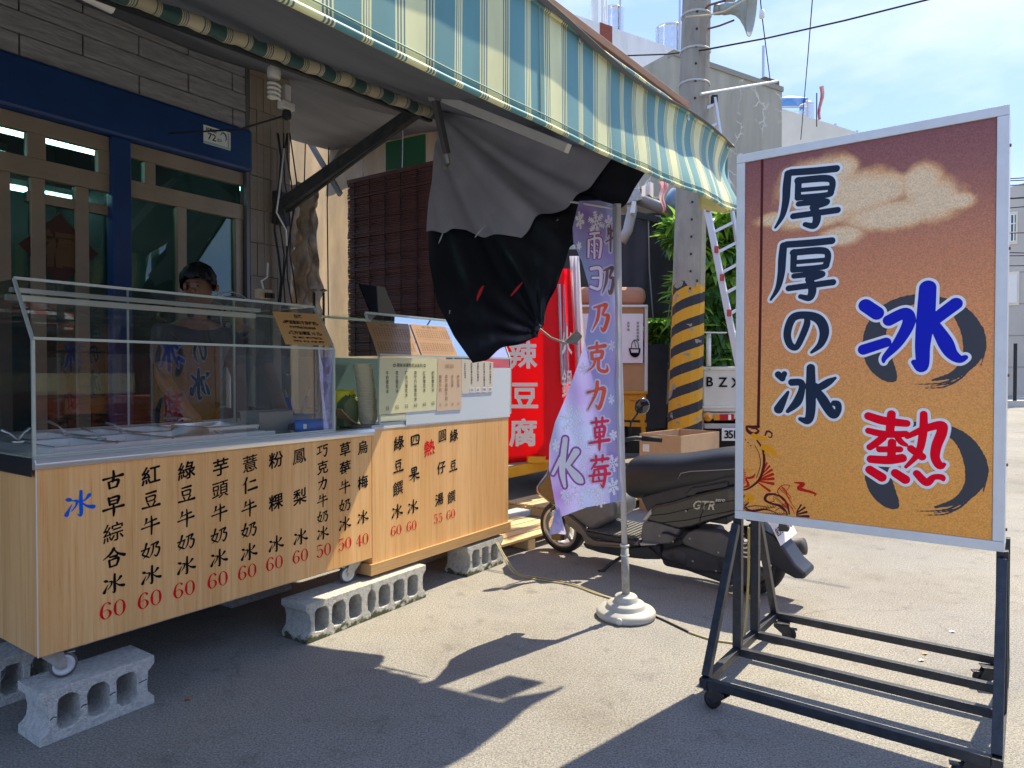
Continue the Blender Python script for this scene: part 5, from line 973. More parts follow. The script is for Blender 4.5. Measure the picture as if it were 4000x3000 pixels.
def fpt(u, v, lift=0): return aty(u, v, flagY(u, v) - lift) - Vector(fb)
FT = [(2262, 785), (2340, 783), (2405, 800)]; FB = [(2165, 2030), (2210, 2012), (2290, 1982), (2434, 1955)]
def flag_m():
    m = mat('flag_print', (.30, .26, .62), .7); n, L = N(m); b = n['Principled BSDF']; t = n.new('ShaderNodeTexCoord'); z = n.new('ShaderNodeTexNoise'); z.inputs['Scale'].default_value = 3.2; z.inputs['Detail'].default_value = 2; L(t.outputs['Object'], z.inputs[0])
    r = n.new('ShaderNodeValToRGB'); e = r.color_ramp.elements; e[0].position = .36; e[0].color = (.34, .22, .62, 1); e[1].position = .64; e[1].color = (.38, .47, .82, 1); q = e.new(.5); q.color = (.42, .39, .78, 1); L(z.outputs[0], r.inputs[0]); L(r.outputs[0], b.inputs['Base Color'])
    tr = n.new('ShaderNodeBsdfTranslucent'); L(r.outputs[0], tr.inputs[0]); ms = n.new('ShaderNodeMixShader'); ms.inputs[0].default_value = .42; L(b.outputs[0], ms.inputs[1]); L(tr.outputs[0], ms.inputs[2]); L(ms.outputs[0], n['Material Output'].inputs[0]); return m
banner = thing('purple_flag', 'purple snowflake flag with vertical red lettering hanging from the white pole', 'flag', None, fb)
MB().grid(lambda a, c: fpt(*coons(a, c, free, hold, FT, FB)), 40, 110).build('cloth', flag_m(), banner, smooth=True)
MB().grid(lambda a, c: Vector(aty(2400 + 10 * c + 26 * a, 795 + 1165 * c, fb.y - .035 - .012 * math.sin(a * 3.1) + .002 * math.sin(c * 60))) - Vector(fb), 6, 60).build('sleeve_cloth', mat('flag_sleeve', (.55, .56, .60), .7, trans=.3), banner, smooth=True)
def rim(a, c):
    u, v = coons(.0, .93, free, hold, FT, FB); ang = a * 2 * math.pi; r_ = 18 + 34 * c
    return Vector(aty(2178 + (22 * math.cos(ang) + 6 * math.sin(3 * ang)) * (.3 + c), 1985 + c * 95 + 8 * math.sin(ang * 2), flagY(2178, 1990) - .03 + .035 * math.sin(ang) * c)) - Vector(fb)
MB().grid(rim, 24, 8).build('tied_corner', mat('flag_tail', (.42, .38, .78), .7, col2=(.66, .64, .8), scale=25, trans=.4), banner, smooth=True)
def fstamp(sts, m_, nm, lift, grow=0, res=2.0):
    mb = ink([[(u, -v, w_) for u, v, w_ in s_] for s_ in sts], res, grow, maxrun=5); m2 = MB(); put2d(m2, mb, lambda x, y: fpt(x, -y, lift)); return m2.build(nm, m_, banner, smooth=True)
def gl(ch, cx, cy, wd, hg, k=1.): return [[(cx + x * wd, cy - y * hg, w_ * (wd + hg) / 2 * k) for x, y, w_ in s_] for s_ in G[ch]]
G['克'] = [[(-.34, .30, .08), (.34, .38, .11)], [(.0, .48, .07), (.02, .18, .08)], [(-.22, .16, .09), (-.2, -.04, .08)], [(-.2, .16, .06), (.22, .2, .10), (.18, .0, .08)], [(-.18, -.04, .07), (.2, .0, .07)], [(-.06, -.04, .08), (-.16, -.26, .06), (-.42, -.42, .02)], [(.08, -.02, .08), (.08, -.34, .09), (.3, -.42, .10), (.44, -.38, .08), (.42, -.22, .02)]]
G['草'] = [[(-.36, .34, .07), (.38, .40, .09)], [(-.16, .48, .07), (-.14, .24, .06)], [(.14, .5, .07), (.12, .28, .06)], [(-.22, .18, .07), (-.18, -.12, .07)], [(-.2, .18, .05), (.22, .22, .09), (.18, -.08, .07)], [(-.16, .04, .05), (.18, .07, .05)], [(-.16, -.1, .06), (.18, -.07, .06)], [(-.46, -.28, .07), (.44, -.18, .10)], [(.0, .2, .05), (.0, -.2, .09), (.0, -.5, .05)]]
G['莓'] = [[(-.36, .34, .07), (.38, .40, .09)], [(-.16, .48, .07), (-.14, .26, .06)], [(.14, .5, .07), (.12, .3, .06)], [(-.2, .24, .07), (-.36, .06, .03)], [(-.22, .14, .05), (.36, .18, .08)], [(-.22, .04, .07), (-.3, -.32, .06)], [(-.22, .04, .05), (.24, .08, .09), (.16, -.46, .07), (.04, -.38, .02)], [(-.44, -.14, .06), (.44, -.06, .09)], [(-.28, -.32, .05), (.2, -.28, .06)], [(-.04, -.0, .07), (.0, -.08, .04)], [(-.04, -.2, .07), (.0, -.27, .04)]]
G['雨'] = [[(-.3, .42, .08), (.3, .46, .10)], [(-.38, .2, .09), (-.40, -.4, .08)], [(-.38, .2, .06), (.4, .24, .10), (.36, -.36, .09), (.26, -.42, .04)], [(.0, .44, .07), (.0, -.44, .08)], [(-.2, .06, .06), (-.14, -.0, .05)], [(-.2, -.18, .06), (-.14, -.24, .05)], [(.16, .08, .06), (.22, .02, .05)], [(.16, -.16, .06), (.22, -.22, .05)]]
f_or = mat('ink_vermilion', (.80, .10, .04), .6); f_pk = mat('ink_rose', (.78, .02, .09), .6); f_br = mat('ink_taupe', (.22, .13, .15), .6); f_halo = mat('ink_halo', (.66, .64, .86), .6); f_w = mat('ink_flag_white', (.78, .78, .86), .6); f_pu = mat('ink_plum', (.34, .09, .42), .6)
for ch, cx, cy, wd, hg, m_ in (('牛', 2384, 930, 34, 110, f_br), ('乃', 2376, 1095, 60, 120, f_br), ('乃', 2346, 1240, 84, 120, f_or), ('克', 2332, 1398, 92, 125, f_or), ('力', 2330, 1548, 96, 122, f_or), ('草', 2342, 1695, 84, 128, f_pk), ('莓', 2342, 1842, 90, 126, f_pk)):
    g_ = gl(ch, cx, cy, wd, hg, 1.3); fstamp(g_, f_halo, 'outline', .004, 6.5); fstamp(g_, m_, 'lettering', .0065)
bigb = [[(2208, 1715, 20), (2196, 1830, 24), (2206, 1900, 12)], [(2250, 1765, 28), (2218, 1815, 18)], [(2212, 1815, 16), (2255, 1865, 32), (2272, 1882, 16)], [(2190, 1790, 14), (2160, 1850, 12)]]
fstamp(bigb, f_pu, 'outline', .004, 7); fstamp(bigb, f_w, 'lettering', .0065)
sn = gl('雨', 2322, 960, 58, 110, 1.2); fstamp(sn, f_pu, 'outline', .004, 4); fstamp(sn, f_w, 'lettering', .0065)
sn = [[(2310, 1050, 14), (2345, 1052, 14), (2342, 1125, 12), (2308, 1120, 12)], [(2315, 1085, 9), (2340, 1085, 9)]]; fstamp(sn, f_pu, 'outline', .004, 4); fstamp(sn, f_w, 'lettering', .0065)
def flake(cx, cy, r_, w_, fx=1.):
    S_ = []
    for k in range(6):
        a = k * math.pi / 3 + .3; d = (math.cos(a) * fx, math.sin(a)); S_.append([(cx + d[0] * r_ * .15, cy + d[1] * r_ * .15, w_), (cx + d[0] * r_, cy + d[1] * r_, w_)])
        for q in (.35, .55, .78):
            for s_ in (-1, 1): b_ = a + s_ * .9; S_.append([(cx + d[0] * r_ * q, cy + d[1] * r_ * q, w_ * .8), (cx + d[0] * r_ * q + math.cos(b_) * fx * r_ * .26, cy + d[1] * r_ * q + math.sin(b_) * r_ * .26, w_ * .8)])
        e_ = a + math.pi / 3; S_.append([(cx + d[0] * r_ * .2, cy + d[1] * r_ * .2, w_ * .8), (cx + math.cos(e_) * fx * r_ * .2, cy + math.sin(e_) * r_ * .2, w_ * .8)])
    return S_
f_fl = mat('ink_flake', (.84, .84, .95), .6)
for cx, cy, r_, w_, fx in ((2265, 860, 34, 4, .5), (2380, 870, 30, 4, .6), (2330, 870, 46, 5, .7), (2262, 960, 16, 3, .6), (2232, 1640, 60, 4, .8), (2270, 1770, 80, 5, .85), (2260, 1910, 78, 5.5, .9), (2345, 1960, 22, 3, .9), (2340, 1920, 24, 3.5, .9), (2395, 1810, 34, 3.5, .8), (2172, 1740, 24, 3.5, .6), (2396, 1700, 20, 3, .8), (2205, 1930, 22, 3.5, .7), (2395, 1900, 34, 4, .7), (2280, 1440, 24, 2.5, .8), (2390, 1350, 22, 2, .6), (2388, 1560, 20, 2, .6)):
    fstamp(flake(cx, cy, r_, w_, fx), f_fl, 'snowflake', .003, 0, 1.6)
# ================================================================ SCOOTER
RB, FBp = atz(2940, 2311), atz(2183, 2148); SC = Frame(RB.x, RB.y, math.degrees(math.atan2(FBp.y - RB.y, FBp.x - RB.x))); WBs = (FBp - RB).length
sco = thing('parked_scooter', 'black and grey motor scooter parked on its side stand behind the sign', 'scooter', SC); sco.rotation_euler = (R(-6), 0, SC.a); sco.rotation_mode = 'XYZ'
def zs(x, y): return 2000 + x / 2.011, 1650 + y / 2.011
LEAN = math.tan(R(6))
def sq(pts, y): return [(lambda p: (p.x, p.z))(SC.py(*zs(*q), y)) for q in pts]
blk = mat('scooter_black', (.008, .010, .018), .16, 0, coat=.6); sat = mat('seat_vinyl', (.022, .025, .032), .42, bump=.15, bscale=90); gry = mat('scooter_grey', (.20, .20, .205), .45, .35, col2=(.16, .16, .165), scale=8); dkp = mat('dark_plastic', (.035, .036, .04), .6, col2=(.055, .055, .058), scale=10); tan_ = mat('sill_tan', (.21, .18, .14), .5, .3)
def puff(name, poly, y0, y1, m_, bev=.02, seg=3, parent=None, sub=0):
    mb = MB().prism(poly, y0, y1); return mb.build(name, m_, parent or sco, smooth=True, bevel=bev, seg=seg, sub=sub)
def loft(name, secs, m_, k=20, power=2.6, parent=None):
    """secs: (x, zc, half height, half width[, tilt])"""
    mb = MB(); vs = []
    for x, zc, h, w_ in secs:
        for j in range(k):
            a = 2 * math.pi * j / k; c, s_ = math.cos(a), math.sin(a); vs.append((x, w_ * math.copysign(abs(c) ** (2 / power), c), zc + h * math.copysign(abs(s_) ** (2 / power), s_)))
    n_ = len(secs); mb.add(vs, [(i * k + j, i * k + (j + 1) % k, (i + 1) * k + (j + 1) % k, (i + 1) * k + j) for i in range(n_ - 1) for j in range(k)] + [tuple(range(k)), tuple(range((n_ - 1) * k, n_ * k))])
    return mb.build(name, m_, parent or sco, smooth=True, sub=1)
def smooth_secs(P, m_=24):
    sp_ = spline(P, m_ // (len(P) - 1)); return [tuple(q) for q in sp_]
def wheel(x, r, nm, yw):
    w_ = MB().lathe([(r * .80, -.045), (r * .93, -.048), (r * .985, -.03), (r, 0), (r * .985, .03), (r * .93, .048), (r * .80, .045)], o=(x, 0, r), axis=(0, 1, 0), k=48).build(nm, rubber, sco, smooth=True)
    MB().lathe([(r * .70, -.035), (r * .80, -.045), (r * .80, .045), (r * .66, .035), (r * .66, -.035)], o=(x, 0, r), axis=(0, 1, 0), k=48).build('rim', steel_d if nm == 'front_wheel' else dkp, w_, smooth=True)
    sp_ = MB()
    for k_ in range(5):
        a = k_ * 2 * math.pi / 5 + .3; sp_.bar((x, .0, r), (x + math.cos(a) * r * .7, 0, r + math.sin(a) * r * .7), .03, .028, (0, 1, 0))
    sp_.build('spokes', steel_d if nm == 'front_wheel' else dkp, w_, bevel=.005); MB().lathe([(.001, -.05), (.035, -.045), (.035, .045), (.001, .05)], o=(x, 0, r), axis=(0, 1, 0), k=20).build('hub', dkp, w_, smooth=True)
    if nm == 'front_wheel': MB().lathe([(.045, .046), (.095, .046), (.095, .049), (.045, .049)], o=(x, 0, r), axis=(0, 1, 0), k=30).build('brake_disc', steel, w_)
wheel(WBs - .055, .19, 'front_wheel', .1); wheel(.0, .20, 'rear_wheel', .12)
XF = WBs - .055
# body shapes; heights read on the near side of the scooter
loft('seat', smooth_secs([(.815, .58, .06, .08), (.785, .615, .125, .115), (.69, .63, .150, .135), (.56, .65, .142, .145), (.38, .69, .125, .15), (.20, .735, .12, .15), (.06, .77, .11, .145), (-.10, .80, .085, .13), (-.24, .82, .05, .11), (-.30, .82, .02, .08)], 27), sat, power=2.4)
MB().tube([(x, .148 - .01 * abs(x - .2), z) for x, z in sq([(1350, 410), (1375, 365), (1450, 348), (1600, 340), (1740, 332), (1850, 322)], .14)], .0018, 5).build('stitching', mat('thread_grey', (.45, .45, .45), .7), sco)
bp_ = sq([(1062, 735), (1110, 660), (1170, 610), (1300, 585), (1500, 520), (1740, 455), (1950, 420), (2120, 440), (2130, 500), (2010, 600), (1800, 690), (1600, 745), (1450, 795), (1350, 812), (1200, 770)], .13)
puff('side_panel', bp_, .085, .155, blk, .03, 4); puff('side_panel', bp_, -.155, -.085, blk, .03, 4)
puff('under_seat', sq([(1060, 560), (1250, 500), (1500, 430), (1740, 380), (2000, 360), (2090, 430), (1740, 560), (1300, 640), (1120, 700)], .1), -.135, .135, dkp, .02)
puff('panel_inset', sq([(1395, 545), (1445, 480), (1500, 470), (1740, 425), (1740, 470), (1500, 515), (1470, 540)], .14), .13, .150, mat('panel_dark', (.03, .033, .04), .3), .008)
puff('pillion_peg', sq([(1060, 740), (1140, 640), (1140, 690), (1100, 735)], .13), .11, .158, mat('reflector_grey', (.45, .45, .44), .3, .5), .006)
puff('lower_cover', sq([(1040, 770), (1100, 738), (1200, 752), (1350, 808), (1310, 880), (1265, 935), (1160, 942), (1040, 935), (1020, 880)], .13), -.13, .13, mat('cover_grey', (.19, .185, .185), .55, .2, col2=(.15, .145, .14), scale=15), .02)
puff('foot_peg', sq([(1030, 915), (1150, 918), (1165, 930), (1040, 938)], .15), .13, .175, steel_d, .005)
MB().add([(x, y, z) for (x, z) in sq([(650, 872), (840, 800), (1030, 800), (1010, 880), (960, 905), (700, 880)], .15) for y in (.0,)], []).v
fx0, fx1 = .70, 1.075
MB().box(fx0 - .02, fx1 + .03, -.165, .165, .205, .245).build('floor', dkp, sco, bevel=.015, smooth=True)
mt = MB()
for k in range(22): x = fx0 + .0 + k * (fx1 - fx0) / 22; mt.bar((x, -.15, .252 + .003 * (k % 2)), (x + .03, .155, .252 + .003 * (k % 2)), .011, .012)
mt.build('floor_mat', mat('coil_mat', (.10, .10, .095), .8, col2=(.22, .22, .20), scale=120, bump=1, bscale=150), sco, kind='stuff')
puff('floor_mat_backing', [(fx0, .246), (fx1, .246), (fx1, .250), (fx0, .250)], -.155, .16, rubber, .001)
puff('sill', sq([(432, 700), (470, 705), (560, 790), (612, 870), (660, 905), (960, 935), (1000, 905), (1010, 940), (880, 965), (660, 950), (590, 935), (560, 860), (440, 770)], .165), .13, .168, tan_, .008); puff('sill', sq([(432, 700), (470, 705), (560, 790), (612, 870), (660, 905), (960, 935), (1000, 905), (1010, 940), (880, 965), (660, 950), (590, 935), (560, 860), (440, 770)], .165), -.168, -.13, tan_, .008)
puff('belly', sq([(560, 930), (600, 945), (880, 968), (1180, 940), (1180, 1060), (1050, 1060), (860, 1040), (700, 1010), (590, 975)], .1), -.11, .11, dkp, .02)
puff('leg_shield', sq([(440, 690), (500, 640), (560, 420), (600, 250), (700, 240), (740, 420), (790, 560), (835, 620), (828, 735), (700, 800), (635, 835), (600, 815)], .15), -.15, .15, gry, .05, 4)
puff('front_cover', sq([(210, 480), (300, 370), (340, 250), (430, 130), (560, 60), (640, 110), (610, 300), (570, 500), (520, 640), (440, 690), (330, 640), (240, 560)], .12), -.13, .13, blk, .05, 4)
puff('headlight', sq([(205, 545), (205, 490), (300, 385), (330, 420), (270, 560)], .1), -.085, .085, mat('lamp_orange', (.45, .16, .08), .15, coat=.8), .02)
puff('front_fender', sq([(300, 700), (330, 640), (440, 600), (560, 660), (600, 760), (560, 740), (450, 650), (350, 680)], .06), -.06, .06, blk, .02)
for s_ in (-1, 1): MB().bar((XF, s_ * .075, .19), (XF - .17, s_ * .07, .52), .035, .035).build('fork', dkp, sco, bevel=.01)
hx = XF - .43; hb_n = len(sco.children)
MB().box(hx - .05, hx + .07, -.09, .09, .86, .95).build('handlebar_cover', blk, sco, bevel=.03, smooth=True)
for s_ in (-1, 1):
    MB().tube([(hx, s_ * .08, .91), (hx - .02, s_ * .2, .92), (hx - .09, s_ * .34, .90)], [.016, .014, .013]).build('handlebar', dkp, sco, smooth=True); MB().tube([(hx - .035, s_ * .24, .915), (hx - .10, s_ * .36, .90)], .019, 14).build('grip', rubber, sco, smooth=True)
    MB().tube([(hx + .03, s_ * .20, .90), (hx - .03, s_ * .33, .885)], .006, 6).build('brake_lever', steel_d, sco)
    mr = MB().tube([(hx, s_ * .17, .93), (hx + .02, s_ * .19, 1.02), (hx + .0, s_ * .24, 1.09)], .007, 8).build('mirror', rubber, sco, smooth=True)
    MB().lathe([(.001, -.012), (.045, -.008), (.058, .0), (.055, .01), (.001, .012)], o=(hx - .01, s_ * .27, 1.13), axis=(1, 0, .1), k=20).build('mirror_head', blk, mr, smooth=True)
sca = Matrix.Translation((hx, 0, 0)) @ Matrix.Rotation(R(-32), 4, 'Z') @ Matrix.Translation((-hx, 0, -.07))
for ch in [c_ for c_ in sco.children if c_.name.split('.')[0] in ('handlebar_cover', 'handlebar', 'grip', 'brake_lever', 'mirror')]: ch.matrix_basis = sca
seam = mat('panel_gap', (.002, .002, .003), .8); trim_s = mat('silver_trim', (.42, .42, .42), .3, .7)
for line in ([(1110, 700), (1230, 690), (1400, 650), (1600, 600), (1900, 560), (2080, 540)], [(1180, 760), (1400, 735), (1600, 690), (1850, 640)], [(1500, 745), (1520, 680), (1560, 600)]):
    MB().tube([(x, .1565, z) for x, z in sq(line, .155)], .0022, 5).build('panel_seam', seam, sco)
for (x, y) in ((1400, 660), (1285, 905), (1180, 860), (1640, 990), (1420, 880), (1420, 1070), (1600, 1150), (1330, 1060)):
    a_, b_ = sq([(x, y)], .16)[0]; MB().lathe([(.001, .004), (.006, .003), (.007, 0)], o=(a_, .163 if y < 1040 else .141, b_), axis=(0, 1, 0), k=8).build('bolt', trim_s, sco)
MB().tube([(.62, .12, .20), (.5, .155, .15), (.3, .15, .12), (.1, .14, .14)], .006, 6).build('brake_cable', rubber, sco, smooth=True); MB().tube([(.56, .1, .30), (.47, .15, .33), (.38, .13, .30)], .008, 6).build('hose', rubber, sco, smooth=True)
MB().box(XF - .03, XF + .06, .05, .075, .10, .20).build('brake_caliper', mat('caliper_gold', (.35, .25, .1), .4, .5), sco, bevel=.008)
# engine, belt case, shock, silencer side
puff('air_box', sq([(1355, 905), (1405, 830), (1480, 808), (1670, 828), (1760, 900), (1745, 1040), (1640, 1035), (1380, 935)], .15), .085, .165, mat('case_grey', (.11, .11, .112), .55, .2, col2=(.09, .09, .09), scale=8), .018, 3)
puff('belt_case', sq([(1170, 990), (1340, 945), (1500, 960), (1750, 1050), (1870, 1090), (1990, 1150), (1980, 1230), (1850, 1270), (1700, 1265), (1520, 1200), (1380, 1150), (1190, 1110)], .13), .06, .14, dkp, .03, 4)
MB().lathe([(.001, .02), (.05, .018), (.06, .0), (.06, -.04)], o=(.40, .13, .18), axis=(0, 1, 0), k=28).build('belt_cover', dkp, sco, smooth=True)
MB().lathe([(.001, .012), (.075, .010), (.085, -.02)], o=(.06, .145, .205), axis=(0, 1, 0), k=28).build('belt_cover', dkp, sco, smooth=True)
puff('engine', [(.15, .12), (.62, .12), (.66, .22), (.5, .34), (.2, .36)], -.10, .07, mat('engine_metal', (.06, .06, .062), .5, .4), .03)
MB().tube([(.55, -.09, .14), (.3, -.13, .13), (.1, -.15, .18)], .02).build('exhaust_pipe', steel_d, sco, smooth=True); MB().tube([(.12, -.165, .19), (-.25, -.175, .27)], [.045, .05], 20).build('silencer', dkp, sco, smooth=True)
sa, sb = SC.py(*zs(1790, 790), .12), SC.py(*zs(1860, 1060), .12)
MB().tube([sa, sb], .017, 14).build('shock_body', rust, sco, smooth=True)
d = (sb - sa); MB().tube([sa + d * (j / 90) + Vector((math.cos(j * .52) * .026, math.sin(j * .52) * .026, 0)) for j in range(84)], .0045, 6).build('shock_spring', white_p, sco, smooth=True)
MB().box(.10, .30, -.12, .1, .42, .50).build('frame', dkp, sco, bevel=.01)
fen = sq([(1880, 770), (1960, 790), (2090, 860), (2180, 980), (2250, 1090), (2330, 1165), (2318, 1210), (2240, 1205), (2140, 1150), (2040, 1090), (1985, 980), (1930, 880)], .06)
puff('rear_fender', fen, -.075, .085, mat('fender_black', (.022, .026, .036), .35), .03, 4)
puff('tail', sq([(1950, 420), (2140, 430), (2230, 520), (2215, 640), (2120, 690), (1950, 760), (1850, 770), (1800, 690)], .1), -.09, .09, blk, .03)
MB().box(-.26, -.2, -.06, .06, .60, .68).build('tail_light', mat('lamp_red', (.5, .01, .01), .2, coat=.5), sco, bevel=.015, smooth=True)
pa, pb2 = SC.py(*zs(2005, 765), .1), SC.py(*zs(2140, 945), .1)
npl = [SC.py(*zs(x, y), 0) for x, y in ((1990, 755), (2205, 800), (2140, 945), (2060, 870))]
cpl = Vector((-.205, .02, .43)); uy = Vector((0, 1, 0)); uz = Vector((-.42, 0, -.9)).normalized() * -1
nv = [cpl + uy * (a_ * .125) + uz * (b_ * .07) for a_, b_ in ((-1, -1), (1, -1), (1, 1), (-1, 1))]; nn = uy.cross(uz).normalized() * .004
MB().add(nv + [p + nn for p in nv], [(3, 2, 1, 0), (4, 5, 6, 7)] + [(j, (j + 1) % 4, (j + 1) % 4 + 4, j + 4) for j in range(4)]).build('number_plate', white_ink, sco)
tl = MB(); tm_ = text_mb('857·NVB', .062); side = 1 if nn.dot(Vector((-1, 0, 0))) > 0 else -1
for sd2 in (1,):
    put2d(tl, tm_, lambda x, y: cpl + uy * (-x) + uz * y + Vector((-1, 0, 0)) * .0 + (nn * 1.4 if nn.x < 0 else -nn * .4))
tl.build('plate_lettering', black_ink, sco)
MB().lathe([(.001, .03), (.022, .02), (.026, -.02)], o=(-.25, .13, .47), axis=(-1, .2, 0), k=16).build('indicator', dkp, sco, smooth=True)
ss = SC.py(*zs(862, 1045), .12); se = SC.py(*zs(745, 1232), .2); MB().tube([(ss.x, .12, ss.z), ((ss.x + se.x) / 2, .19, .07), (se.x, .25, .03), (se.x + .02, .27, .033)], [.013, .011, .012, .010], 10).build('side_stand', black_m, sco, smooth=True)
lg = SC.py(*zs(1540, 615), .157); mb = MB(); put2d(mb, text_mb('GTR', .075, .001, .35), lambda x, y: (lg.x - x, .1565, lg.z + y + x * .10)); mb.build('logo_lettering', mat('logo_silver', (.5, .5, .46), .3, .5), sco)
lg2 = SC.py(*zs(1670, 575), .157); mb = MB(); put2d(mb, text_mb('aero', .032, .0, .35), lambda x, y: (lg2.x - x, .1565, lg2.z + y + x * .10)); mb.build('logo_lettering', white_ink, sco)

# ================================================================ BEHIND: neighbouring stalls, pole, trees, truck, buildings
def card_box(name, pts, m_, parent, depth, Y, bevel=.0, dirv=None, nm=None):
    """a slab whose front outline is seen at the given distance, with real thickness going away"""
    P = [Vector(aty(u, v, Y)) for u, v in pts]; d = Vector(dirv or (0, 1, 0)) * depth; o = parent.location if parent else Vector((0, 0, 0))
    P = [p - Vector(o) for p in P]; k = len(P)
    return MB().add(P + [p + d for p in P], [tuple(range(k)), tuple(range(2 * k - 1, k - 1, -1))] + [(j, j + k, (j + 1) % k + k, (j + 1) % k) for j in range(k)]).build(name, m_, parent, bevel=bevel)
# red stall with white lettering
RY = 7.0; r0 = aty(1985, 1900, RY)
red_f = mat('banner_red', (.92, .014, .03), .6, trans=.55); wht_f = mat('banner_white', (.70, .70, .78), .6, trans=.35); yel_f = mat('frame_yellow', (.72, .36, .01), .45, col2=(.62, .30, .01), scale=8)
rs = thing('red_food_stall', 'food stall wrapped in a red banner with white lettering on a yellow frame', 'food stall', None, (r0.x, RY, 0))
def rb(a, c):
    u = 1880 + a * 320; v = 900 + c * 890 + (30 * (1 - a)); p = aty(u, v, RY + .02 * math.sin(a * 14) * c + .015 * math.sin(a * 6)); return p - Vector((r0.x, RY, 0))
MB().grid(rb, 40, 30).build('banner', red_f, rs, smooth=True, solid=.004)
TLs = [(2195, 1120), (2165, 1200), (2185, 1500), (2190, 1790)]; 
def side_b(u0t, u1t, u0b, u1b, vt_, vb_, yy):
    def f(a, c):
        u = (u0t + (u1t - u0t) * a) * (1 - c) + (u0b + (u1b - u0b) * a) * c; v = vt_ + (vb_ - vt_) * c
        return aty(u, v, yy + .07 * math.sin(a * 9 + c * 2)) - Vector((r0.x, RY, 0))
    return f
MB().grid(side_b(2160, 2205, 2185, 2225, 1110, 1500, 7.02), 12, 20).build('white_fold', wht_f, rs, smooth=True)
MB().grid(side_b(2196, 2240, 2214, 2290, 1050, 1560, 7.12), 12, 20).build('red_fold', red_f, rs, smooth=True)
MB().grid(side_b(2225, 2262, 2250, 2290, 1000, 1480, 7.05), 12, 20).build('white_fold', wht_f, rs, smooth=True)
MB().grid(side_b(2190, 2300, 2190, 2300, 1490, 1800, 7.25), 12, 12).build('red_fold', red_f, rs, smooth=True)
def ft(ch, u, v, hpx, Y, ox, grow=.03, xs_=1.): # font glyph facing the camera at a given distance
    mb = bold_glyph(ch, grow); s_ = hpx / FPX * Y; p = aty(u, v, Y) - ox; return mb, (lambda a, c: (p.x + a * s_ * xs_, p.y, p.z + c * s_))
for ch, v, u in (('麻', 1255, 2040), ('辣', 1385, 2043), ('豆', 1545, 2050), ('腐', 1690, 2043)):
    mb, fn = ft(ch, u, v, 112, RY - .03, Vector((r0.x, RY, 0)), .028); m2 = MB(); put2d(m2, mb, fn); m2.build('lettering', white_ink, rs)
for v in (1330, 1500, 1660):
    mb, fn = ft('火鍋燙'[(v - 1330) // 165], 2215, v, 120, RY - .06, Vector((r0.x, RY, 0)), .01, .35); m2 = MB(); put2d(m2, mb, fn); m2.build('lettering', white_ink, rs)
def lw(u, v, Y): return aty(u, v, Y) - Vector((r0.x, RY, 0))
MB().bar(lw(1870, 1870, 6.7), lw(2330, 1772, 7.4), .07, .11).build('frame_rail', yel_f, rs, bevel=.01); MB().bar(lw(2060, 1795, 6.95), lw(2330, 1790, 7.1), .05, .06).build('frame_rail', yel_f, rs)
MB().add([lw(1850, 1795, 7.0), lw(2300, 1790, 7.1), lw(2300, 1640, 9.0), lw(1850, 1640, 9.0)], [(0, 1, 2, 3)]).build('deck', dkp, rs, solid=.05)
for x in (-1.05, .7): MB().tube([(x, 1.8, .4), (x, 1.8, 2.3)], .025, 8).build('frame_post', yel_f, rs)
for x in (-.6, .55): MB().lathe([(.001, -.06), (.22, -.06), (.25, 0), (.22, .06), (.001, .06)], o=(x, 1.0, .25), axis=(1, .2, 0), k=24).build('wheel', rubber, rs, smooth=True)
# pallets of pale planks on the ground
def pallet(lab, u0, v0, u1, v1, n_, dv, Y_h=.1, dirn=None):
    a, b_ = atz(u0, v0, Y_h), atz(u1, v1, Y_h); d = (b_ - a); t = thing('wooden_pallet', lab, 'pallet', None, (a.x, a.y, 0), 0, 'pale wooden pallets'); L_ = d.length; e = d.normalized(); s_ = Vector((-e.y, e.x, 0))
    for k in range(n_): p = s_ * (k * .115 + .05); MB().bar(p + Vector((0, 0, Y_h - .01)), p + e * L_ + Vector((0, 0, Y_h - .01)), .10, .02).build('plank', plank, t, bevel=.002)
    for q in (0.03, .5, .97): MB().bar(e * L_ * q + s_ * -.0 + Vector((0, 0, Y_h / 2 - .01)), e * L_ * q + s_ * (n_ * .115) + Vector((0, 0, Y_h / 2 - .01)), .08, Y_h - .03).build('bearer', plank, t)
pallet('pale wooden pallet lying on the road behind the second cart', 1900, 2145, 2230, 2050, 9, 0); pallet('sunlit wooden pallet between the scooter and the yellow stall', 2300, 2005, 2560, 1925, 8, 0)
# tan three wheeler stall
TY = 8.4; to = Vector(aty(2420, 1871, TY)); to.z = 0
tan_f = mat('canvas_tan', (.42, .20, .11), .8, col2=(.48, .25, .15), scale=4); khaki = mat('canvas_khaki', (.50, .32, .15), .75, col2=(.44, .27, .12), scale=3); 
ts = thing('yellow_cart_stall', 'yellow three wheeled cart with a tan canvas canopy and a white menu sheet', 'food stall', None, to)
def tw_(u, v, Y=TY): return aty(u, v, Y) - to
def tbox(nm, u0, u1, v0, v1, m_, dep, y=TY, bevel=.01):
    p, q = tw_(u0, v1, y), tw_(u1, v0, y); MB().box(p.x, q.x, p.y, p.y + dep, p.z, q.z).build(nm, m_, ts, bevel=bevel, seg=3)
tbox('canopy', 2250, 2528, 1118, 1192, tan_f, 1.6, TY - .05, .09); tbox('canopy_bar', 2250, 2532, 1190, 1200, alu, .03, TY - .06)
tbox('post', 2517, 2532, 1195, 1540, alu, .04); tbox('upper_cloth', 2256, 2516, 1200, 1250, khaki, .02); tbox('menu_sheet', 2256, 2512, 1225, 1418, white_ink, .012, TY - .03, 0); tbox('counter_cloth', 2256, 2518, 1418, 1530, khaki, 1.3)
tbox('side_wall', 2252, 2256, 1200, 1530, khaki, 1.4)
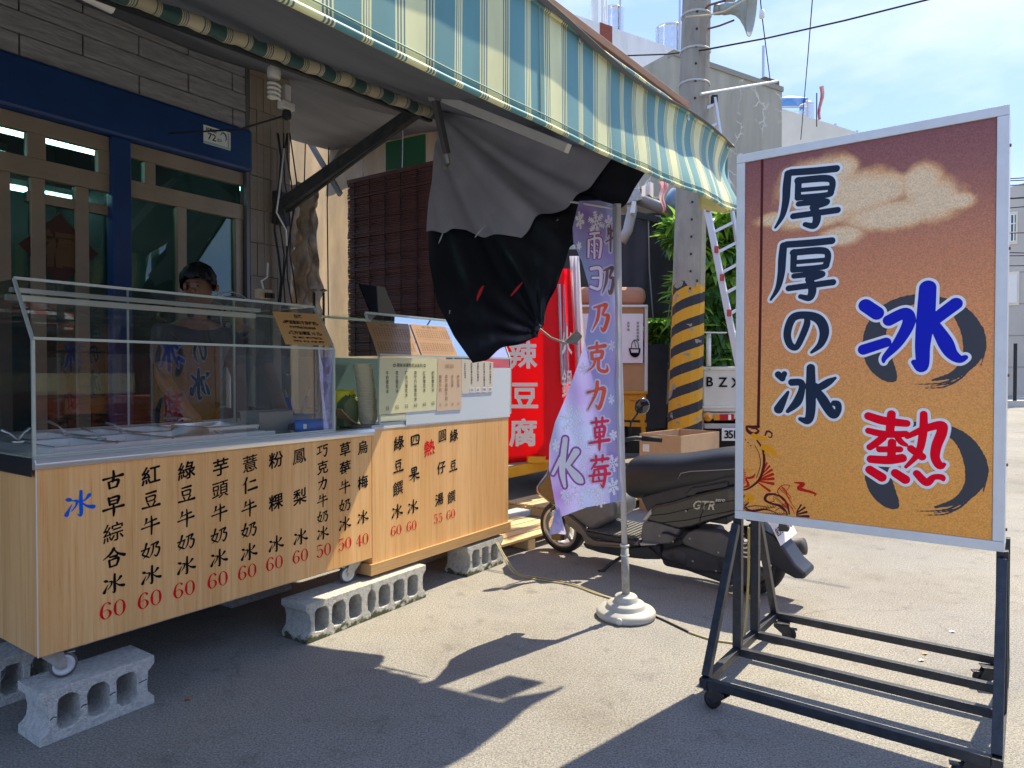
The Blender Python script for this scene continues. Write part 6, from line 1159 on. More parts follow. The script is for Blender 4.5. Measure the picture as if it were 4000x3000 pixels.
tbox('cart_bed', 2256, 2524, 1532, 1642, yel_f, 1.3); tbox('bed_rim', 2250, 2530, 1528, 1540, yel_f, .03, TY - .03); 
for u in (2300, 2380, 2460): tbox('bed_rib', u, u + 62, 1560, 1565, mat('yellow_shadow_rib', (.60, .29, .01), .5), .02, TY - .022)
MB().bar(tw_(2508, 1640), tw_(2515, 1700), .05, .05).build('leg', yel_f, ts); MB().bar(tw_(2260, 1650), tw_(2525, 1660), .04, .05).build('chassis', yel_f, ts)
MB().lathe([(.001, -.05), (.16, -.05), (.20, 0), (.16, .05), (.001, .05)], o=tw_(2430, 1700, TY + .3) , axis=(1, 0, 0), k=24).build('wheel', rubber, ts, smooth=True)
mb = MB()
for i, (s_, u) in enumerate((('好好吃的乾麵', 2492), ('古早味', 2455), ('燒燙燙', 2420))):
    for j, ch in enumerate(s_): g_, fn = ft(ch, u, 1262 + j * 13, 11, TY - .045, to, .01); put2d(mb, g_, fn)
mb.build('lettering', black_ink, ts)
lg_ = ink([[(2460, -1365, 6), (2466, -1385, 7), (2480, -1392, 8), (2494, -1385, 7), (2499, -1365, 6)], [(2458, -1362, 4), (2500, -1362, 4)], [(2470, -1384, 12), (2490, -1384, 12)], [(2466, -1358, 3), (2470, -1338, 3), (2480, -1328, 3), (2492, -1340, 3), (2494, -1358, 3)], [(2478, -1330, 2.5), (2484, -1356, 2.5)]], 1.2); m2 = MB(); put2d(m2, lg_, lambda a, c: aty(a, -c, TY - .045) - to); m2.build('bowl_emblem', black_ink, ts)
rd = ink([[(2420, -1340, 60), (2421, -1340, 60)]], 3); rd2 = ink([[(2428 + 0, -1320 - 0, 110), (2428, -1330, 110)]], 3); m2 = MB(); put2d(m2, rd2, lambda a, c: aty(2360 + (a - 2428) * .9, -c, TY - .042) - to); m2.build('red_disc', red_ink, ts)
# grey tarp stall, door panel, corrugated roof behind
gt = thing('grey_side_tarp', 'dark grey canvas hung under the neighbouring tin roof', 'tarp', None, aty(2530, 1400, 9.4)); go_ = Vector(gt.location)
def gtf(a, c): return aty(2395 + a * 255 - 10 * c, 842 + c * 400 - 16 * a * (1 - c), 9.4 + .05 * math.sin(a * 8 + c) + .02 * math.sin(a * 21)) - go_
MB().grid(gtf, 30, 14).build('canvas', mat('canvas_grey', (.055, .055, .062), .8, col2=(.045, .045, .05), scale=3), gt, smooth=True, solid=.004)
for u in (2533, 2632): MB().tube([aty(u, 860, 9.3) - go_, aty(u + 4, 1050, 9.3) - go_, aty(u + 18 if u < 2600 else u - 22, 1240, 9.3) - go_], .010, 6).build('rope', mat('rope_grey', (.3, .3, .3), .8), gt)
for u in (2484, 2558, 2640): MB().add([aty(u + x, 836 + y + (u - 2484) * .07, 9.32) - go_ for x, y in ((0, 0), (24, 1), (24, 12), (0, 11))], [(0, 1, 2, 3)]).build('striped_edge', mat('edge_cream', (.5, .44, .28), .7), gt, solid=.01)
card_box('metal_door', [(2526, 1345), (2612, 1345), (2600, 1672), (2524, 1672)], mat('door_slate', (.075, .08, .10), .5, col2=(.06, .065, .08), scale=5), None, .05, 9.0)
o = bpy.data.objects['metal_door']; o['label'] = 'slate grey metal door panel standing between the yellow cart and the striped pole'; o['category'] = 'door panel'
dkb = thing('neighbour_shed', 'dark open shed under a corrugated tin roof behind the food stalls', 'shed', None, (aty(2300, 1700, 11).x, 11, 0)); do = Vector(dkb.location)
MB().box(-2.6, 1.35, .2, .3, 0, 3.3).build('back_wall', mat('shed_dark', (.05, .048, .045), .8, col2=(.08, .075, .07), scale=2), dkb); MB().box(-2.6, -2.5, -2, .2, 0, 3.6).build('side_wall', MATS['shed_dark'], dkb)
tin = mat('tin_roof', (.48, .44, .33), .6, .2, col2=(.35, .28, .18), scale=3)
def tinf(a, c):
    p = aty(2380 + a * 385, 690 + a * 172, 9.2) - do + Vector((-.9 * c, 2.2 * c, .55 * c)); return p + Vector((0, 0, .035 * math.sin(a * 2 * math.pi * 10)))
MB().grid(tinf, 120, 6).build('tin_roof', tin, dkb, smooth=True, solid=.006)
MB().tube([aty(2475, 772, 9.0) - do, aty(2742, 872, 9.0) - do], .075, 18).build('roller_tube', mat('tube_grey', (.22, .22, .22), .5), dkb, smooth=True)
MB().tube([aty(2462, 770, 8.9) - do, aty(2470, 820, 8.9) - do, aty(2452, 900, 8.9) - do, aty(2428, 945, 8.9) - do], .065, 14).build('flexible_duct', mat('duct_grey', (.40, .39, .37), .6), dkb, smooth=True)
MB().bar(aty(2440, 775, 8.85) - do, aty(2500, 760, 8.85) - do, .12, .16).build('roller_bracket', zinc, dkb, bevel=.01); MB().bar(aty(2475, 790, 8.8) - do, aty(2470, 835, 8.8) - do, .05, .10).build('roller_bracket', white_p, dkb)
MB().bar(aty(2480, 838, 9.3) - do, aty(2760, 905, 9.3) - do, .05, .08).build('roof_beam', frame_m, dkb)
bl2 = aty(2680, 800, 8.9); t = thing('blue_barrel', 'blue plastic barrel lying on the tin roof edge behind the awning', 'barrel', None, bl2); MB().lathe([(.001, -.28), (.13, -.25), (.17, 0), (.14, .24), (.001, .28)], axis=(1, .2, -.35), k=24).build('body', mat('barrel_blue', (.10, .22, .36), .5, col2=(.3, .36, .4), scale=5), t, smooth=True)
pk = aty(2590, 745, 8.6); t = thing('pink_bag', 'pink and white plastic bag hanging under the awning edge', 'bag', None, pk)
MB().grid(lambda a, c: (.09 * (a - .5) * (1.3 - c) + .02 * math.sin(c * 9), .03 * math.sin(a * 9), .12 - .38 * c), 10, 12).build('bag', mat('bag_pink', (.78, .25, .28), .5, col2=(.75, .6, .6), scale=12, trans=.4), t, smooth=True); MB().grid(lambda a, c: (-.12 - .14 * a, .03 * math.sin(a * 7), .09 + .03 * math.sin(a * 5) - .18 * c * (1 - a * .3)), 10, 8).build('bag_tail', mat('bag_white', (.7, .66, .64), .5, trans=.4), t, smooth=True)
# concrete utility pole, striped at its foot
PY = 7.7; pbs = Vector(aty(2668, 1914, PY)); pbs.z = 0; pts_ = Vector(aty(2741, -700, PY + .05))
pole = thing('utility_pole', 'tall concrete utility pole with black and yellow stripes round its foot', 'pole', None, pbs)
pm = mat('pole_concrete', (.36, .33, .26), .85, col2=(.27, .25, .20), scale=4, stretch=(2, 2, .6), bump=.5, bscale=30)
n, L = N(pm); b = n['Principled BSDF']; base = b.inputs['Base Color'].links[0].from_socket; t = n.new('ShaderNodeTexCoord'); sx = n.new('ShaderNodeSeparateXYZ'); L(t.outputs['Object'], sx.inputs[0])
def mth(op, x, y=None, z_=None):
    k = n.new('ShaderNodeMath'); k.operation = op
    for i, q in enumerate((x, y, z_)):
        if q is None: continue
        if isinstance(q, (int, float)): k.inputs[i].default_value = q
        else: L(q, k.inputs[i])
    return k.outputs[0]
ang = mth('MULTIPLY', mth('ARCTAN2', sx.outputs[1], sx.outputs[0]), .060); st_ = mth('FRACT', mth('MULTIPLY', mth('SUBTRACT', sx.outputs[2], ang), 1 / .235))
st2 = mth('LESS_THAN', st_, .46); zn = n.new('ShaderNodeTexNoise'); zn.inputs['Scale'].default_value = 7; zn.inputs['Detail'].default_value = 6; L(t.outputs['Object'], zn.inputs[0])
cs = n.new('ShaderNodeMix'); cs.data_type = 'RGBA'; cs.inputs[6].default_value = (.66, .33, .02, 1); cs.inputs[7].default_value = (.03, .034, .042, 1); L(st2, cs.inputs[0])
top_ = mth('GREATER_THAN', sx.outputs[2], mth('MULTIPLY_ADD', zn.outputs[0], .5, 2.02)); wear = mth('MAXIMUM', top_, mth('MULTIPLY', mth('GREATER_THAN', zn.outputs[0], .62), mth('GREATER_THAN', sx.outputs[2], .1)))
m3 = n.new('ShaderNodeMix'); m3.data_type = 'RGBA'; L(wear, m3.inputs[0]); L(cs.outputs[2], m3.inputs[6]); L(base, m3.inputs[7]); L(m3.outputs[2], b.inputs['Base Color'])
pd = pts_ - pbs; MB().tube([pd * (k / 40) for k in range(41)], [.198 - .055 * k / 40 for k in range(41)], 12).build('shaft', pm, pole, bevel=.01)
stp = MB()
for k in range(26): z = k / 26; p = pd * (.30 + z * .66); stp.lathe([(.001, .006), (.013, .005), (.013, 0)], o=p + Vector((-.03, -(.198 - .055 * (.3 + z * .66)) + .004, 0)), axis=(0, -1, 0), k=8)
stp.build('step_holes', rubber, pole, kind='stuff')
for v in (60, 200, 330):
    z = aty(2730, v, PY).z / pd.z; rr2 = .198 - .055 * z + .004; MB().lathe([(rr2, -.012), (rr2 + .006, 0), (rr2, .012)], o=pd * z, axis=pd, k=20).build('strap', mat('strap_grey', (.5, .5, .46), .6), pole)
hs = Vector(aty(2850, 35, PY - .15)); hn = thing('loudspeaker_horn', 'grey green loudspeaker horn clamped to the utility pole', 'loudspeaker', None, hs); hx_ = Vector((.86, -.42, -.16)).normalized()
MB().lathe([(.001, -.10), (.05, -.10), (.06, -.05), (.055, .02), (.07, .07), (.11, .12), (.19, .18), (.275, .225), (.28, .235), (.27, .232), (.18, .19), (.10, .14), (.04, .08), (.001, .08)], axis=hx_, k=36).build('horn', mat('horn_grey', (.34, .38, .33), .55, col2=(.28, .31, .27), scale=5), hn, smooth=True)
MB().lathe([(.001, -.17), (.052, -.165), (.056, -.10), (.001, -.10)], axis=hx_, k=24).build('driver', mat('driver_grey', (.28, .29, .28), .5), hn, smooth=True); MB().bar((-.05, 0, .11), (.06, 0, .12), .06, .06).build('clamp_box', zinc, hn)
MB().tube([(-.02, 0, .1), (-.22, .02, .05), (-.3, .1, -.02)], .012, 6).build('bracket', rust, hn); MB().tube([(.05, 0, -.12), (-.1, .02, -.17), (-.3, .1, -.19)], .010, 6).build('bracket', rust, hn)
def wire(lab, pts, r=.006, m_=None):
    o0 = Vector(pts[0]); t = single(MB().tube([Vector(p) - o0 for p in pts], r, 6), 'overhead_wire', m_ or rubber, lab, 'wire', None, o0, smooth=True); t['group'] = 'overhead wires'; return t
wire('dark overhead wire crossing the sky from the pole to the upper right corner', [aty(2430, 218, 9), aty(2600, 212, 8.6), aty(2750, 195, PY - .25), aty(3000, 148, 7.4), aty(3300, 80, 7), aty(3650, -8, 6.6), aty(3900, -80, 6.3)], .009)
g1 = wire('thin guy wire with an insulator dropping onto the concrete building', [aty(2965, -60, 10), aty(2975, 50, 10.5), aty(2990, 170, 11), aty(3010, 325, 12.5)], .008)
wire('thin wire falling in front of the cream building', [aty(3178, -60, 10), aty(3155, 230, 12), aty(3128, 545, 15)], .008)
wire('pale cord looped round the pole to the loudspeaker', [aty(2680, 66, PY - .3), aty(2760, 60, PY - .25), aty(2830, 45, PY - .4), aty(2900, 5, PY - .5), aty(2960, -30, PY - .5)], .009, mat('cord_cream', (.6, .55, .4), .6))
t = thing('wire_insulator', 'small white porcelain insulator on the guy wire', 'insulator', None, aty(2976, 55, 10.4)); MB().lathe([(.001, .07), (.035, .055), (.04, .0), (.035, -.055), (.001, -.07)], k=16).build('body', white_p, t, smooth=True)
t = single(MB().tube([(0, 0, 0), Vector(aty(3035, 318, 8.3)) - Vector(aty(2738, 368, PY - .2))], .016, 8), 'spreader_rod', steel_d, 'thin steel rod sticking out from the pole toward the right', 'rod', None, aty(2738, 368, PY - .2))
# ladder
LY = 7.3; lad = thing('leaning_ladder', 'aluminium ladder leaning upright beside the utility pole', 'ladder', None, Vector((aty(2890, 1900, LY).x, LY, 0))); lo = Vector(lad.location)
def lp(u, v, y=LY): return aty(u, v, y) - lo
Lr = [(2685, 430), (2745, 795), (2770, 905), (2870, 1370), (2960, 1800)]; Rr = [(2790, 385), (2812, 520), (2845, 830), (2880, 1040), (3010, 1760)]
for P in (Lr, Rr):
    MB().bar(lp(*P[0], LY + .35), lp(*P[-1], LY - .3), .028, .07).build('side_rail', alu_l, lad, bevel=.003)
def on_r(P, q, y0=LY + .35, y1=LY - .3): return lp(P[0][0], P[0][1], y0) * (1 - q) + lp(P[-1][0], P[-1][1], y1) * q
for k in range(17): q = .018 + k * .0585; MB().bar(on_r(Lr, q), on_r(Rr, q), .032, .03).build('rung', alu_l, lad)
MB().box(-.03, .03, -.03, .03, -.05, .03).build('end_cap', rubber, lad).location = on_r(Rr, 0); 
for q in (.30, .42, .50, .60): o = MB().box(-.02, .02, -.045, -.02, -.03, .04).build('red_clip', mat('clip_red', (.45, .05, .04), .5), lad); o.location = on_r(Lr, q)
# white pickup truck
KY = 8.0; ko = Vector(aty(2900, 1900, KY)); ko.z = 0; tk = thing('white_pickup_truck', 'white pickup truck seen from behind, letters BZX painted on its tailgate', 'truck', None, ko)
trw = mat('truck_white', (.66, .65, .58), .4, col2=(.58, .56, .50), scale=3, coat=.2)
def kbx(nm, u0, u1, v0, v1, m_, dep, y=KY, bevel=.01):
    p, q = aty(u0, v1, y) - ko, aty(u1, v0, y) - ko; return MB().box(p.x, q.x, p.y, p.y + dep, p.z, q.z).build(nm, m_, tk, bevel=bevel)
kbx('tailgate', 2748, 3280, 1440, 1608, trw, .04); kbx('tailgate_rim', 2745, 3283, 1432, 1446, trw, .06, KY - .02); kbx('tailgate_rim', 2745, 3283, 1585, 1597, trw, .05, KY - .015); kbx('bed_side', 2748, 2756, 1440, 1608, trw, 2.4, KY + .05); kbx('bed_side', 3270, 3280, 1440, 1608, trw, 2.4, KY + .05); kbx('bed_floor', 2756, 3270, 1600, 1606, dkp, 2.4, KY + .05)
kbx('cab', 2790, 3330, 1190, 1560, trw, 1.4, KY + 2.8, .08); kbx('cab_window', 2880, 3240, 1220, 1330, dglass, .02, KY + 2.77)
kbx('lower_bar', 2752, 3276, 1612, 1636, trw, .05, KY + .02); kbx('bumper', 2752, 3276, 1655, 1675, mat('bumper_grey', (.4, .4, .38), .5), .08, KY - .02); kbx('under_body', 2770, 3260, 1676, 1830, rubber, 2.6, KY + .3)
kbx('lamp', 2790, 2812, 1618, 1642, mat('lamp_amber', (.7, .25, .02), .2, coat=.5), .03, KY - .01, .004); kbx('lamp', 2813, 2868, 1618, 1642, mat('lamp_red', (.5, .01, .01), .2), .03, KY - .01, .004); kbx('lamp', 2845, 2856, 1620, 1640, white_ink, .02, KY - .022, .002)
ic = aty(2768, 1628, KY - .06) - ko; MB().lathe([(.001, .02), (.05, .0), (.055, -.03)], o=ic, axis=(0, -1, 0), k=20).build('indicator', mat('lamp_orange2', (.78, .32, .03), .2, coat=.6), tk, smooth=True)
kbx('number_plate', 2820, 3000, 1672, 1722, white_ink, .012, KY - .05, .002)
for nm, ch, u, v, h in (('lettering', 'B', 2773, 1491, 52), ('lettering', 'Z', 2824, 1493, 52), ('lettering', 'X', 2876, 1495, 52), ('lettering', '-', 2920, 1495, 52), ('plate_lettering', '3', 2838, 1697, 44), ('plate_lettering', '5', 2855, 1697, 44), ('plate_lettering', '1', 2870, 1697, 44)):
    mb, fn = ft(ch, u, v, h, KY - (.012 if nm == 'lettering' else .062), ko, .02); m2 = MB(); put2d(m2, mb, fn); m2.build(nm, black_ink, tk)
MB().tube([aty(2768, 1430, KY) - ko, aty(2768, 1300, KY) - ko], .028, 12).build('rack_post', white_p, tk, smooth=True); MB().bar(aty(2700, 1298, KY) - ko, aty(2835, 1300, KY) - ko, .1, .012).build('rack_top', white_p, tk)
for x in (.25, 1.75): MB().lathe([(.001, -.09), (.25, -.09), (.29, -.04), (.29, .04), (.25, .09), (.001, .09)], o=(aty(2790, 1800, KY).x - ko.x + x * .82, .9, .29), axis=(1, 0, 0), k=28).build('wheel', rubber, tk, smooth=True)
MB().tube([aty(2740, 1500, KY - .05) - ko, aty(2728, 1600, KY - .1) - ko], .02, 8).build('latch_arm', white_p, tk)
# bundle of poles leaning by the striped pole
t = thing('leaning_pipes', 'bundle of thin grey pipes leaning between the pole and the truck', 'pipes', None, aty(2730, 1700, 8.3)); 
for k in range(5): MB().tube([aty(2700 + k * 9, 1760, 8.2) - Vector(t.location), aty(2735 + k * 5, 1460 + k * 18, 8.4) - Vector(t.location)], .012, 6).build('pipe', steel_d if k % 2 else alu, t)
# cardboard box
cb_ = atz(2497, 1992, 0); BXF = Frame(cb_.x, cb_.y, -44); cbx = thing('cardboard_box', 'tall open cardboard box standing behind the scooter seat', 'box', BXF)
bL, bW, bH = .72, .52, None; pz = BXF.py(2497, 1692, 0); bH = pz.z
pr = BXF.py(2660, 1715, 0); bL1 = pr.x
for (x0, x1, y0, y1) in ((0, bL1, 0, .006), (0, .006, .0065, .72), (bL1 - .006, bL1, .0065, .72), (0, bL1, .7205, .726)): MB().box(x0, x1, y0, y1, 0, bH + (.0 if y0 < .3 else .0)).build('side', card, cbx, bevel=.002)
MB().box(.01, bL1 - .01, .01, .71, .0, .01).build('bottom', card, cbx); MB().box(.04, .11, -.003, -.0005, bH - .17, bH - .10).build('label', white_ink, cbx)
mb = MB(); put2d(mb, text_mb('▲▲王', .07), lambda a, c: (bL1 + .001, .45 + a, bH - .24 + c)); mb.build('lettering', mat('print_red', (.5, .12, .06), .7), cbx)

# ---------------------------------------------------------------- buildings
conc = mat('wall_concrete_grey', (.44, .41, .32), .9, col2=(.33, .31, .24), scale=1.1, stretch=(2, 2, .35), bump=.4, bscale=10, detail=7)
def add_cracks(m, z0):
    n, L = N(m); b = n['Principled BSDF']; base = b.inputs['Base Color'].links[0].from_socket; t = n.new('ShaderNodeTexCoord')
    v = n.new('ShaderNodeTexVoronoi'); v.feature = 'DISTANCE_TO_EDGE'; v.inputs['Scale'].default_value = 3.2; zn = n.new('ShaderNodeTexNoise'); zn.inputs['Scale'].default_value = 4; L(t.outputs['Object'], zn.inputs[0])
    mi = n.new('ShaderNodeMix'); mi.data_type = 'RGBA'; mi.inputs[0].default_value = .25; L(t.outputs['Object'], mi.inputs[6]); L(zn.outputs['Color'], mi.inputs[7]); L(mi.outputs[2], v.inputs[0])
    r = n.new('ShaderNodeValToRGB'); r.color_ramp.elements[0].position = .015; r.color_ramp.elements[0].color = (1, 1, 1, 1); r.color_ramp.elements[1].position = .05; r.color_ramp.elements[1].color = (0, 0, 0, 1); L(v.outputs[0], r.inputs[0])
    z2 = n.new('ShaderNodeTexNoise'); z2.inputs['Scale'].default_value = .9; mp_ = n.new('ShaderNodeMapping'); mp_.inputs['Scale'].default_value = (1.4, 1, .5); L(t.outputs['Object'], mp_.inputs[0]); L(mp_.outputs[0], z2.inputs[0]); r2 = n.new('ShaderNodeValToRGB'); r2.color_ramp.elements[0].position = .50; r2.color_ramp.elements[1].position = .60; L(z2.outputs[0], r2.inputs[0])
    mu = n.new('ShaderNodeMath'); mu.operation = 'MULTIPLY'; L(r.outputs[0], mu.inputs[0]); L(r2.outputs[0], mu.inputs[1])
    mx = n.new('ShaderNodeMix'); mx.data_type = 'RGBA'; mx.inputs[7].default_value = (.70, .67, .56, 1); L(mu.outputs[0], mx.inputs[0]); L(base, mx.inputs[6]); L(mx.outputs[2], b.inputs['Base Color'])
add_cracks(conc, 0)
BD = Vector((.85, .53, 0)); BA = math.degrees(math.atan2(.53, .85))
def building(nm, lab, u, v, Y, L0, L1, depth, m_):
    p = aty(u, v, Y); fr = Frame(p.x, p.y, BA); t = thing(nm, lab, 'building', fr); MB().box(-L0, L1, 0, depth, 0, p.z).build('wall', m_, t); return t, fr, p.z
t, fr, H_ = building('concrete_building', 'old grey concrete building with pale cracks behind the utility pole', 3055, 342, 16, 3.45, 0, 8, conc)
MB().box(-3.46, .02, -.03, .15, H_ - .10, H_ + .01).build('parapet', mat('parapet', (.30, .28, .22), .9), t)
a = fr.py(2790, 870, 0); b_ = fr.py(2833, 960, 0); MB().box(a.x - 1.2, b_.x, -.02, -.005, b_.z - .6, a.z).build('window', mat('window_dark', (.03, .10, .09), .2), t); MB().box(a.x - 1.2, b_.x + .12, -.25, -.02, a.z, a.z + .10).build('window_hood', conc, t); MB().box(b_.x, b_.x + .05, -.06, -.0205, b_.z - .6, a.z).build('window_frame', alu, t)
MB().tube([(-.28, .3, H_), (-.28, .3, H_ + 1.0)], .03, 8).build('roof_rod', steel_d, t); MB().box(-.6, -.1, .0, .3, H_ + .03, H_ + .12).build('roof_bracket', rust, t)
wh = mat('wall_white_worn', (.80, .80, .78), .85, col2=(.66, .67, .66), scale=1.2, stretch=(2, 2, .4), detail=7)
t2, fr2, H2 = building('white_building', 'white walled building with steel water tanks on its roof behind the awning', 2640, 192, 19, 3.6, .6, 8, wh)
a = fr2.py(2385, 84, 0); MB().box(a.x - .35, a.x + .05, -.01, .4, H2 - .9, H2 + .02).build('brick_pier', mat('brick_red', (.30, .08, .05), .9, col2=(.2, .06, .04), scale=30), t2)
def tank(lab, u0, u1, v0, v1, Y, pipe=True):
    p, q = aty(u0, v1, Y), aty(u1, v0, Y); r = (q.x - p.x) / 2; h = q.z - p.z; t = thing('water_tank', lab, 'water tank', None, ((p.x + q.x) / 2, Y, p.z - 1.0), 0, 'steel water tanks on the roofs')
    pr_ = [(r, 0)] + [(r + (.012 if k % 3 == 0 else 0), (h + 1) * k / 18) for k in range(1, 18)] + [(r, h + .97), (r * 1.03, h + .98), (r * 1.03, h + 1.02), (r * .5, h + 1.12), (.001, h + 1.15)]
    MB().lathe(pr_, k=36).build('drum', steel, t, smooth=True); 
    if pipe: MB().tube([(r * .5, -r, 0), (r * .5, -r - .02, h + 1.6)], .03, 8).build('pipe', steel_d, t)
    MB().box(-r, r, -r, r, -2.2, 0).build('plinth', wh, t)
tank('steel water tank at the far left of the white roof', 2347, 2438, 45, 110, 20); tank('steel water tank right on the white roof beside the pole', 2562, 2668, 115, 190, 19.5)
mb = MB(); 
t = single(MB().lathe([(.10, 0), (.10, 2.6)], k=12).lathe([(.05, 0), (.05, 3.3)], o=(.2, 0, 0), k=8).lathe([(.03, 0), (.03, 4.0)], o=(.32, .1, 0), k=8), 'roof_pipes', white_p, 'white vertical vent pipes left of the roof tanks', 'pipes', None, aty(2322, 165, 18), smooth=True)
crm = mat('wall_cream', (.78, .72, .58), .85, col2=(.70, .65, .53), scale=.8, detail=6)
t3, fr3, H3 = building('cream_building', 'cream walled building with a blue roof canopy and a tank behind the sign', 3058, 425, 24, 3.0, 11, 9, crm)
tank('small distant steel tank on the cream roof', 3122, 3178, 410, 455, 26, False)
bc = aty(3085, 400, 26); t = thing('roof_canopy', 'bright blue canopy on thin legs on the cream roof', 'canopy', None, (bc.x, 26, bc.z - .5)); MB().add([(-.5, -.4, .5), (.5, -.4, .5), (.6, .5, .5), (-.4, .5, .5), (0, 0, .75)], [(0, 1, 4), (1, 2, 4), (2, 3, 4), (3, 0, 4)]).build('cover', mat('canopy_blue', (.02, .18, .62), .5), t, solid=.02)
for x, y in ((-.5, -.4), (.5, -.4), (.55, .45), (-.4, .45)): MB().tube([(x, y, -.5), (x, y, .5)], .02, 6).build('leg', steel_d, t)
for z in (0, .2): MB().tube([(-.5, -.4, z), (.5, -.4, z)], .012, 6).build('rail', steel_d, t)
fl = aty(3190, 440, 25); t = thing('roof_flag', 'small red flag on a pole beside the roof tank', 'flag', None, fl); MB().tube([(0, 0, -.5), (0, 0, .7)], .02, 6).build('pole', rubber, t); MB().grid(lambda a, c: (.08 + .14 * a * (1 - c * .5) + .05 * math.sin(c * 6), .05 * math.sin(a * 5), .95 - 1.2 * c), 6, 10).build('cloth', mat('flag_red', (.6, .04, .05), .6, col2=(.6, .4, .3), scale=3), t)
for k, u in enumerate((3263, 3348)):
    p = fr3.py(u, 470, .5); t = single(MB().tube([(0, 0, 0), (0, 0, .35)], .05, 8), 'roof_stub', steel_d, ('short post stub on the cream roof, nearer the tank', 'short post stub on the cream roof, nearest the sign')[k], 'post', fr3, (p.x, .5, H3))
# house at the right edge
hp0 = aty(3900, 1500, 40); HF = Frame(hp0.x, 40, -38); hs_ = thing('corner_house', 'pale two storey house with white windows at the right picture edge', 'house', HF)
def hb(nm, u0, u1, v0, v1, y0, y1, m_):
    a, b_ = HF.py(u0, v1, 0), HF.py(u1, v0, 0); MB().box(a.x, b_.x, y0, y1, a.z, b_.z).build(nm, m_, hs_)
a = HF.py(3930, 700, 0); hwall = mat('house_wall', (.50, .47, .42), .85, col2=(.46, .43, .39), scale=.6)
MB().box(-14, 22, 0, 12, 0, 9.2).build('wall', hwall, hs_)
MB().prism([(-14, 9.2), (22, 9.2), (4, 12.6)], 0, 12).build('gable', hwall, hs_)
for k, z in enumerate((1.6, 3.4, 5.2, 7.0)): MB().box(-14, 22, -.02, -.002, z, z + .04).build('wall_joint', mat('joint_grey', (.25, .24, .22), .9), hs_)
for (u0, u1, v0, v1) in ((3940, 3968, 838, 945), (3936, 3974, 1072, 1182)):
    hb('window_surround', u0 - 8, u1 + 8, v0 - 12, v1 + 12, -.06, -.003, crm); hb('window', u0, u1, v0, v1, -.08, -.061, dglass if v0 < 900 else alu); 
    a, b_ = HF.py(u0, v1, 0), HF.py(u1, v0, 0)
    for k in range(8 if v0 > 900 else 2): x = a.x + (b_.x - a.x) * (k + .5) / (8 if v0 > 900 else 2); MB().box(x - .03, x + .03, -.12, -.09, a.z, b_.z).build('window_bar', white_p, hs_)
    for q in (.0, .33, .66, 1): MB().box(a.x, b_.x, -.14, -.121, a.z + (b_.z - a.z) * q - .03, a.z + (b_.z - a.z) * q + .03).build('window_bar', white_p, hs_)
for k, (v0, v1) in enumerate(((703, 690), (710, 700), (728, 718), (780, 768), (820, 800), (912, 908), (985, 990), (1000, 998), (1040, 1036))):
    wire(('highest','second','third','fourth','fifth','sixth','seventh','eighth','lowest')[k] + ' of the thin wires in front of the corner house', [aty(3860, v0, 30), aty(4080, v1, 28)], .022 if k != 3 else .035)
p = aty(3965, 1480, 26); p.z = 0; t = thing('street_post', 'thin dark post standing by the road at the right edge', 'post', None, p); MB().tube([(0, 0, 0), (0, 0, 2.4)], .06, 8).build('shaft', rubber, t); MB().box(-.5, .7, -.1, .3, 0, .25).build('foot', zinc, t)
# ---------------------------------------------------------------- foliage
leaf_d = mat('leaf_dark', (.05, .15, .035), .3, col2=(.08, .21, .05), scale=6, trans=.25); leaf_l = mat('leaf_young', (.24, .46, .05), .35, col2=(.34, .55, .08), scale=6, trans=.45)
bark = mat('bark', (.12, .09, .06), .9, col2=(.08, .06, .045), scale=12, bump=.6)
def leaf_geo(L_, w_, droop, rs_): # folded lance leaf along +x
    return [(0, 0, 0), (L_ * .35, w_, .0 - droop * .15), (L_ * .35, -w_, -droop * .15), (L_ * .4, 0, -.02 - droop * .15), (L_ * .75, w_ * .7, -droop * .5), (L_ * .75, -w_ * .7, -droop * .5), (L_ * .75, 0, -.015 - droop * .5), (L_, 0, -droop)], [(0, 3, 1), (0, 2, 3), (1, 3, 6, 4), (3, 2, 5, 6), (4, 6, 7), (6, 5, 7)]
def whorl(mb, c, out, n_, L_, w_):
    out = Vector(out).normalized(); 
    for k in range(n_):
        a = 2 * math.pi * k / n_ + rng.rand() * .6; side = out.orthogonal().normalized(); side = Matrix.Rotation(a, 3, out) @ side; d = (side * (1 + rng.rand() * .4) + out * (.25 + rng.rand() * .5) + Vector((0, 0, -.45))).normalized()
        l = L_ * (.7 + rng.rand() * .6); v, f = leaf_geo(l, w_ * (.8 + .4 * rng.rand()), l * (.2 + rng.rand() * .35), 0); y = Vector((0, 0, 1)).cross(d); y = y.normalized() if y.length > .01 else Vector((1, 0, 0)); z = d.cross(y)
        mb.add([c + d * p[0] + y * p[1] + z * p[2] for p in v], f)
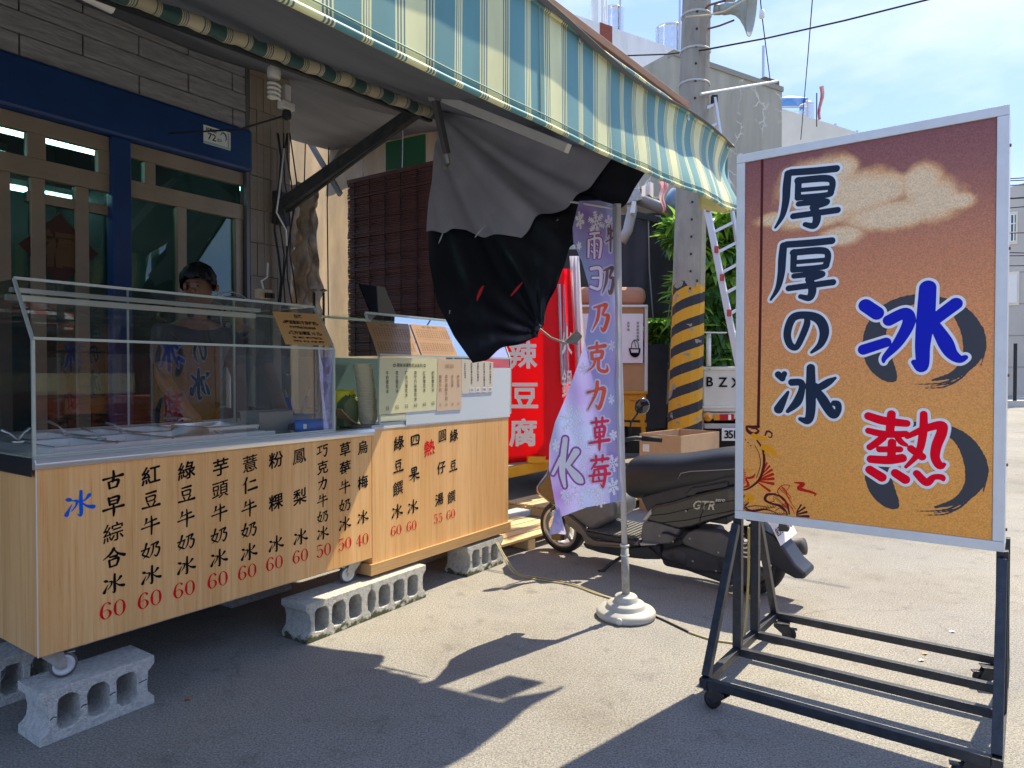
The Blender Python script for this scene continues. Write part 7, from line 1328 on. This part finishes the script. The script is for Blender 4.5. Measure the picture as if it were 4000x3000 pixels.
def tree(nm, lab, region, Y, depth, n_, L_, w_, catg='tree', nlead=110, young=.35, trunk=None):
    cx = sum(r[0] for r in region) / len(region); t = thing(nm, lab, catg, None, Vector((aty(cx, 1700, Y).x, Y, 0))); o = Vector(t.location); D_, Y_ = MB(), MB(); lead = 0; br_ = MB(); cs = []
    for i in range(n_):
        r = region[rng.randint(len(region))]; a = rng.rand() * 2 * math.pi; q = math.sqrt(rng.rand()); y = Y + (rng.rand() - .35) * depth
        c = aty(r[0] + math.cos(a) * r[2] * q, r[1] + math.sin(a) * r[3] * q, y) - o
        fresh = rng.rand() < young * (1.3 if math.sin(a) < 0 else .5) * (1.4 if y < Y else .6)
        out = Vector((rng.randn() * .7, -1 + rng.randn() * .5, .3 + rng.randn() * .5))
        if i < nlead and y < Y + .2:
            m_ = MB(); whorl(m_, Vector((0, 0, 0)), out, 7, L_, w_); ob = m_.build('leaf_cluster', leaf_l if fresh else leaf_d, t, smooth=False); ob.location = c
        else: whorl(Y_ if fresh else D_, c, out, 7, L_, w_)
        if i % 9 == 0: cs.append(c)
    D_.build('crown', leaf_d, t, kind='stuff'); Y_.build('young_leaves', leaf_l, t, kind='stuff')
    b0 = Vector(trunk or (0, depth * .2, 0))
    for c in cs[:26]: br_.tube([b0 + Vector((0, 0, max(.3, c.z * .4))), (b0 + c) / 2 + Vector((0, 0, c.z * .3)), c], [.03, .018, .006], 5)
    br_.build('branches', bark, t, kind='stuff'); MB().tube([b0, b0 + Vector((.05, 0, .8)), b0 + Vector((0, 0, 1.8))], [.10, .08, .05], 10).build('trunk', bark, t, smooth=True)
tree('mango_tree', 'leafy green tree with drooping leaves behind the ladder and pole', [(2690, 930, 75, 60), (2790, 900, 80, 75), (2860, 960, 60, 90), (2770, 1050, 60, 90), (2840, 1120, 60, 110), (2760, 1210, 70, 80), (2700, 1230, 60, 50), (2840, 1300, 60, 110), (2700, 1130, 60, 60), (2720, 1400, 30, 50), (2880, 860, 40, 60), (2740, 1460, 40, 70), (2830, 1420, 60, 60), (2660, 900, 50, 50), (2735, 1290, 40, 60)], 8.55, 1.0, 640, .25, .046, young=.45)
tree('low_shrub', 'low green shrub seen between the yellow cart and the striped pole', [(2565, 1290, 48, 42), (2540, 1330, 30, 40), (2600, 1270, 30, 30)], 10.2, .8, 120, .2, .03, 'shrub', 40, .2)
MB().box(-6, 4, 0, .3, 0, 3.2).build('garden_wall', mat('garden_wall', (.16, .15, .13), .9, col2=(.1, .1, .08), scale=2), None).location = (aty(2800, 1700, 12).x, 12, 0)
o = bpy.data.objects['garden_wall']; o['label'] = 'dark plaster garden wall behind the mango tree'; o['category'] = 'wall'
# ---------------------------------------------------------------- the man at work
head = C.py(752, 1132, 1.12); px = head.x; hz = head.z
man = thing('person', 'man with short black hair and a dark grey shirt working behind the glass case', 'person', C, (px, 1.12, .15))
skin_m = mat('skin', (.30, .16, .10), .55, col2=(.25, .13, .08), scale=8); shirt_m = mat('shirt_slate', (.075, .085, .11), .85, col2=(.06, .07, .09), scale=5); hair_m = mat('hair_black', (.006, .006, .007), .5, bump=.6, bscale=60, stretch=(1, 1, 1)); trou = mat('trousers', (.03, .03, .04), .85)
def skin_body(nm, V, E_, rad, m_, parent, root=0, lv=2):
    me = bpy.data.meshes.new(nm); me.from_pydata(V, E_, []); o = bpy.data.objects.new(nm, me); COL.objects.link(o); o.parent = parent; md = o.modifiers.new('k', 'SKIN'); md.use_smooth_shade = True
    sv = me.skin_vertices[0].data
    for i, r in enumerate(rad): sv[i].radius = (r, r) if not isinstance(r, tuple) else r; sv[i].use_root = i == root
    s_ = o.modifiers.new('s', 'SUBSURF'); s_.levels = s_.render_levels = lv
    bpy.context.view_layer.update(); ev = o.evaluated_get(bpy.context.evaluated_depsgraph_get()); m2 = bpy.data.meshes.new_from_object(ev); m2.materials.clear(); m2.materials.append(m_)
    for p in m2.polygons: p.use_smooth = True; p.material_index = 0
    o.modifiers.clear(); o.data = m2; return o
hz0 = hz - .15; nk = hz0 - .17; sh = nk - .08
V = [(0, 0, .86), (0, .0, 1.02), (0, -.03, sh - .14), (0, -.04, sh), (0, -.055, nk), (-.01, -.08, nk + .07), (-.02, -.10, hz0), (-.02, -.09, hz0 + .07),
     (-.19, -.04, sh - .02), (-.25, -.12, sh - .27), (-.20, -.30, sh - .46), (-.19, -.37, sh - .50), (.19, -.04, sh - .02), (.24, -.10, sh - .28), (.14, -.28, sh - .48), (.11, -.36, sh - .52),
     (-.10, 0, .82), (-.11, -.01, .46), (-.11, .02, .07), (-.11, -.13, .03), (.10, 0, .82), (.11, -.01, .46), (.11, .02, .07), (.11, -.13, .03)]
E_ = [(0, 1), (1, 2), (2, 3), (3, 4), (4, 5), (5, 6), (6, 7), (3, 8), (8, 9), (9, 10), (10, 11), (3, 12), (12, 13), (13, 14), (14, 15), (0, 16), (16, 17), (17, 18), (18, 19), (0, 20), (20, 21), (21, 22), (22, 23)]
rad = [.13, .125, .14, .11, .052, .058, .088, .075, .055, .045, .035, .030, .055, .045, .035, .030, .085, .055, .04, .03, .085, .055, .04, .03]
body = skin_body('body', V, E_, rad, skin_m, man)
skin_body('shirt', [V[i] for i in (0, 1, 2, 3)] + [(V[8][0], V[8][1], V[8][2]), tuple(Vector(V[8]).lerp(Vector(V[9]), .75)), V[12], tuple(Vector(V[12]).lerp(Vector(V[13]), .75))], [(0, 1), (1, 2), (2, 3), (3, 4), (4, 5), (3, 6), (6, 7)], [.155, .15, .165, .13, .085, .072, .085, .072], shirt_m, man)
skin_body('trousers', [V[0], V[16], V[17], V[18], V[20], V[21], V[22]], [(0, 1), (1, 2), (2, 3), (0, 4), (4, 5), (5, 6)], [.15, .10, .075, .065, .10, .075, .065], trou, man)
hc = Vector((-.02, -.095, hz0 + .03)); dirf = Vector((-.75, -.55, -.30)).normalized()
def hair_fn(a, c):
    th = a * 2 * math.pi; ph = c * (1.95 - .58 * max(0, math.cos(th - math.atan2(-.62, -.78))) ** .6 + .06 * math.sin(th * 9)); d = Vector((math.sin(ph) * math.cos(th), math.sin(ph) * math.sin(th), math.cos(ph))); cut = max(0, d.dot(Vector((-.5, -.85, -.1)))); r_ = .099 + .004 * math.sin(th * 23 + ph * 9) + .003 * math.sin(th * 41) - .012 * max(0, ph - 1.2); return hc + Vector((d.x * r_, d.y * (r_ + .012), d.z * (r_ + .02))) + d * .002 * math.sin(th * 17)
MB().grid(hair_fn, 48, 18).build('hair', hair_m, man, smooth=True)
MB().lathe([(.001, .03), (.012, .02), (.014, 0)], o=hc + Vector((-.072, -.055, -.05)), axis=dirf, k=10).build('nose', skin_m, man, smooth=True)
fx_ = Vector((-.80, -.60, 0)).normalized(); sx3 = Vector((.60, -.80, 0)).normalized()
for k in (-1, 1):
    MB().lathe([(.001, .003), (.005, .002), (.007, 0)], o=hc + fx_ * .080 + sx3 * k * .03 + Vector((0, 0, -.025)), axis=fx_, k=10).build('eye', mat('eye_dark', (.05, .03, .025), .6), man, smooth=True); MB().bar(hc + fx_ * .087 + sx3 * k * .015 + Vector((0, 0, -.005)), hc + fx_ * .083 + sx3 * k * .045 + Vector((0, 0, -.007)), .004, .004).build('eyebrow', mat('brow', (.08, .05, .035), .8), man)
MB().bar(hc + fx_ * .083 - sx3 * .02 + Vector((0, 0, -.085)), hc + fx_ * .083 + sx3 * .02 + Vector((0, 0, -.085)), .006, .008).build('mouth', mat('lips', (.20, .10, .07), .6), man)
for x, y in ((-.085, -.04), (.06, -.12)): MB().lathe([(.001, .012), (.018, .01), (.024, -.004)], o=hc + Vector((x * 1.0, y + .03, -.03)), axis=(x, y + .09, 0), k=12).build('ear', skin_m, man, smooth=True)
for sx_, hp_ in ((-1, V[11]), (1, V[15])):      # hands: palm, four curled fingers, thumb
    w0 = Vector(hp_); fd = Vector((-.15 * sx_ * 0 - .0, -.75, -.65)).normalized(); sd3 = Vector((1, 0, 0)); hv, he, hr = [tuple(w0 + fd * -.01), tuple(w0 + fd * .045), tuple(w0 + fd * .075)], [(0, 1), (1, 2)], [(.026, .018), (.036, .016), (.036, .014)]
    hand = skin_body('hand', hv, he, [.024, .028, .026], skin_m, man, lv=1)
    for k in range(4):
        b0 = w0 + fd * .075 + sd3 * (k - 1.5) * .019; cur = Vector((0, .1, -1)); ln = (.024, .028, .026, .020)[k]; skin_body('finger', [tuple(b0), tuple(b0 + fd * ln), tuple(b0 + fd * ln * 1.6 + cur * ln * .6), tuple(b0 + fd * ln * 1.8 + cur * ln * 1.3)], [(0, 1), (1, 2), (2, 3)], [.0095, .009, .0085, .007], skin_m, hand, lv=1)
    b0 = w0 + fd * .03 - sd3 * sx_ * .026; skin_body('thumb', [tuple(b0), tuple(b0 + fd * .02 - sd3 * sx_ * .018), tuple(b0 + fd * .045 - sd3 * sx_ * .016)], [(0, 1), (1, 2)], [.012, .010, .009], skin_m, hand, lv=1)
# fan behind him
fc = C.py(902, 1253, 1.30); fan = thing('standing_fan', 'standing fan with a pale green hub and wire guard beside the man', 'fan', C, (fc.x, 1.30, .15)); fz = fc.z - .15
cg = MB()
for k in range(44): a = k * 2 * math.pi / 44; cg.tube([(.04 * math.cos(a), -.07, fz + .04 * math.sin(a)), (.12 * math.cos(a + .1), -.075, fz + .12 * math.sin(a + .1)), (.185 * math.cos(a + .15), -.01, fz + .185 * math.sin(a + .15))], .0013, 4)
cg.build('guard', mat('guard_wire', (.4, .42, .4), .4, .5), fan, kind='stuff'); 
for r_ in (.185, .12): MB().tube([(r_ * math.cos(k * .2618), -.01 if r_ > .15 else -.076, fz + r_ * math.sin(k * .2618)) for k in range(25)], .004, 6).build('guard_ring', MATS['guard_wire'], fan, smooth=True)
MB().lathe([(.001, -.03), (.042, -.02), (.045, .0), (.04, .02)], o=(0, -.06, fz), axis=(0, 1, 0), k=24).build('hub', mat('hub_green', (.42, .45, .22), .4), fan, smooth=True)
for k in range(4):
    a = k * math.pi / 2; MB().grid(lambda q, s_, a=a: ((.03 + .13 * q) * math.cos(a + (s_ - .5) * .9), -.03 + .03 * (s_ - .5), fz + (.03 + .13 * q) * math.sin(a + (s_ - .5) * .9)), 5, 5).build('blade', mat('blade_grey', (.12, .14, .15), .3), fan, smooth=True)
MB().tube([(0, .03, fz), (0, .03, .05)], .015, 10).build('stem', white_p, fan); MB().lathe([(.001, .05), (.03, .05), (.16, .02), (.17, 0), (.001, 0)], o=(0, .03, 0), k=28).build('base', white_p, fan, smooth=True)
# ---------------------------------------------------------------- stall across the street (seen in the glass)
op = thing('opposite_stall', 'red and white awning stall with orange counter across the street, mirrored in the glass', 'food stall', C, (.92, -6.2, .05))
def rw(a, c): x = -.4 + a * 3.8; return (x, .0 - c * .03 if False else -.9 * (1 - c) + .02 * math.sin(x * 9) * c, 2.28 - .36 * c ** 1.3)
rwm = bpy.data.materials.new('red_white_stripes'); rwm.use_nodes = True; n, L = N(rwm); t = n.new('ShaderNodeTexCoord'); sx = n.new('ShaderNodeSeparateXYZ'); L(t.outputs['Object'], sx.inputs[0])
m1_ = n.new('ShaderNodeMath'); m1_.operation = 'MULTIPLY'; m1_.inputs[1].default_value = 3.6; m2_ = n.new('ShaderNodeMath'); m2_.operation = 'FRACT'; m3_ = n.new('ShaderNodeMath'); m3_.operation = 'GREATER_THAN'; m3_.inputs[1].default_value = .5; mi = n.new('ShaderNodeMix'); mi.data_type = 'RGBA'
mi.inputs[6].default_value = (.75, .04, .08, 1); mi.inputs[7].default_value = (.8, .8, .8, 1); L(sx.outputs[0], m1_.inputs[0]); L(m1_.outputs[0], m2_.inputs[0]); L(m2_.outputs[0], m3_.inputs[0]); L(m3_.outputs[0], mi.inputs[0]); L(mi.outputs[2], n['Principled BSDF'].inputs['Base Color'])
MB().grid(rw, 40, 8).build('awning', rwm, op, smooth=True, solid=.01)
for x in (-.35, 3.35): MB().tube([(x, -.1, 0), (x, -.1, 2.0)], .025, 8).build('post', steel_d, op)
MB().box(0, 3.1, -.7, -.1, 0, .95).build('counter', mat('counter_orange', (.50, .10, .02), .5, col2=(.35, .05, .02), scale=3), op); MB().box(-.4, 3.4, -1.2, -1.1, 0, 2.0).build('back_wall', mat('stall_back', (.16, .035, .03), .7, col2=(.10, .03, .03), scale=3), op)
MB().box(.9, 2.6, -.098, -.09, 1.0, 1.25).build('menu_strip', mat('menu_yellow', (.75, .68, .25), .6, col2=(.7, .5, .3), scale=14), op)
mb = MB(); put2d(mb, text_mb('日式喫茶\n冰淇淋', .22), lambda a, c: (1.9 - a * -1, -.089, .55 + c)); mb.build('lettering', black_ink, op)
ow = thing('opposite_building', 'long dark building across the street, outside the picture, added to darken reflections', 'building', C, (0, -8.6, 0)); MB().box(-9, 11, -4, 0, 0, 3.0).build('wall', mat('opp_wall', (.16, .10, .09), .85, col2=(.24, .15, .12), scale=1.2), ow)  # unseen building added to darken reflections in the glass, kept low for skylight
for x in (-7, -4.5, -2, .8, 3.6, 6.2, 8.6): MB().box(x, x + 1.9, 0, .03, .1, 2.5).build('shutter', mat('shutter_grey', (.08, .09, .11), .5, col2=(.12, .12, .13), scale=6), ow)
MB().box(-9, 11, 0.002, .8, 2.85, 2.93).build('canopy', mat('opp_canopy', (.25, .25, .26), .7), ow)
# ---------------------------------------------------------------- cables and litter on the ground
def gc(lab, px__, m_, r=.005, z=.006):
    o0 = Vector(atz(*px__[0], z)); P = [Vector((*atz(u, v, z)[:2], z)) for u, v in px__]; pts = [Vector(q) for q in spline([tuple(p) for p in P], 6)]; single(MB().tube([p - o0 for p in pts], r, 6), 'ground_cable', m_, lab, 'cable', None, o0, smooth=True)
cy = mat('cable_yellow', (.46, .40, .22), .6); cd = mat('cable_black', (.03, .03, .03), .6)
for k in range(2):
    a0 = C.w(*C.py(1938 + 6 * k, 2120, -.02)); o0 = a0; seq = [a0, C.w(*C.py(1975 + 8 * k, 2190, -.14)), Vector(atz(2010 + 14 * k, 2240, .008)), Vector(atz(2090, 2262 - 8 * k, .006)), Vector(atz(2230, 2285 - 6 * k, .006)), Vector(atz(2330, 2320 - 4 * k, .006)), Vector(atz(2415, 2345, .006))]
    single(MB().tube([Vector(q) - o0 for q in spline([tuple(p) for p in seq], 7)], .0045, 6), 'ground_cable', cy, ('outer yellowish cable looping down from the second cart to the flag stand', 'inner yellowish cable looping down from the second cart to the flag stand')[k], 'cable', None, o0, smooth=True)
gc('dark cable running from the flag stand toward the wheeled sign', [(2548, 2402), (2600, 2425), (2690, 2468)], cd); gc('yellow cable end lying at the foot of the wheeled sign', [(2690, 2469), (2780, 2498), (2868, 2512), (2900, 2522)], cy)
for k, (u, v, c_, lab) in enumerate(((735, 2735, (.42, .20, .06), 'small orange brown leaf on the shaded asphalt by the nearest block'), (3718, 2470, (.7, .7, .7), 'small white paper scrap between the rails of the sign stand'), (3612, 2556, (.5, .32, .16), 'tan leaf scrap under the sign stand'), (3598, 2582, (.5, .5, .5), 'grey paper scrap under the sign stand'))):
    single(MB().add([(-.014, -.008, .003), (.0, -.012, .009), (.016, .0, .004), (.004, .011, .008), (-.010, .008, .004)], [(0, 1, 3, 4), (1, 2, 3)]), 'litter_scrap', mat('scrap_%s' % 'abcd'[k], c_, .8), lab, 'litter', None, atz(u, v, 0))
peb = MB()
for k in range(420):
    u, v = rng.rand() * 4000, 1950 + rng.rand() * 1050; p = atz(u, v, 0); s_ = .0015 + rng.rand() ** 3 * .004
    if C.l(p).y > -.1 and C.l(p).x < 3: continue
    peb.add([p + Vector((-s_, -s_, 0)), p + Vector((s_, -s_ * .7, 0)), p + Vector((s_ * .8, s_, 0)), p + Vector((-s_ * .6, s_, 0)), p + Vector((0, 0, s_ * .9))], [(0, 1, 4), (1, 2, 4), (2, 3, 4), (3, 0, 4)])
struct(peb.build('loose_grit', mat('grit', (.40, .38, .34), .9, col2=(.2, .19, .18), scale=3)), 'stuff')
